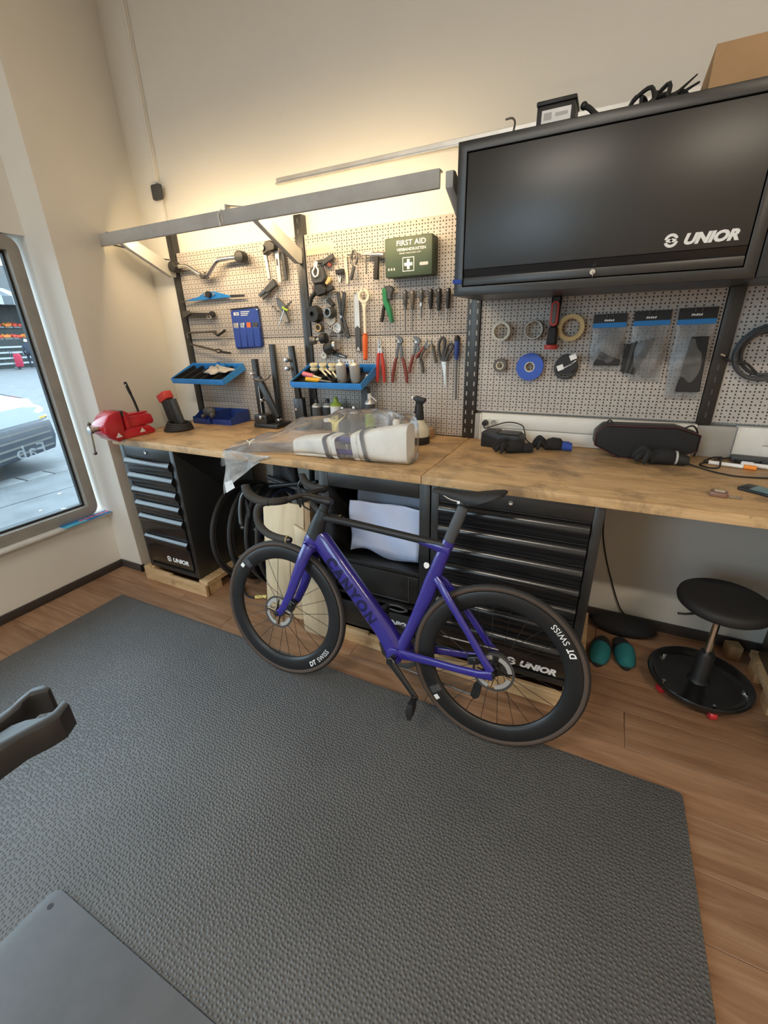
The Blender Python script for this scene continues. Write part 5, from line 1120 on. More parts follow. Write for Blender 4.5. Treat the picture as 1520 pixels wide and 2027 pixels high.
def zip_bag(label, x0, x1, ztop, zbot, cont, skew, z_head):
    t = Tool('zip_bag', label, 'bag', (x0+x1)/2, ztop, 'zip bags hanging under the wall cabinet')
    w = x1-x0; h = ztop-zbot
    t.prism('header_card', [(x0, ztop), (x1, ztop+0.002), (x1+skew*0.1, z_head+0.022), (x0+skew*0.1, z_head+0.020)], 0.012, 0.0135, 'print_black')
    t.prism('blue_stripe', [(x0+skew*0.1, z_head+0.020), (x1+skew*0.1, z_head+0.022), (x1+skew*0.12, z_head+0.002), (x0+skew*0.12, z_head)], 0.012, 0.0136, 'blue_print')
    for i in range(5): t.prism('print_block', [((x0+x1)/2-0.022+i*0.008, ztop-0.030), ((x0+x1)/2-0.016+i*0.008, ztop-0.030), ((x0+x1)/2-0.014+i*0.008, ztop-0.022-0.003*(i % 2)), ((x0+x1)/2-0.020+i*0.008, ztop-0.022)], 0.0136, 0.0139, 'print_white')
    def fn(s):
        def g(u, v):
            bulge = math.sin(PI*u)*math.sin(PI*min(1, v*1.05))*0.024
            x = x0+w*u+skew*v+0.004*math.sin(9*v+3*u); z = z_head-(z_head-zbot)*v
            return t.L((x, z), 0.013+(bulge+0.002*math.sin(13*u+8*v) if s else 0.0))
        return g
    part(t.o, 'film_front', MB().sheet(fn(1), 14, 16), 'poly_film', smooth=60); part(t.o, 'film_back', MB().sheet(fn(0), 6, 6), 'poly_film', smooth=60)
    for c in cont(t): pass
    t.hook((x0+x1)/2-0.012, ztop-0.012, 0.02); t.hook((x0+x1)/2+0.012, ztop-0.012, 0.02)
def c1(t):
    yield t.prism('brush_pad', [(-0.060, 1.402), (-0.035, 1.448), (0.010, 1.425), (0.048, 1.412), (0.046, 1.388), (-0.062, 1.388)], 0.016, 0.024, 'black_rubber', 0.002)
    yield t.prism('green_tab', [(-0.060, 1.405), (-0.048, 1.405), (-0.045, 1.45), (-0.058, 1.46)], 0.015, 0.017, 'grey_plastic')
def c2(t):
    for k in range(6): yield t.bar('cable_tie_bundle', (0.160-0.018*k+0.0, 1.500-0.004*k), (0.105-0.008*k, 1.350+0.002*k), 0.010, 0.008, 0.015+0.001*k, 0.020+0.001*k, 'black_rubber' if k % 2 else 'dark_grey')
def c3(t): yield t.prism('black_sleeve', [(0.298, 1.505), (0.360, 1.506), (0.374, 1.282), (0.285, 1.280)], 0.016, 0.028, 'black_rubber', 0.003)
zip_bag('smallest zip bag with black header card and brush pad inside', -0.088, 0.046, 1.605, 1.368, c1, 0.012, 1.548)
zip_bag('middle zip bag with black header card and cable ties inside', 0.072, 0.210, 1.611, 1.325, c2, 0.018, 1.552)
zip_bag('largest zip bag with black header card beside the post', 0.236, 0.372, 1.616, 1.250, c3, 0.014, 1.552)
t = Tool('hose_coil', 'coiled dark hose hanging at the picture edge', 'hose', 0.56, 1.43)
for k in range(5): part(t.o, 'hose_turn', MB().torus(t.L((0.555+0.004*k, 1.43+0.003*k), 0.018+0.008*(k % 3)), (0.06*k-0.1, 1, 0.05*k), 0.088+0.006*(k % 4), 0.0065, 40, 8), 'dark_grey')
t.tube('hose_end', [(0.425, 1.432, 0.035), (0.44, 1.415, 0.03), (0.465, 1.405, 0.03), (0.51, 1.398, 0.03), (0.55, 1.36, 0.03)], 0.005, 'black_rubber'); part(t.o, 'nozzle', MB().cyl(t.L((0.412, 1.437), 0.037), t.L((0.428, 1.430), 0.035), 0.006, n=10), 'chrome'); t.hook(0.56, 1.515, 0.06)
t = Tool('black_adapter', 'small black adapter hanging above the coiled hose', 'tool', 0.62, 1.56)
t.prism('body', [(0.595, 1.585), (0.66, 1.59), (0.665, 1.55), (0.60, 1.552)], 0.01, 0.04, 'black_plastic', 0.004); t.bar('pin', (0.60, 1.57), (0.575, 1.562), 0.006, 0.004, 0.02, 0.03, 'black_metal'); t.hook(0.62, 1.58)

t = Tool('tape_label', 'pale yellow tape strip with faint handwriting above the black cluster', 'label', -1.56, 2.0)
t.prism('strip', [(-1.632, 1.968), (-1.456, 1.975), (-1.452, 2.022), (-1.628, 2.020)], 0.0005, 0.0012, 'ivory')
for i in range(9): t.prism('pen_stroke', [(-1.61+i*0.016, 1.985), (-1.607+i*0.016, 1.985), (-1.603+i*0.016, 2.0+0.004*(i % 3)), (-1.606+i*0.016, 2.0+0.004*(i % 3))], 0.0012, 0.0014, 'tape_beige')
# ================================================================ blue trays and what lies in them
TILT = R(19.5)
def tray(x0, x1, label):
    t = thing('blue_tray', label, 'tray', ((x0+x1)/2, YP-0.012, 1.376), rot=(TILT, 0, 0)); h = (x1-x0)/2; D = 0.225
    part(t, 'base', MB().box(-h, h, -D, 0, -0.036, -0.033), 'blue_shelf')
    part(t, 'front_lip', MB().box(-h, h, -D-0.003, -D-0.0001, -0.036, 0.0), 'blue_shelf', bevel=0.001)
    part(t, 'back_lip', MB().box(-h, h, -0.003, -0.0001, -0.0329, 0.012), 'blue_shelf', bevel=0.001)
    for s in (-1, 1): part(t, 'side_lip', MB().prism([(-D, -0.0329), (0, -0.0329), (0, 0.012), (-D, 0.0)], s*h-(0.003 if s > 0 else 0), s*h+(0.003 if s < 0 else 0), U=(0, 1, 0), Vv=(0, 0, 1), Wv=(1, 0, 0)), 'blue_shelf')
    for i in range(5):
        a = -h+0.008+i*(2*h-0.016)/5; b = a+(2*h-0.016)/5-0.004
        part(t, 'insert_bin', MB().box(a, b, -D+0.006, -0.008, -0.0328, -0.030).box(a, b, -D+0.004, -D+0.006, -0.0299, -0.004).box(a, a+0.002, -D+0.0061, -0.008, -0.0299, -0.003).box(b-0.002, b, -D+0.0061, -0.008, -0.0299, -0.003), 'black_plastic')
    def W_(lx, ly, lz):
        return V((x0+x1)/2+lx, YP-0.012+ly*math.cos(TILT)-lz*math.sin(TILT), 1.376+ly*math.sin(TILT)+lz*math.cos(TILT))
    t['kind'] = 'thing'
    return W_
T1 = tray(-2.692, -2.212, 'blue metal tray with black bins above the blue storage bins')
T2 = tray(-1.673, -1.192, 'blue metal tray with spray cans above the black aerosol cans')
def crumple(name, label, cat, mat, c, sx, sy, hgt, seed, rz=0, tilt=0, group=None):
    rnd = random.Random(seed); ph = [rnd.uniform(0, 6) for _ in range(8)]
    def fn(u, v):
        a = 2*PI*u; r = 0.62+0.38*math.sin(3*a+ph[0])*0.35+0.12*math.sin(7*a+ph[1]); x = sx*r*math.cos(a)*v; y = sy*r*math.sin(a)*v
        z = hgt*(0.55+0.45*math.sin(5*v+2*a+ph[2])*math.cos(3*a+ph[3]))*(1-v**3)+0.002
        return V(x, y, z)
    o = one(name, label, cat, MB().sheet(fn, 36, 9), mat, c, group=group, rot=(tilt, 0, rz))
    md = o.modifiers.new('thickness', 'SOLIDIFY'); md.thickness = 0.002; return o
crumple('cleaning_rag', 'pale crumpled rag lying in the tray nearest the window', 'rag', 'rag_cloth', T1(0.10, -0.10, 0.002), 0.15, 0.085, 0.035, 4, 0.2, TILT)
crumple('blue_cloth', 'small blue cloth beside the pale rag in the tray', 'cloth', 'blue_tool', T1(0.055, -0.035, 0.004), 0.075, 0.035, 0.03, 9, 0, TILT)
for nm, lab, p_, q_ in (('hex_wrench', 'dark hex wrench lying in the tray nearest the window', (-0.06, 0.02, 0.008), (0.05, -0.02, 0.008)), ('small_punch', 'short dark punch crossing the hex wrench in the tray', (-0.05, -0.03, 0.008), (0.03, 0.03, 0.018))):
    one(nm, lab, 'tool', MB().tube([p_, q_], 0.0065, 8).tube([q_, (q_[0]+0.012, q_[1], q_[2]+0.02)], 0.0065, 8), 'dark_steel', T1(-0.02, -0.09, -0.022), rot=(TILT, 0, 0))
for i in range(3):
    o = one('tape_spool', 'small cream tape spool in the second blue tray, %s' % ('nearest the post', 'middle of three', 'last of three')[i], 'tape',
        MB().lathe([(0.008, -0.018), (0.024, -0.018), (0.025, -0.008), (0.018, -0.005), (0.018, 0.005), (0.025, 0.008), (0.024, 0.018), (0.008, 0.018)], 22, (0, 0, 0), (0.1, 0, 1), closed=True), 'ivory', T2(-0.175+0.066*i, -0.045, 0.012), rot=(TILT*0.6, 0, 0), group='cream tape spools in the tray')
def stick(name, label, cat, p, q, r, mat, mat2, parts, T=T2):
    p, q = T(*p), T(*q); d = (q-p).normalized(); t = thing(name, label, cat, p)
    part(t, parts[0], MB().tube([V(0, 0, 0), (q-p)*0.55], r, 10), mat, bevel=0.001, seg=1)
    part(t, parts[1], MB().tube([(q-p)*0.551, (q-p)], [r*0.6, r*0.35], 8), mat2); return t
stick('utility_knife', 'pink handled knife lying in the second blue tray', 'knife', (-0.205, -0.125, 0.004), (-0.06, -0.155, -0.010), 0.014, 'pink_print', 'ivory', ('handle', 'blade'))
stick('screwdriver', 'yellow handled screwdriver lying at the front of the second tray', 'screwdriver', (-0.14, -0.195, 0.004), (0.03, -0.195, -0.010), 0.0125, 'yellow_plastic', 'steel', ('handle', 'blade'))
for i, (a, b) in enumerate((((-0.075, -0.07, 0.006), (0.045, -0.165, -0.008)), ((-0.095, -0.085, 0.006), (0.015, -0.175, -0.008)), ((-0.01, -0.10, 0.006), (0.095, -0.20, -0.008)))):
    stick('brush', 'thin pale brush lying aslant in the tray, %s' % ('uppermost', 'middle one', 'nearest the cans')[i], 'brush', a, b, 0.006, 'ivory', 'dark_grey', ('handle', 'bristles'))
stick('blue_marker', 'blue marker lying behind the brushes in the tray', 'marker', (-0.005, -0.03, 0.006), (0.09, -0.02, 0.002), 0.011, 'blue_bin', 'black_plastic', ('barrel', 'cap'))
def can(name, label, loc, r, h, mat, mat_cap, neck=True, nozzle=None, band=None, group=None, rot=None):
    t = thing(name, label, 'can', loc, group=group, rot=rot)
    part(t, 'body', MB().lathe([(0, 0), (r*0.92, 0), (r, 0.004), (r, h*0.74), (r*0.97, h*0.76)], 24), mat, smooth=50)
    part(t, 'shoulder', MB().lathe([(r*1.0, h*0.755), (r*0.98, h*0.775), (r*0.75, h*0.83), (r*0.42, h*0.86), (r*0.36, h*0.88), (0, h*0.88)], 24), 'aluminium' if neck else mat_cap, smooth=50)
    part(t, 'cap', MB().lathe([(0, h), (r*0.30, h), (r*0.36, h*0.98), (r*0.40, h*0.875), (0, h*0.875)], 18), mat_cap, smooth=50)
    if nozzle: part(t, 'nozzle', MB().tube([(0, 0, h*0.97), nozzle], 0.003, 6), 'white_plastic')
    if band: part(t, 'label_band', MB().lathe([(r*1.012, h*band[1]), (r*1.012, h*band[2])], 24, caps=False), band[0], smooth=50)
    return t
can('spray_can', 'short grey spray can in the tray left of the red tube', T2(0.075, -0.15, -0.029), 0.029, 0.125, 'grey_plastic', 'aluminium', rot=(R(8), 0, 0))
can('spray_can', 'short grey spray can in the tray right of the red tube', T2(0.165, -0.15, -0.029), 0.029, 0.125, 'grey_plastic', 'aluminium', rot=(R(8), 0, 0))
can('glue_tube', 'red and white tube standing between the tray cans', T2(0.122, -0.11, -0.029), 0.013, 0.105, 'red_grip', 'white_plastic', False, rot=(R(8), 0, 0))
for i, (lx, ly) in enumerate(((0.205, -0.075), (0.222, -0.05), (0.213, -0.10))):
    one('white_clip', 'tiny white clip at the right of the tray, %s' % ('middle', 'hindmost', 'foremost')[i], 'clip', MB().torus((0, 0, 0), (0.3, 0, 1), 0.009, 0.004, 14, 6), 'print_white', T2(lx, ly, -0.024), group='white clips in the tray')
# aerosol cans on the worktop below the tray
can('aerosol_can', 'black aerosol can below the tray, nearest the post', (-1.590, 2.26, BT+0.0005), 0.033, 0.185, 'dark_grey', 'black_plastic')
can('aerosol_can', 'black aerosol can with white band, second below the tray', (-1.512, 2.265, BT+0.0005), 0.033, 0.19, 'black_plastic', 'black_plastic', band=('print_white', 0.28, 0.42))
yc = can('lubricant_can', 'yellow and white can with olive cap below the tray', (-1.443, 2.25, BT+0.0005), 0.035, 0.205, 'yellow_print', 'green_print', False, band=('paper_white', 0.52, 0.74))
part(yc, 'lettering', text_mb('10', 0.026, (-0.018, -0.0366, 0.078), (1, 0, 0), (0, 0, 1), 0.01), 'print_black')
can('grease_jar', 'low black jar with bright rim beside the yellow can', (-1.375, 2.215, BT+0.0005), 0.030, 0.155, 'black_plastic', 'chrome')
can('grease_jar', 'low dark jar under the middle of the tray', (-1.308, 2.235, BT+0.0005), 0.031, 0.160, 'dark_grey', 'chrome')
can('spray_bottle_can', 'slim green labelled can with white straw right of the tray', (-1.205, 2.24, BT+0.0005), 0.030, 0.235, 'dark_grey', 'white_plastic', nozzle=(0.055, -0.02, 0.195), band=('green_print', 0.12, 0.60))
one('tray_bracket', 'black rectangular bracket standing under the tray', 'bracket', MB().box(-0.022, 0.022, -0.02, 0.02, 0, 0.262).box(-0.028, 0.028, -0.028, 0.028, 0, 0.006), 'dark_grey', (-1.253, 2.285, BT+0.0005), bevel=0.002)
# ================================================================ truing stands
t = thing('truing_stand', 'black wheel truing stand with upright arms and diagonal brace', 'truing stand', (-1.96, 2.26, BT+0.0005))
part(t, 'base', MB().box(-0.075, 0.12, -0.10, 0.05, 0, 0.028), 'black_metal', bevel=0.004)
part(t, 'base_block', MB().box(-0.055, 0.045, -0.11, -0.02, 0.0281, 0.085), 'black_metal', bevel=0.004)
def upr(p, q, w, d): 
    p, q = V(*p), V(*q); x = (q-p).normalized(); s = V(1, 0, 0)-x*x.x; s.normalize(); n = x.cross(s)
    return MB().loft([[c+s*a*w+n*b*d for a, b in ((-1, -1), (1, -1), (1, 1), (-1, 1))] for c in (p, q)])
part(t, 'upright_arm', upr((-0.083, 0.0, 0.0), (-0.083, 0.0, 0.42), 0.018, 0.016), 'black_metal', bevel=0.003)
part(t, 'upright_arm', upr((0.03, 0.045, 0.03), (0.035, 0.045, 0.505), 0.017, 0.014), 'black_metal', bevel=0.003)
part(t, 'brace', upr((0.085, -0.04, 0.06), (-0.052, -0.025, 0.31), 0.022, 0.013), 'black_metal', bevel=0.003)
for p in ((-0.05, -0.045, 0.295), (-0.01, -0.05, 0.29), (-0.055, -0.07, 0.335), (0.02, -0.125, 0.075), (0.10, -0.05, 0.05), (-0.02, -0.05, 0.17)):
    part(t, 'bolt', MB().cyl((p[0], p[1]+0.02, p[2]), (p[0], p[1]-0.012, p[2]), 0.010, n=12), 'chrome', bevel=0.002)
part(t, 'feeler_rod', MB().tube(catmull([(-0.06, -0.06, 0.30), (0.0, -0.08, 0.295), (0.05, -0.06, 0.305), (0.075, -0.05, 0.33)], 5), 0.005, 8), 'dark_steel')
part(t, 'slotted_side', MB().box(-0.070, -0.064, -0.0175, -0.0165, 0.08, 0.26), 'print_grey')
t = thing('upright_clamp', 'black upright clamp with silver knobs left of the aerosol cans', 'clamp', (-1.742, 2.27, BT+0.0005))
part(t, 'base', MB().box(-0.05, 0.075, -0.09, 0.04, 0, 0.02), 'black_metal', bevel=0.004)
part(t, 'column', upr((0.02, 0.0, 0.0201), (0.012, 0.0, 0.185), 0.034, 0.02), 'black_metal', bevel=0.003)
part(t, 'upper_arm', upr((0.012, 0.0, 0.18), (-0.008, 0.0, 0.495), 0.018, 0.014), 'black_metal', bevel=0.003)
part(t, 'side_arm', upr((-0.02, 0.03, 0.18), (-0.04, 0.03, 0.49), 0.010, 0.010), 'black_metal', bevel=0.002)
for z in (0.365, 0.415): part(t, 'knob', MB().lathe([(0.0, 0.03), (0.012, 0.028), (0.015, 0.018), (0.011, 0.0)], 14, (-0.028, -0.015, z), (0, -1, 0)), 'chrome')
part(t, 'bolt', MB().cyl((0.0, -0.018, 0.12), (0.0, -0.028, 0.12), 0.009, n=12), 'chrome')
part(t, 'foot', MB().sphere((0.085, -0.05, 0.024), (0.035, 0.04, 0.023)), 'black_rubber')
# ================================================================ window end of the bench
def vise():
    t = thing('bench_vise', 'red bench vise clamped at the window end of the worktop', 'vise', (-2.612, 1.70, BT+0.0005))
    part(t, 'base', MB().prism([(-0.10, 0), (0.12, 0), (0.125, 0.02), (0.09, 0.055), (-0.06, 0.06), (-0.10, 0.03)], -0.055, 0.055, U=(0, 1, 0), Vv=(0, 0, 1), Wv=(1, 0, 0)), 'red_paint', bevel=0.006)
    part(t, 'body', MB().prism([(-0.05, 0.058), (0.125, 0.058), (0.135, 0.075), (0.125, 0.118), (0.10, 0.126), (-0.045, 0.126)], -0.047, 0.047, U=(0, 1, 0), Vv=(0, 0, 1), Wv=(1, 0, 0)), 'red_paint', bevel=0.008)
    part(t, 'anvil_rib', MB().box(-0.03, 0.03, -0.03, 0.115, 0.1265, 0.138), 'red_paint', bevel=0.004)
    part(t, 'rear_jaw', MB().prism([(-0.065, 0.06), (-0.035, 0.06), (-0.035, 0.150), (-0.058, 0.165), (-0.065, 0.165)], -0.062, 0.062, U=(0, 1, 0), Vv=(0, 0, 1), Wv=(1, 0, 0)), 'red_paint', bevel=0.004)
    part(t, 'front_jaw', MB().prism([(-0.078, 0.168), (-0.105, 0.172), (-0.155, 0.150), (-0.195, 0.105), (-0.200, 0.055), (-0.165, 0.015), (-0.120, -0.012), (-0.090, 0.01), (-0.078, 0.06)], -0.062, 0.062, U=(0, 1, 0), Vv=(0, 0, 1), Wv=(1, 0, 0)), 'red_paint', bevel=0.010)
    for y in (-0.0715, -0.0665): part(t, 'jaw_plate', MB().box(-0.06, 0.06, y-0.0022, y+0.0022, 0.135, 0.168), 'dark_steel')
    part(t, 'slide_bar', MB().box(-0.022, 0.022, -0.10, -0.04, 0.06, 0.10), 'dark_steel', bevel=0.003)
    for y in (-0.125, 0.035): part(t, 'warning_sticker', MB().prism([(y-0.02, 0.020), (y+0.02, 0.020), (y, 0.048)], 0.0625 if y < 0 else 0.0555, 0.063 if y < 0 else 0.056, U=(0, 1, 0), Vv=(0, 0, 1), Wv=(1, 0, 0)), 'paper_white')
    part(t, 'screw', MB().cyl((0, -0.19, 0.08), (0, -0.232, 0.08), 0.014, n=16).cyl((0, -0.232, 0.08), (0, -0.252, 0.08), 0.021, n=16), 'steel', bevel=0.003)
    h = part(t, 'handle', MB().cyl((0, -0.242, 0.115), (-0.006, -0.250, -0.05), 0.0065, n=12), 'steel')
    for p in ((0, -0.242, 0.117), (-0.006, -0.250, -0.052)): part(h, 'handle_end', MB().sphere(p, 0.011, 12, 8), 'dark_steel')
vise()
t = thing('black_brush', 'black pointed brush standing upright in the red vise', 'brush', (-2.602, 1.768, BT+0.139))
part(t, 'handle', MB().tube(catmull([(0.0, 0, 0.0), (-0.004, -0.008, 0.06), (-0.012, -0.02, 0.13), (-0.016, -0.026, 0.165), (-0.018, -0.03, 0.182)], 5), [0.008]*9+[0.010]*8+[0.011, 0.010, 0.008, 0.005], 10, sq=(1, 0.7)), 'black_plastic', smooth=60)
part(t, 'hang_hole', MB().sphere((-0.014, -0.032, 0.165), (0.004, 0.003, 0.008), 10, 6), 'print_white')
t = thing('hand_lamp', 'red topped black cordless lamp leaning on its coiled cable', 'lamp', (-2.50, 1.97, BT+0.0005))
part(t, 'body', upr((-0.03, 0.0, 0.02), (-0.075, 0.0, 0.185), 0.036, 0.03), 'black_rubber', bevel=0.010)
part(t, 'red_head', upr((-0.072, -0.005, 0.180), (-0.095, -0.005, 0.228), 0.042, 0.034), 'red_grip', bevel=0.010)
part(t, 'grip', upr((0.02, 0.0, 0.03), (-0.025, 0.0, 0.19), 0.018, 0.018), 'dark_grey', bevel=0.006)
for k in range(4): part(t, 'cable_turn', MB().torus((0.035, -0.045+0.004*k, 0.008+0.012*k), (0.05*k-0.05, 0.04, 1), 0.085-0.006*k, 0.0075, 36, 8), 'black_rubber')
part(t, 'foot', MB().box(-0.08, 0.0, -0.05, 0.03, 0.0, 0.03), 'black_plastic', bevel=0.006)
def bin_(x0, x1, y0, y1, label):
    t = thing('storage_bin', label, 'bin', ((x0+x1)/2, (y0+y1)/2, BT+0.0005)); w = (x1-x0)/2; d = (y1-y0)/2
    for s in (-1, 1): part(t, 'side_wall', MB().prism([(-d, 0.0031), (d, 0.0031), (d, 0.082), (-d*0.2, 0.080), (-d*0.75, 0.048), (-d, 0.046)], s*w-(0.003 if s > 0 else 0), s*w+(0.003 if s < 0 else 0), U=(0, 1, 0), Vv=(0, 0, 1), Wv=(1, 0, 0)), 'blue_bin')
    part(t, 'floor', MB().box(-w, w, -d, d, 0, 0.003), 'blue_bin'); part(t, 'back_wall', MB().box(-w+0.0031, w-0.0031, d-0.003, d, 0.0031, 0.082), 'blue_bin')
    part(t, 'front_wall', MB().box(-w+0.0031, w-0.0031, -d, -d+0.003, 0.0031, 0.036), 'blue_bin'); part(t, 'label_clip', MB().box(-w*0.6, w*0.6, -d-0.004, -d-0.0001, 0.012, 0.034), 'blue_bin', bevel=0.001)
    return t
bin_(-2.56, -2.405, 2.13, 2.32, 'dark blue open storage bin next to the cordless lamp')
bin_(-2.395, -2.225, 2.15, 2.33, 'dark blue open storage bin next to the truing stand')
one('olive_glove', 'dark olive glove lying over the rim between the blue bins', 'glove', MB().sphere((0, 0, 0.03), (0.045, 0.03, 0.03)).sphere((0.03, -0.03, 0.01), (0.02, 0.025, 0.02)).sphere((-0.03, -0.032, 0.005), (0.014, 0.03, 0.013)), 'dark_grey', (-2.398, 2.14, BT+0.06), 0.4)
# ================================================================ bagged frame part
def bagged():
    t = thing('foam_parcel', 'white foam wrapped bicycle frame part with dark straps on the worktop', 'parcel', (-1.07, 1.78, BT+0.0005))
    def blk(xa, xb, ha, hb, y0, y1, ya0, ya1):
        # soft block: section rings along x
        rings = []; n = 7
        for i in range(n):
            u = i/(n-1); x = xa+(xb-xa)*u; k = 1-0.30*(abs(2*u-1)**6); hh = (ha+(hb-ha)*u)*(0.94+0.06*k); a = (y0+(ya0-y0)*u); b = (y1+(ya1-y1)*u); c = (a+b)/2; wd = (b-a)/2*(0.90+0.10*k)
            ring = []
            for j in range(20):
                th = 2*PI*j/20; ca, sa = math.cos(th), math.sin(th)
                ring.append(V(x, c+wd*math.copysign(abs(ca)**0.45, ca), hh/2+hh/2*math.copysign(abs(sa)**0.45, sa)))
            rings.append(ring)
        return MB().loft(rings)
    part(t, 'foam_wrap', blk(-0.265, -0.055, 0.085, 0.112, -0.115, 0.02, -0.105, 0.04), 'foam_white', smooth=70)
    part(t, 'foam_wrap', blk(0.075, 0.325, 0.130, 0.185, -0.095, 0.06, -0.07, 0.03), 'foam_white', smooth=70)
    for z, y in ((0.032, -0.07), (0.088, -0.05)):
        part(t, 'frame_tube', MB().tube([(-0.10, y, z), (0.12, y, z+0.006)], 0.014, 12), 'bike_blue', smooth=60)
    part(t, 'frame_tube', MB().tube([(-0.10, 0.01, 0.06), (0.12, 0.02, 0.08)], 0.016, 12), 'bike_blue', smooth=60)
    def strap(x0, x1, tilt, h, y0, y1):
        pts = []
        for j in range(24):
            th = 2*PI*j/24; ca, sa = math.cos(th), math.sin(th); zz = h/2+h/2*math.copysign(abs(sa)**0.45, sa)
            yy = (y0+y1)/2+(y1-y0)/2*math.copysign(abs(ca)**0.45, ca)
            pts.append([V(x0+tilt*(1-zz/h), yy, zz), V(x1+tilt*(1-zz/h), yy, zz)])
        vs = [p for q in pts for p in q]; fs = [(2*j, 2*j+1, (2*j+3) % 48, (2*j+2) % 48) for j in range(24)]
        return MB().add(vs, fs)
    part(t, 'strap', strap(-0.098, -0.076, 0.025, 0.1095, -0.1125, 0.043), 'strap_grey', smooth=60)
    part(t, 'strap', strap(0.098, 0.118, 0.03, 0.147, -0.0975, 0.0605), 'strap_grey', smooth=60)
    for x0, x1, h, y0, y1 in ((-0.060, -0.032, 0.106, -0.106, 0.042), (0.050, 0.080, 0.128, -0.097, 0.062)):
        part(t, 'foam_collar', strap(x0, x1, 0.02, h, y0, y1), 'foam_white', smooth=60)
    # clear bag around it, open end hanging over the worktop edge
    rnd = random.Random(5); ph = [rnd.uniform(0, 6) for _ in range(12)]
    rings = []; n = 40
    def interp(tab, u):
        for a, b in zip(tab, tab[1:]):
            if u <= b[0]: k = (u-a[0])/(b[0]-a[0]); k = k*k*(3-2*k); return [a[i]+(b[i]-a[i])*k for i in range(1, len(a))]
        return list(tab[-1][1:])
    # u along the bag from its closed right end (0) to the open left end (1): x, ylo, yhi, zlo, ztop
    tab = [(0.0, 0.344, -0.06, 0.01, 0.05, 0.160), (0.03, 0.340, -0.095, 0.045, 0.001, 0.202), (0.12, 0.28, -0.122, 0.080, 0.001, 0.222), (0.24, 0.16, -0.132, 0.130, 0.001, 0.230), (0.40, 0.0, -0.140, 0.190, 0.001, 0.212), (0.54, -0.14, -0.145, 0.185, 0.001, 0.190), (0.68, -0.285, -0.150, 0.145, 0.001, 0.155), (0.80, -0.40, -0.160, 0.09, 0.001, 0.108), (0.88, -0.50, -0.19, 0.06, 0.001, 0.065), (0.94, -0.62, -0.205, 0.05, 0.001, 0.03), (1.0, -0.69, -0.21, 0.04, 0.001, 0.012)]
    for i in range(n+1):
        u = i/n; x, y0, y1, z0, zt = interp(tab, u); ring = []; m = 44
        for j in range(m):
            th = 2*PI*j/m; ca, sa = math.cos(th), math.sin(th); e = 0.7
            yy = (y0+y1)/2+(y1-y0)/2*math.copysign(abs(ca)**e, ca); zz = (z0+zt)/2+(zt-z0)/2*math.copysign(abs(sa)**e, sa)
            w_ = (0.007+0.006*u)*(math.sin(9*u*3+3*th+ph[0])*0.6+math.sin(17*u+7*th+ph[1])*0.5+math.sin(31*u-5*th+ph[2])*0.35)
            if 0.03 < u:
                yy += w_*ca; zz += w_*max(sa, 0.0)*1.3
            xx = x+0.012*math.sin(4*th+ph[3])*u
            p = V(xx, yy, max(zz, 0.0012))
            # drape over the worktop front edge
            over = (-0.178)-p.y
            if over > 0: p = V(p.x, -0.178-0.006-0.35*over*0.3, p.z-over*2.2)
            ring.append(p)
        rings.append(ring)
    bg_ = part(t, 'clear_bag', MB().loft(rings, caps=False), 'bag_film', smooth=70)
    # hanging flap of the open end
    def flap(u, v):
        x = -0.36-0.315*u+0.02*math.sin(5*v); drop = (0.02+0.235*u**1.3)*v*(1.0 if u > 0.12 else u/0.12)
        if u > 0.93: drop *= 1.0
        y = -0.1835-0.010*math.sin(3*v+6*u)-0.008*math.sin(14*u+4*v)*v
        return V(x-0.03*v*u, y, 0.010-drop)
    part(t, 'bag_flap', MB().sheet(flap, 24, 14), 'bag_film_thick', smooth=70)
    part(t, 'flap_label', MB().add([V(-0.685, -0.199, -0.165), V(-0.63, -0.199, -0.145), V(-0.615, -0.199, -0.185), V(-0.685, -0.199, -0.225)], [(0, 1, 2, 3)]), 'print_white')
    # printed yellow arrowhead on top of the bag
    def arrow(o, s, mat, nm):
        mb = MB(); o = V(*o); U_, V_ = V(1, 0.1, 0.02), V(0, 0.45, 0.80)
        for q in ([(-0.5, 0.25), (-0.32, 0.05), (0.0, -0.12), (0.05, -0.05), (-0.2, 0.10)], [(0.05, -0.5), (-0.02, -0.1), (0.12, 0.1), (0.55, 0.5), (0.22, 0.05)]):
            mb.add([o+U_*a*s+V_*b*s for a, b in q], [tuple(range(len(q)))])
        part(t, nm, mb, mat)
    arrow((-0.02, -0.098, 0.178), 0.085, 'yellow_print', 'print_mark')
    arrow((-0.49, -0.172, 0.068), 0.05, 'ivory', 'print_mark')
bagged()
# ================================================================ bottle, boxes and small bottles
t = thing('spray_bottle', 'cream spray bottle with black trigger top and black foot', 'bottle', (-0.85, 2.13, BT+0.0005))
part(t, 'bottle', MB().lathe([(0.0, 0.040), (0.052, 0.040), (0.0525, 0.078), (0.045, 0.090), (0.026, 0.118), (0.021, 0.128), (0, 0.128)], 28), 'cream_plastic', smooth=50)
part(t, 'foot', MB().lathe([(0.0, 0.0), (0.050, 0.0), (0.0545, 0.005), (0.0545, 0.039), (0, 0.039)], 28), 'black_rubber', smooth=50)
part(t, 'collar', MB().lathe([(0.0, 0.1281), (0.024, 0.1281), (0.0225, 0.15), (0.019, 0.185), (0.017, 0.21), (0, 0.21)], 20), 'black_plastic', smooth=50)
part(t, 'head', MB().prism([(-0.036, 0.232), (-0.034, 0.243), (-0.012, 0.248), (0.012, 0.240), (0.032, 0.238), (0.036, 0.228), (0.022, 0.208), (-0.016, 0.205), (-0.02, 0.222)], -0.014, 0.014), 'black_plastic', bevel=0.005)
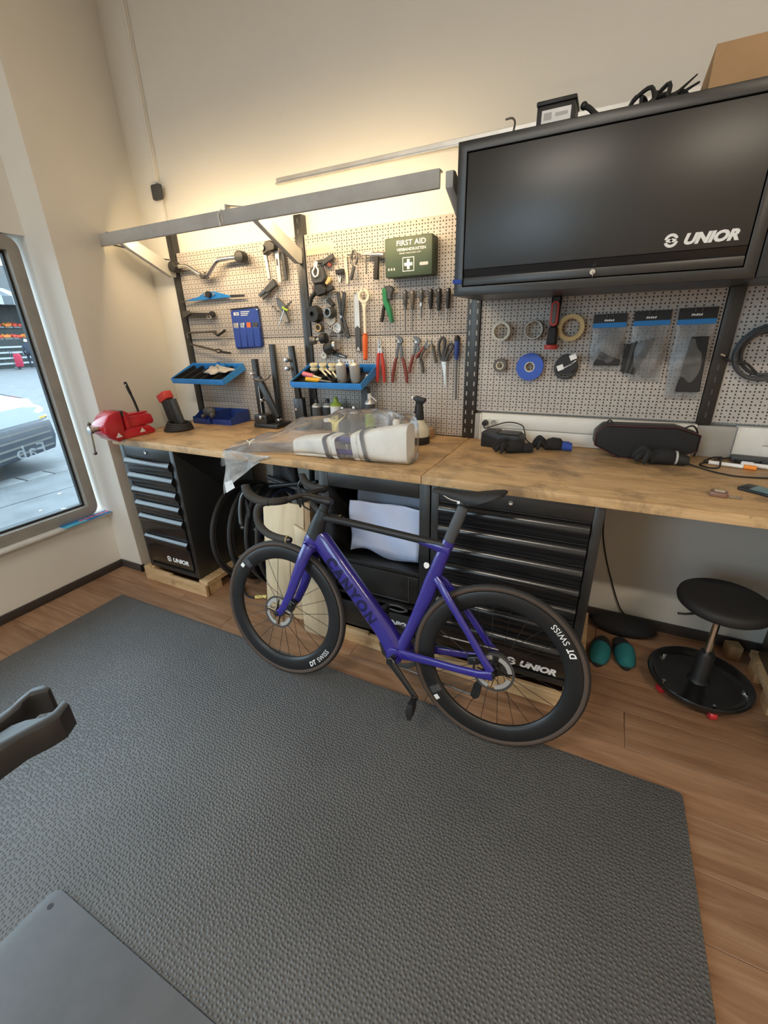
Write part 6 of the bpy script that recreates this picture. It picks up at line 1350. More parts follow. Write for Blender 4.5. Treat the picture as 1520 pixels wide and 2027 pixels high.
part(t, 'trigger', MB().tube(catmull([(-0.016, 0, 0.215), (-0.022, 0, 0.195), (-0.024, 0, 0.172), (-0.028, 0, 0.158)], 4), 0.005, 8), 'black_plastic')
part(t, 'nozzle', MB().cyl((-0.034, 0, 0.237), (-0.044, 0, 0.236), 0.008, n=10), 'print_white')
one('cardboard_box', 'small cardboard box stacked highest behind the spray bottle', 'box', MB().box(-0.037, 0.037, -0.03, 0.03, 0, 0.062), 'cardboard', (-0.955, 2.27, BT+0.0515), 0.1, bevel=0.002)
one('cardboard_box', 'flat cardboard box underneath, behind the spray bottle', 'box', MB().box(-0.085, 0.085, -0.045, 0.045, 0, 0.050), 'cardboard', (-0.915, 2.27, BT+0.0008), -0.05, bevel=0.002)
t = thing('small_bottle', 'small white bottle with purple label and black tip', 'bottle', (-1.018, 2.20, BT+0.0005))
part(t, 'body', MB().lathe([(0, 0), (0.021, 0), (0.021, 0.095), (0.012, 0.108), (0, 0.108)], 18), 'print_white', smooth=50); part(t, 'cap', MB().lathe([(0.011, 0.1081), (0.009, 0.128), (0.003, 0.150), (0, 0.150)], 14), 'black_plastic', smooth=50); part(t, 'label_band', MB().lathe([(0.0214, 0.03), (0.0214, 0.075)], 18, caps=False), 'blue_cloth', smooth=50)
t = thing('black_pot', 'small black pot with shiny lid behind the bagged parcel', 'pot', (-1.07, 2.27, BT+0.0005))
part(t, 'body', MB().lathe([(0, 0), (0.030, 0), (0.033, 0.09), (0, 0.09)], 20), 'black_plastic', smooth=50); part(t, 'lid', MB().lathe([(0.034, 0.0905), (0.036, 0.102), (0.028, 0.118), (0.012, 0.124), (0, 0.124)], 20), 'dark_steel', smooth=50)
# ================================================================ right worktop
t = thing('battery_charger', 'boxy black battery charger by the wall sockets', 'charger', (-0.425, 2.215, BT+0.0005), R(-6))
part(t, 'case', MB().prism([(-0.10, 0), (0.10, 0), (0.10, 0.055), (0.085, 0.070), (-0.015, 0.070), (-0.025, 0.078), (-0.095, 0.078), (-0.10, 0.07)], -0.05, 0.05), 'black_plastic', bevel=0.005)
part(t, 'charging_rail', MB().box(-0.01, 0.085, -0.035, 0.035, 0.0702, 0.078), 'dark_grey', bevel=0.002)
one('charger_cable', 'thin black cable looping from the socket to the charger', 'cable', MB().tube(catmull([(-0.543, 2.282, BT+0.096), (-0.535, 2.27, BT+0.075), (-0.50, 2.285, BT+0.085), (-0.42, 2.29, BT+0.11), (-0.35, 2.285, BT+0.10), (-0.33, 2.27, BT+0.07), (-0.315, 2.262, BT+0.03), (-0.27, 2.28, BT+0.004), (-0.19, 2.295, BT+0.004)], 6), 0.003, 7), 'black_rubber')
def glove(label, loc, rz, mat, mat2, k=1.0, cuff=None):
    t = thing('work_glove', label, 'glove', loc, rz); t.scale = (1, 1, 1.7)
    def sm(mb, nm, m_):
        o = part(t, nm, mb, m_, smooth=70); return o
    palm = MB().loft([[V(x*k, w*k*math.cos(2*PI*j/14), (h*(0.5+0.5*math.sin(2*PI*j/14))+0.002)*k) for j in range(14)] for x, w, h in ((-0.055, 0.022, 0.030), (-0.04, 0.030, 0.040), (0.0, 0.038, 0.042), (0.03, 0.040, 0.036), (0.042, 0.034, 0.026))])
    sm(palm, 'palm', mat)
    for i, (y, a, l, zz) in enumerate(((-0.030, -0.65, 0.062, 0.016), (-0.011, -0.2, 0.075, 0.030), (0.011, 0.18, 0.072, 0.012), (0.030, 0.6, 0.060, 0.026))):
        p = V(0.034, y, 0.016); q = p+V(math.cos(a)*l*0.55, math.sin(a)*l*0.55, zz*0.7); r_ = q+V(math.cos(a*1.6)*l*0.5, math.sin(a*1.6)*l*0.5, -zz*0.9)
        sm(MB().tube([v*k for v in catmull([p, q, r_], 4)], [0.011*k]*7+[0.0095*k, 0.006*k], 9), 'finger', mat)
    sm(MB().tube([v*k for v in catmull([V(-0.02, -0.03, 0.018), V(0.005, -0.052, 0.022), V(0.028, -0.066, 0.012)], 4)], [0.0115*k]*7+[0.010*k, 0.007*k], 9), 'thumb', mat)
    sm(MB().loft([[V(x*k, w*k*math.cos(2*PI*j/14), (h*(0.5+0.5*math.sin(2*PI*j/14))+0.002)*k) for j in range(14)] for x, w, h in ((-0.105, 0.030, 0.024), (-0.085, 0.034, 0.030), (-0.052, 0.025, 0.031))]), 'cuff', mat2)
    if cuff: sm(MB().loft([[V(x*k, w*k*math.cos(2*PI*j/14), (h*(0.5+0.5*math.sin(2*PI*j/14))+0.0022)*k) for j in range(14)] for x, w, h in ((-0.060, 0.030, 0.036), (-0.052, 0.030, 0.036))]), 'cuff_edge', cuff)
    return t
glove('crumpled black glove lying in front of the battery charger', (-0.350, 2.10, BT+0.001), R(200), 'black_fabric', 'black_fabric', 0.85)
glove('black glove with blue back lying left of the speaker', (-0.185, 2.215, BT+0.001), R(185), 'black_fabric', 'blue_cloth', 0.85)
glove('black glove with pale cuff edge lying in front of the speaker', (0.265, 2.13, BT+0.001), R(186), 'black_fabric', 'black_rubber', 0.95, 'print_grey')
def speaker():
    t = thing('speaker', 'large black octagonal portable speaker with carrying strap', 'speaker', (0.195, 2.235, BT+0.0008), R(7))
    o = [(-0.10, 0.0), (0.08, 0.0), (0.205, 0.045), (0.205, 0.118), (0.115, 0.148), (-0.17, 0.148), (-0.205, 0.112), (-0.205, 0.055)]
    part(t, 'cabinet', MB().prism(o, -0.045, 0.05), 'black_plastic', bevel=0.010)
    inn = [(a*0.955, 0.074+(b-0.074)*0.90) for a, b in o]
    part(t, 'grille', MB().prism(inn, -0.0525, -0.0452), 'black_fabric', bevel=0.005)
    part(t, 'rim', MB().tube([(a*0.985, -0.047, 0.074+(b-0.074)*0.965) for a, b in o], 0.003, 6, closed=True), 'dark_wine')
    part(t, 'strap_loop', MB().tube(catmull([(-0.16, 0.0, 0.150), (-0.15, 0.0, 0.162), (-0.135, 0.0, 0.150)], 4), 0.004, 6), 'black_rubber')
    part(t, 'strap', MB().tube(catmull([(0.15, 0.0, 0.138), (0.175, -0.01, 0.150), (0.20, 0.0, 0.12), (0.215, 0.01, 0.05), (0.215, 0.02, 0.01)], 5), 0.004, 6), 'black_rubber')
speaker()
one('long_cable', 'long black cable curving across the worktop towards the picture edge', 'cable', MB().tube(catmull([(0.36, 2.15, BT+0.012), (0.40, 2.13, BT+0.0035), (0.45, 2.075, BT+0.0035), (0.52, 2.04, BT+0.0035), (0.64, 2.06, BT+0.0035), (0.85, 2.12, BT+0.0035)], 7), 0.0033, 7), 'black_rubber')
one('looped_cable', 'black cable with sharp loops lying over the white pen', 'cable', MB().tube(catmull([(0.575, 2.30, BT+0.012), (0.52, 2.285, BT+0.012), (0.44, 2.21, BT+0.006), (0.415, 2.17, BT+0.0045), (0.44, 2.13, BT+0.0045), (0.475, 2.14, BT+0.006), (0.485, 2.18, BT+0.018), (0.50, 2.25, BT+0.014), (0.515, 2.32, BT+0.006), (0.48, 2.31, BT+0.004), (0.44, 2.24, BT+0.004), (0.46, 2.215, BT+0.004), (0.53, 2.24, BT+0.004), (0.59, 2.27, BT+0.006)], 6), 0.0035, 7), 'black_rubber')
t = thing('highlighter', 'white pen with orange cap lying under the looped cable', 'pen', (0.525, 2.185, BT+0.0095), R(-14))
part(t, 'barrel', MB().tube([(-0.078, 0, 0), (0.04, 0, 0)], 0.0085, 12), 'print_white', bevel=0.001, seg=1); part(t, 'cap', MB().tube([(0.041, 0, 0), (0.082, 0, 0)], 0.0095, 12), 'orange_print', bevel=0.001, seg=1)
t = thing('white_marker', 'thick white marker lying behind the orange capped pen', 'pen', (0.63, 2.20, BT+0.0105), R(-12))
part(t, 'barrel', MB().tube([(-0.07, 0, 0), (0.09, 0, 0)], 0.0095, 12), 'print_white', bevel=0.001, seg=1); part(t, 'clip', MB().box(-0.068, -0.03, -0.003, 0.003, 0.0095, 0.012), 'print_white')
t = thing('power_adapter', 'low black adapter block beside the white marker', 'adapter', (0.64, 2.285, BT+0.0008), R(-8))
part(t, 'block', MB().box(-0.10, 0.12, -0.02, 0.025, 0, 0.026), 'dark_grey', bevel=0.006); part(t, 'plug', MB().box(0.0, 0.09, -0.055, -0.0215, 0, 0.022), 'black_plastic', bevel=0.005); part(t, 'lead', MB().tube(catmull([(-0.10, 0.0, 0.01), (-0.06, -0.04, 0.006), (0.0, -0.05, 0.006)], 5), 0.004, 6), 'black_rubber')
t = thing('car_key', 'brown leather key case with a thin metal ring at the worktop edge', 'key', (0.415, 1.775, BT+0.0008), R(-12))
part(t, 'case', MB().prism(rrect(-0.026, 0.026, -0.021, 0.021, 0.008), 0, 0.017, U=(1, 0, 0), Vv=(0, 1, 0), Wv=(0, 0, 1)), 'brown_case', bevel=0.004); part(t, 'shiny_inlay', MB().prism(rrect(-0.014, 0.016, -0.008, 0.010, 0.004), 0.0172, 0.0185, U=(1, 0, 0), Vv=(0, 1, 0), Wv=(0, 0, 1)), 'cream_plastic')
part(t, 'ring', MB().tube([(0.026, 0.004, 0.005), (0.06, 0.010, 0.004), (0.068, 0.002, 0.004), (0.03, -0.008, 0.004)], 0.0014, 6, closed=True), 'dark_steel')
t = thing('phone', 'black phone with teal screen lying at the picture edge', 'phone', (0.575, 1.855, BT+0.0008), R(-38))
part(t, 'body', MB().prism(rrect(-0.085, 0.085, -0.040, 0.040, 0.012), 0, 0.009, U=(1, 0, 0), Vv=(0, 1, 0), Wv=(0, 0, 1)), 'black_plastic', bevel=0.002); part(t, 'screen', MB().prism(rrect(-0.05, 0.076, -0.032, 0.032, 0.004), 0.0091, 0.0096, U=(1, 0, 0), Vv=(0, 1, 0), Wv=(0, 0, 1)), 'screen_teal')
# ================================================================ on top of the wall cabinet
CT = 2.1905
t = thing('battery_box', 'black box with white label on top of the wall cabinet', 'box', (-0.29, 2.02, CT), R(0))
part(t, 'case', MB().box(-0.062, 0.062, -0.055, 0.06, 0, 0.072), 'black_plastic', bevel=0.004); part(t, 'lid', MB().box(-0.065, 0.065, -0.058, 0.063, 0.0721, 0.086), 'black_plastic', bevel=0.004)
part(t, 'label', MB().add([V(-0.045, -0.0555, 0.022), V(0.05, -0.0555, 0.022), V(0.05, -0.0555, 0.058), V(-0.045, -0.0555, 0.058)], [(0, 1, 2, 3)]), 'print_white'); part(t, 'label_print', MB().add([V(-0.038, -0.0562, 0.030), V(-0.012, -0.0562, 0.030), V(-0.012, -0.0562, 0.050), V(-0.038, -0.0562, 0.050)], [(0, 1, 2, 3)]).add([V(0.0, -0.0562, 0.036), V(0.04, -0.0562, 0.036), V(0.04, -0.0562, 0.046), V(0.0, -0.0562, 0.046)], [(0, 1, 2, 3)]), 'print_grey')
one('pale_cable', 'longer pale cable curling on top of the wall cabinet beside the black box', 'cable', MB().tube(catmull([(-0.57, 2.25, CT+0.006), (-0.50, 2.24, CT+0.03), (-0.46, 2.22, CT+0.055), (-0.42, 2.18, CT+0.07), (-0.38, 2.14, CT+0.05), (-0.365, 2.12, CT+0.006)], 6), 0.005, 7), 'cream_plastic')
one('pale_cable', 'shorter pale cable arching on the wall cabinet behind the black box', 'cable', MB().tube(catmull([(-0.46, 2.26, CT+0.006), (-0.43, 2.245, CT+0.06), (-0.385, 2.21, CT+0.06), (-0.37, 2.19, CT+0.006)], 6), 0.005, 7), 'cream_plastic')
one('wire_hook', 'thin grey wire standing up from the top of the wall cabinet', 'wire', MB().tube(catmull([(-0.52, 2.20, CT+0.003), (-0.50, 2.22, CT+0.06), (-0.485, 2.24, CT+0.13), (-0.50, 2.26, CT+0.16), (-0.53, 2.27, CT+0.165)], 6), 0.004, 6), 'dark_steel')
one('black_hook', 'black curved hook lying at the middle of the cabinet top', 'hook', MB().tube(catmull([(-0.20, 1.985, CT+0.052), (-0.185, 1.985, CT+0.045), (-0.15, 1.99, CT+0.018), (-0.10, 2.0, CT+0.009), (-0.04, 2.0, CT+0.009), (0.0, 2.0, CT+0.025), (0.01, 2.0, CT+0.055)], 6), 0.0085, 8).sphere((-0.202, 1.985, CT+0.054), 0.012, 10, 8), 'black_plastic')
mb = MB(); rnd = random.Random(11)
for i in range(13):
    x = -0.06+0.011*i+rnd.uniform(-0.01, 0.01); y = 2.02+rnd.uniform(-0.03, 0.03)
    mb.tube(catmull([(x, y, CT+0.008), (x+rnd.uniform(-0.03, 0.05), y+0.02, CT+rnd.uniform(0.03, 0.055)), (x+rnd.uniform(0.0, 0.06), y-0.01, CT+rnd.uniform(0.02, 0.075)), (x+rnd.uniform(0.03, 0.06), y, CT+0.008)], 5), rnd.uniform(0.004, 0.008), 7)
mb.tube([(0.03, 2.0, CT+0.01), (0.115, 2.0, CT+0.075)], [0.008, 0.002], 6).tube([(0.05, 2.02, CT+0.03), (0.125, 2.0, CT+0.055)], [0.006, 0.003], 6)
one('strap_tangle', 'tangle of black straps beside the cardboard box on the cabinet', 'straps', mb, 'black_rubber')['kind'] = 'stuff'
t = thing('carton', 'brown cardboard carton on the wall cabinet at the picture edge', 'box', (0.42, 2.09, CT))
part(t, 'body', MB().box(-0.275, 0.275, -0.16, 0.20, 0, 0.11), 'cardboard', bevel=0.002); part(t, 'flap', MB().box(-0.275, 0.275, -0.163, -0.1601, 0.0, 0.108), 'cardboard')
# ================================================================ under the bench
def spare_wheel(label, c, nz, tilt, rim_w, depth, tyre, rim, spk=16):
    t = thing('spare_wheel', label, 'wheel', (c[0], c[1], 0), group='spare wheels under the worktop')
    R0 = 0.335; m = Matrix.Rotation(nz, 4, 'Z') @ Matrix.Rotation(-tilt, 4, 'Y'); m.translation = (0, 0, 0)
    zc = (R0)*math.cos(tilt)+0.014*abs(math.sin(tilt))+0.002
    mm = Matrix.Translation((0, 0, zc)) @ Matrix.Rotation(nz, 4, 'Z') @ Matrix.Rotation(tilt, 4, 'Y')
    part(t, 'tyre', MB().torus((0, 0, 0), (1, 0, 0), R0-0.014, 0.014, 56, 10).xf(mm), tyre, smooth=60)
    part(t, 'rim', MB().lathe([(R0-0.024, -rim_w), (R0-0.03, -rim_w*1.1), (R0-0.03-depth, -rim_w*0.4), (R0-0.03-depth, rim_w*0.4), (R0-0.03, rim_w*1.1), (R0-0.024, rim_w)], 56, (0, 0, 0), (1, 0, 0), closed=True).xf(mm), rim, smooth=60)
    part(t, 'hub', MB().lathe([(0.008, -0.05), (0.02, -0.035), (0.012, -0.02), (0.012, 0.02), (0.02, 0.035), (0.008, 0.05)], 16, (0, 0, 0), (1, 0, 0)).xf(mm), 'dark_steel')
    for i in range(spk):
        a = 2*PI*i/spk; s = 1 if i % 2 else -1
        part(t, 'spoke', MB().tube([(s*0.03, 0.02*math.cos(a+0.5*s), 0.02*math.sin(a+0.5*s)), (0, (R0-0.03-depth)*math.cos(a), (R0-0.03-depth)*math.sin(a))], 0.0012, 4).xf(mm), 'spoke_black')
    return t
spare_wheel('spare wheel with black tyre leaning on the window-side drawer cabinet', (-2.065, 1.98, 0), R(5), R(-3), 0.010, 0.012, 'tyre_black', 'dark_grey')
spare_wheel('spare wheel with grey aluminium rim, second from the drawer cabinet', (-1.955, 1.99, 0), R(9), R(-4), 0.011, 0.022, 'tyre_black', 'dark_steel')
spare_wheel('spare wheel with deep black rim, third from the drawer cabinet', (-1.84, 1.99, 0), R(13), R(-5), 0.012, 0.040, 'tyre_black', 'carbon_rim')
spare_wheel('spare wheel with bluish rim, fourth from the drawer cabinet', (-1.745, 1.99, 0), R(11), R(-5), 0.010, 0.015, 'tyre_black', 'blue_bin')
t = thing('boxed_forks', 'dark handlebars and forks stacked high under the worktop behind the bag', 'handlebars', (-1.55, 1.98, 0.0))
part(t, 'rack', MB().box(0.0, 0.30, 0.06, 0.20, 0.0, 0.60), 'black_fabric', bevel=0.01)
for i, (p, q, r_) in enumerate((((-0.03, 0.0, 0.60), (0.03, -0.10, 0.93), 0.02), ((0.02, 0.02, 0.58), (-0.06, -0.08, 0.94), 0.024), ((0.05, 0.02, 0.58), (0.16, -0.1, 0.92), 0.018), ((0.16, 0.02, 0.60), (0.25, -0.08, 0.92), 0.022), ((-0.20, -0.06, 0.76), (0.26, -0.12, 0.70), 0.016), ((-0.16, -0.1, 0.72), (0.2, -0.12, 0.80), 0.014))):
    part(t, 'fork_leg', MB().tube([p, q], [r_, r_*0.8], 12), ('black_rubber', 'dark_grey', 'black_plastic')[i % 3], smooth=60)
part(t, 'dark_sheet', MB().sheet(lambda u, v: V(-0.20+0.20*u, -0.03+0.02*math.sin(5*u+3*v), 0.72+0.22*v), 8, 8), 'dark_grey', smooth=60)
one('plywood_board', 'tall pale plywood board leaning behind the front bicycle wheel', 'board', MB().box(-0.145, 0.13, -0.009, 0.009, 0, 0.70), 'plywood', (-1.50, 1.652, 0.002), 0.04, bevel=0.002, rot=(R(-8), 0, 0.04))
one('timber_post', 'brown squared timber standing beside the plywood board', 'timber', MB().box(-0.018, 0.018, -0.02, 0.02, 0, 0.72), 'board_wood', (-1.342, 1.672, 0.002), 0.02, bevel=0.002, rot=(R(-7), 0, 0.02))
one('plywood_board', 'shorter plywood board between the timber and the open cabinet', 'board', MB().prism([(-0.07, 0), (0.155, 0), (0.10, 0.35), (0.02, 0.62), (-0.07, 0.66)], -0.008, 0.008), 'plywood', (-1.248, 1.578, 0.002), bevel=0.002, rot=(R(-1), 0, 0.03))
t = thing('pump_hose', 'black hose with yellow collar lying behind the front wheel', 'hose', (-1.85, 1.78, 0))
part(t, 'hose', MB().tube(catmull([(-0.12, 0.0, 0.008), (-0.05, -0.06, 0.008), (0.02, -0.08, 0.008), (0.12, -0.03, 0.008), (0.16, 0.05, 0.008)], 6), 0.007, 8), 'black_rubber'); part(t, 'collar', MB().cyl((0.045, -0.072, 0.012), (0.11, -0.038, 0.012), 0.0115, n=12), 'yellow_print')
# stool
def stool():
    t = thing('work_stool', 'black round rolling stool with tray base and red castors', 'stool', (0.585, 1.975, 0))
    part(t, 'base_tray', MB().lathe([(0.0, 0.058), (0.06, 0.056), (0.155, 0.050), (0.178, 0.060), (0.192, 0.078), (0.200, 0.080), (0.204, 0.072), (0.196, 0.052), (0.175, 0.040), (0.0, 0.040)], 48), 'black_gloss', smooth=50)
    part(t, 'hub', MB().lathe([(0.0, 0.0585), (0.045, 0.0585), (0.035, 0.075), (0.034, 0.20), (0.026, 0.215), (0.0, 0.215)], 24), 'black_plastic', smooth=50)
    part(t, 'gas_spring', MB().cyl((0, 0, 0.2151), (0, 0, 0.445), 0.0135, n=18), 'chrome')
    part(t, 'seat', MB().lathe([(0.0, 0.445), (0.10, 0.445), (0.150, 0.450), (0.164, 0.462), (0.168, 0.478), (0.164, 0.494), (0.150, 0.503), (0.09, 0.500), (0.0, 0.498)], 48), 'black_rubber', smooth=60)
    part(t, 'lever', MB().tube([(-0.02, -0.03, 0.44), (-0.14, -0.09, 0.435), (-0.165, -0.10, 0.438)], 0.005, 8), 'black_metal')
    for i in range(5):
        a = R(-78+72*i); x, y = 0.168*math.cos(a), 0.168*math.sin(a)
        c = part(t, 'castor', MB().cyl((x-0.014*math.sin(a), y+0.014*math.cos(a), 0.019), (x+0.014*math.sin(a), y-0.014*math.cos(a), 0.019), 0.019, n=18), 'red_paint', bevel=0.003)
        part(c, 'castor_fork', MB().obox((x*0.97, y*0.97, 0.036), (0.03, 0.034, 0.008), (0, 0, a)).cyl((x*0.97, y*0.97, 0.0405), (x*0.97, y*0.97, 0.068), 0.006, n=10), 'steel')
        part(t, 'bolt', MB().lathe([(0.0, 0.012), (0.006, 0.010), (0.008, 0.0)], 10, (0.168*math.cos(a), 0.168*math.sin(a), 0.056), (0, 0, 1)), 'chrome')
stool()
def slipper(label, loc, rz):
    t = thing('slipper', label, 'slipper', loc, rz, group='teal slippers by the drawer cabinet')
    so = [(0.046*math.sin(a)*(1.0+0.12*math.cos(a)), 0.125*math.cos(a)) for a in [2*PI*i/28 for i in range(28)]]
    part(t, 'sole', MB().prism(so, 0.0008, 0.022, U=(1, 0, 0), Vv=(0, 1, 0), Wv=(0, 0, 1)), 'black_rubber', bevel=0.004)
    rings = []
    for i in range(9):
        u = i/8; y = -0.122+0.112*u; w_ = 0.047*(max(0.0, 1-(abs(y)/0.126)**3.2))**(1/2.4)+0.002; hh = 0.030+0.034*u**0.6
        rings.append([V(w_*math.cos(a), y, 0.0222+hh*math.sin(a)) for a in [PI*j/12 for j in range(13)]])
    mb = MB().loft(rings, caps=False); mb.f = [f_ for f_ in mb.f if not (max(f_)-min(f_) > 20 or {f_[0] % 13, f_[1] % 13} == {0, 12})]+[tuple(range(13))]
    o = part(t, 'upper', mb, 'teal_fabric', smooth=70); md = o.modifiers.new('thickness', 'SOLIDIFY'); md.thickness = 0.004
    part(t, 'insole', MB().prism([(a*0.9, b*0.92) for a, b in so], 0.0222, 0.026, U=(1, 0, 0), Vv=(0, 1, 0), Wv=(0, 0, 1)), 'black_fabric')
slipper('teal slipper next to the pallet', (0.185, 2.06, 0), R(-6)); slipper('teal slipper nearer the stool', (0.290, 2.09, 0), R(6))
one('wall_cable', 'thin black cable hanging down the wall beside the wide drawer cabinet', 'cable', MB().tube(catmull([(0.10, 2.376, 0.95), (0.105, 2.376, 0.60), (0.136, 2.376, 0.433), (0.196, 2.376, 0.257), (0.27, 2.368, 0.09), (0.325, 2.362, 0.064), (0.36, 2.362, 0.062)], 6), 0.0035, 7), 'black_rubber')
one('black_bag', 'low black bag lying behind the stool against the wall', 'bag', MB().sphere((0, 0, 0.0525), (0.16, 0.075, 0.052), 24, 12), 'black_fabric', (0.285, 2.28, 0.0005))

# ================================================================ repair stand in the foreground
def repair_stand():
    t = thing('repair_stand', 'steel repair stand with flat floor plate and open black clamp', 'repair stand', (-0.95, -0.25, 0.0122))
    X = lambda x, y: (x+0.95, y+0.25)
    XJ = lambda x, y: (x+0.95, y+0.25)
    x0, y0 = X(-1.275, -0.62); x1, y1 = X(-0.45, 0.232)
    part(t, 'floor_plate', MB().prism(rrect(x0, x1, y0, y1, 0.03, 6), 0.0, 0.010, U=(1, 0, 0), Vv=(0, 1, 0), Wv=(0, 0, 1)), 'stand_plate', bevel=0.002)
    hx, hy = X(-1.237, 0.192); part(t, 'corner_hole', MB().cyl((hx, hy, 0.0095), (hx, hy, 0.0104), 0.0085, n=16), 'black_plastic')
    part(t, 'column', MB().cyl((0, 0, 0.0102), (0, 0, 1.06), 0.032, n=24), 'stand_clamp')
    z = 0.985-0.0122
    ax, ay = X(-0.765, 0.06)
    part(t, 'arm', MB().tube([(0, 0, z), (ax-0.05, ay-0.10, z), (ax, ay, z)], 0.019, 16), 'stand_clamp')
    j1 = [(-0.815, 0.06), (-0.802, 0.17), (-0.806, 0.199), (-0.814, 0.216), (-0.819, 0.236), (-0.807, 0.251), (-0.789, 0.251), (-0.784, 0.243), (-0.793, 0.236), (-0.803, 0.226), (-0.798, 0.213), (-0.788, 0.204), (-0.782, 0.18), (-0.782, 0.06)]
    j2 = [(-0.776, 0.05), (-0.728, 0.05), (-0.728, 0.17), (-0.717, 0.198), (-0.713, 0.222), (-0.728, 0.246), (-0.746, 0.247), (-0.737, 0.226), (-0.737, 0.213), (-0.748, 0.204), (-0.758, 0.196), (-0.768, 0.18)]
    part(t, 'clamp_jaw', MB().prism([XJ(*p) for p in j1], z-0.030, z+0.017, U=(1, 0, 0), Vv=(0, 1, 0), Wv=(0, 0, 1)), 'stand_clamp', bevel=0.002)
    part(t, 'clamp_jaw', MB().prism([XJ(*p) for p in j2], z-0.034, z+0.012, U=(1, 0, 0), Vv=(0, 1, 0), Wv=(0, 0, 1)), 'stand_clamp', bevel=0.002)
    bx, by = XJ(-0.793, 0.168); part(t, 'pivot_pin', MB().cyl((bx, by, z+0.0168), (bx, by, z+0.0195), 0.0028, n=10), 'chrome')
repair_stand()

# ================================================================ the street outside
st = struct('street', MB().box(-60, -3.4, -30, 45, -0.25, -0.03), 'asphalt')
struct('street_beyond', MB().box(-3.3995, 20, -30, -3.62, -0.25, -0.03), 'asphalt')
pv = struct('pavement', MB().box(-6.1, -3.36, -6, 8, -0.03, 0.0), 'asphalt')
for i in range(22):
    o = struct('kerb_stone', MB().box(-6.42, -6.115, -1.5+0.31*i, -1.5+0.31*i+0.295, -0.029, 0.006), 'kerb_stone', pv, bevel=0.012)
for i in range(40):
    r_ = random.Random(i); x = r_.uniform(-5.6, -4.0); y = r_.uniform(1.2, 3.4)
    if i < 14: struct('leaf_litter', MB().obox((x, y, 0.004), (r_.uniform(0.02, 0.06), 0.02, 0.004), (0, 0, r_.uniform(0, 3))), 'paper_white', pv)
for x0 in (-5.35, -4.72):
    struct('paving_joint', MB().box(x0, x0+0.012, 0.5, 5.0, 0.0, 0.002), 'car_dark', pv)
def car():
    t = thing('car', 'white car with dark grille parked outside the shop window', 'car', (-8.30, 1.68, 0.0), R(-62))
    # local: front towards +y
    def ring(y, w_, z0, z1, zm):
        pr = [(-0.92, z0), (-1.0, z0+(z1-z0)*0.35), (-0.98, z0+(z1-z0)*0.72), (-0.86, z1-0.03), (-0.5, z1+zm*0.8), (0, z1+zm), (0.5, z1+zm*0.8), (0.86, z1-0.03), (0.98, z0+(z1-z0)*0.72), (1.0, z0+(z1-z0)*0.35), (0.92, z0)]
        return [V(a*w_, y, b) for a, b in pr]
    part(t, 'body', MB().loft([ring(-2.1, 0.80, 0.3, 0.95, 0.02), ring(-1.9, 0.88, 0.22, 1.0, 0.02), ring(-0.5, 0.90, 0.20, 1.0, 0.03), ring(0.7, 0.90, 0.22, 1.02, 0.05), ring(1.4, 0.88, 0.24, 0.98, 0.05), ring(1.9, 0.83, 0.30, 0.88, 0.03), ring(2.05, 0.72, 0.38, 0.78, 0.01)]), 'car_white', smooth=50)
    cab = MB().loft([[V(a*w_, y, z) for a, z in ((-0.86, 1.0), (-0.70, 1.42*k), (0.70, 1.42*k), (0.86, 1.0))] for y, w_, k in ((-1.9, 0.9, 0.75), (-1.2, 1.0, 1.02), (-0.1, 1.0, 1.02), (0.75, 0.98, 0.74))])
    part(t, 'cabin', cab, 'car_dark', bevel=0.05)
    part(t, 'front_bumper', MB().loft([[V(a*0.86, y, z) for a, z in ((-0.9, 0.16), (-1.0, 0.34), (-0.96, 0.60), (0.96, 0.60), (1.0, 0.34), (0.9, 0.16))] for y in (1.62, 2.0)] + [[V(a*0.70, 2.13, z) for a, z in ((-0.9, 0.20), (-1.0, 0.36), (-0.96, 0.58), (0.96, 0.58), (1.0, 0.36), (0.9, 0.20))]]), 'car_dark', bevel=0.02)
    for k in range(4): part(t, 'grille_bar', MB().box(-0.60, 0.60, 2.125, 2.145, 0.25+0.085*k, 0.275+0.085*k), 'dark_steel')
    for s in (-1, 1):
        part(t, 'headlight', MB().sphere((s*0.62, 1.93, 0.70), (0.20, 0.13, 0.085), 16, 10), 'lamp_glass'); part(t, 'indicator', MB().sphere((s*0.66, 1.97, 0.612), (0.17, 0.09, 0.03), 14, 8), 'yellow_plastic')
        for y in (-1.35, 1.25): part(t, 'road_wheel', MB().cyl((s*0.74, y, 0.31), (s*0.90, y, 0.31), 0.31, n=28), 'tyre_black', bevel=0.03)
car()
t = struct('market_hall', MB().box(-38, -36.5, 5, 30, -0.03, 6.2), 'facade')
for i in range(16):
    o = part(t, 'awning_stripe', MB().prism([(-36.49, 4.85), (-34.6, 4.25), (-34.6, 3.75), (-34.66, 3.75), (-34.66, 4.2), (-36.49, 4.78)], 12+0.55*i, 12.54+0.55*i, U=(1, 0, 0), Vv=(0, 0, 1), Wv=(0, 1, 0)), 'awning_white' if i % 2 else 'awning_grey')
part(t, 'shop_opening', MB().box(-36.48, -36.40, 12, 21, 0.3, 3.9), 'stall_dark')
ms = thing('market_stall', 'dark tiered fruit stall across the street', 'stall', (-35.3, 16.5, -0.03))
part(ms, 'tier', MB().box(-0.5, 0.5, -4, 4, 0, 1.75), 'stall_dark'); part(ms, 'tier', MB().box(-0.9, -0.501, -4, 4, 0, 2.45), 'stall_dark')
for k in range(4): part(ms, 'front_slat', MB().box(0.505, 0.54, -3.8, 3.8, 0.25+0.33*k, 0.36+0.33*k), 'awning_white')
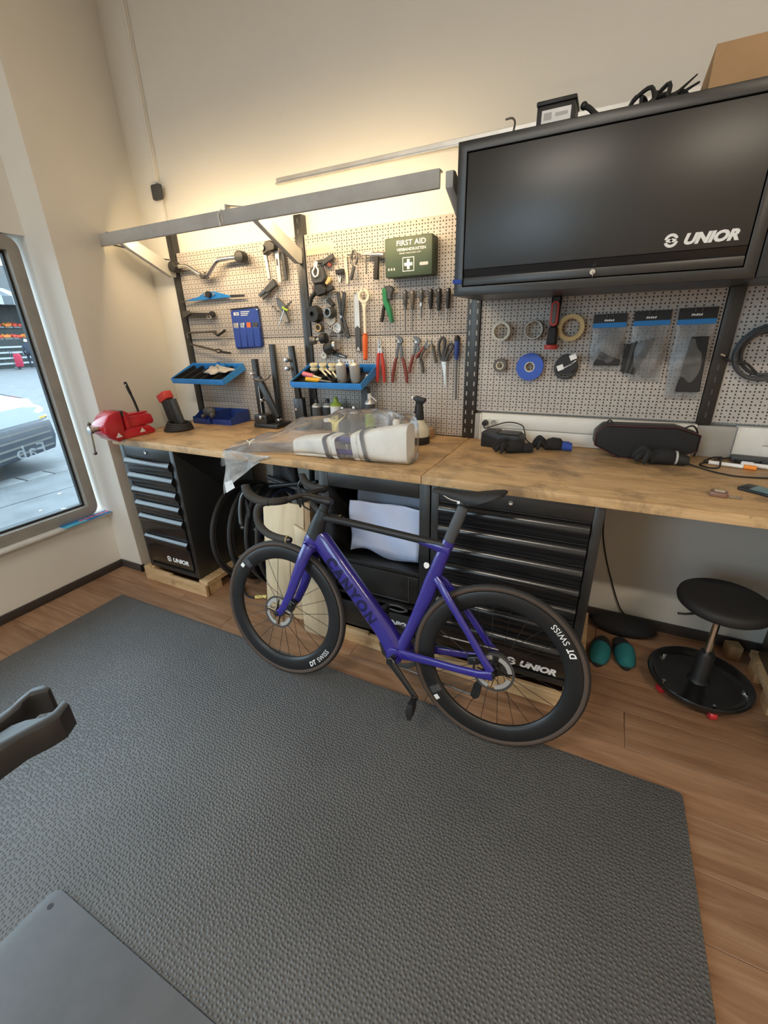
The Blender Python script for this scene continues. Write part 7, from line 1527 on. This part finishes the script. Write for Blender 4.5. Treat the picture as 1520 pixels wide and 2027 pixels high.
for row_, (dx, z) in enumerate(((-0.1, 1.76), (-0.7, 2.46))):
    for i in range(4):
        y_ = 15.75+0.5*i
        fc = thing('fruit_crate', '%s fruit crate in the %s row of the far stall, %s' % (('red', 'orange')[(i+row_) % 2], ('lower', 'upper')[row_], ('leftmost', 'second along', 'third along', 'next to the window frame')[i]), 'crate', (-35.3+dx, y_, -0.03+z), rot=(0, R(14), 0), group='fruit crates on the far stall')
        part(fc, 'crate', MB().box(-0.18, 0.3, -0.22, 0.22, 0.06, 0.16), 'kerb_stone'); mb = MB(); r_ = random.Random(i+row_*20)
        for k in range(7): mb.sphere((r_.uniform(-0.1, 0.25), r_.uniform(-0.17, 0.17), 0.20), 0.12, 8, 6)
        o = part(fc, 'fruit', mb, 'fruit_red' if (i+row_) % 2 == 0 else 'fruit_orange'); o['kind'] = 'stuff'
def skinned(name, joints, edges, radii, mat, parent=None, sub=2):
    me = bpy.data.meshes.new(name); me.from_pydata(joints, edges, []); o = link(name, me, parent); me.materials.append(M[mat])
    o.modifiers.new('skin', 'SKIN'); 
    for i, r_ in enumerate(radii): me.skin_vertices[0].data[i].radius = (r_, r_*0.85) if isinstance(r_, float) else r_
    me.skin_vertices[0].data[0].use_root = True
    sb = o.modifiers.new('smooth', 'SUBSURF'); sb.levels = sub; sb.render_levels = sub
    return o
def person():
    t = thing('person', 'person in a dark coat walking past the far fruit stall', 'person', (-33.2, 16.2, -0.03), R(60))
    J = [(0, 0, 0.93), (0, 0.01, 1.15), (0, 0.02, 1.36), (0, 0.03, 1.48), (0, 0.05, 1.56), (0, 0.06, 1.66), (-0.1, 0.02, 0.90), (-0.11, 0.18, 0.50), (-0.11, 0.20, 0.09), (-0.11, 0.34, 0.05), (0.1, 0.0, 0.90), (0.11, -0.02, 0.50), (0.11, -0.28, 0.14), (0.11, -0.18, 0.05), (-0.2, 0.02, 1.38), (-0.24, -0.06, 1.12), (-0.22, 0.10, 0.90), (-0.22, 0.16, 0.83), (0.2, 0.02, 1.38), (0.24, 0.10, 1.12), (0.22, 0.26, 0.95), (0.22, 0.32, 0.90)]
    E_ = [(0, 1), (1, 2), (2, 3), (3, 4), (4, 5), (0, 6), (6, 7), (7, 8), (8, 9), (0, 10), (10, 11), (11, 12), (12, 13), (2, 14), (14, 15), (15, 16), (16, 17), (2, 18), (18, 19), (19, 20), (20, 21)]
    rad = [0.16, 0.15, 0.16, 0.06, 0.085, 0.08, 0.10, 0.075, 0.055, 0.04, 0.10, 0.075, 0.055, 0.04, 0.07, 0.055, 0.045, 0.04, 0.07, 0.055, 0.045, 0.04]
    b = skinned('body', J, E_, rad, 'coat_navy', t)
    part(t, 'face', MB().sphere((0, 0.075, 1.60), (0.075, 0.075, 0.105), 14, 10), 'skin', smooth=70); part(t, 'hair', MB().sphere((0, 0.05, 1.645), (0.092, 0.10, 0.095), 14, 10), 'paper_white', smooth=70)
    for s in (-1, 1): part(t, 'hand', MB().sphere((s*0.22, 0.17 if s < 0 else 0.33, 0.81 if s < 0 else 0.885), (0.03, 0.04, 0.05), 10, 8), 'skin', smooth=70)
    part(t, 'shoulder_bag', MB().box(-0.34, -0.25, -0.10, 0.14, 0.75, 1.05), 'awning_grey', bevel=0.03)
person()
t = thing('shopping_trolley', 'red wheeled shopping trolley beside the far walker', 'trolley', (-32.6, 15.2, -0.03), R(40))
part(t, 'bag', MB().prism([(-0.18, 0.16), (0.16, 0.16), (0.20, 0.75), (0.10, 0.95), (-0.14, 0.92)], -0.15, 0.15, Wv=(0, 1, 0)), 'trolley_red', bevel=0.04); part(t, 'frame', MB().tube([(-0.20, -0.12, 0.1), (-0.28, -0.12, 1.05), (-0.36, -0.12, 1.1)], 0.02, 8).tube([(-0.20, 0.12, 0.1), (-0.28, 0.12, 1.05), (-0.36, 0.12, 1.1)], 0.02, 8).tube([(-0.36, -0.12, 1.1), (-0.36, 0.12, 1.1)], 0.025, 8), 'car_dark')
for s in (-1, 1): part(t, 'trolley_wheel', MB().cyl((-0.16, s*0.16, 0.1), (-0.16, s*0.2, 0.1), 0.10, n=20), 'dark_grey')
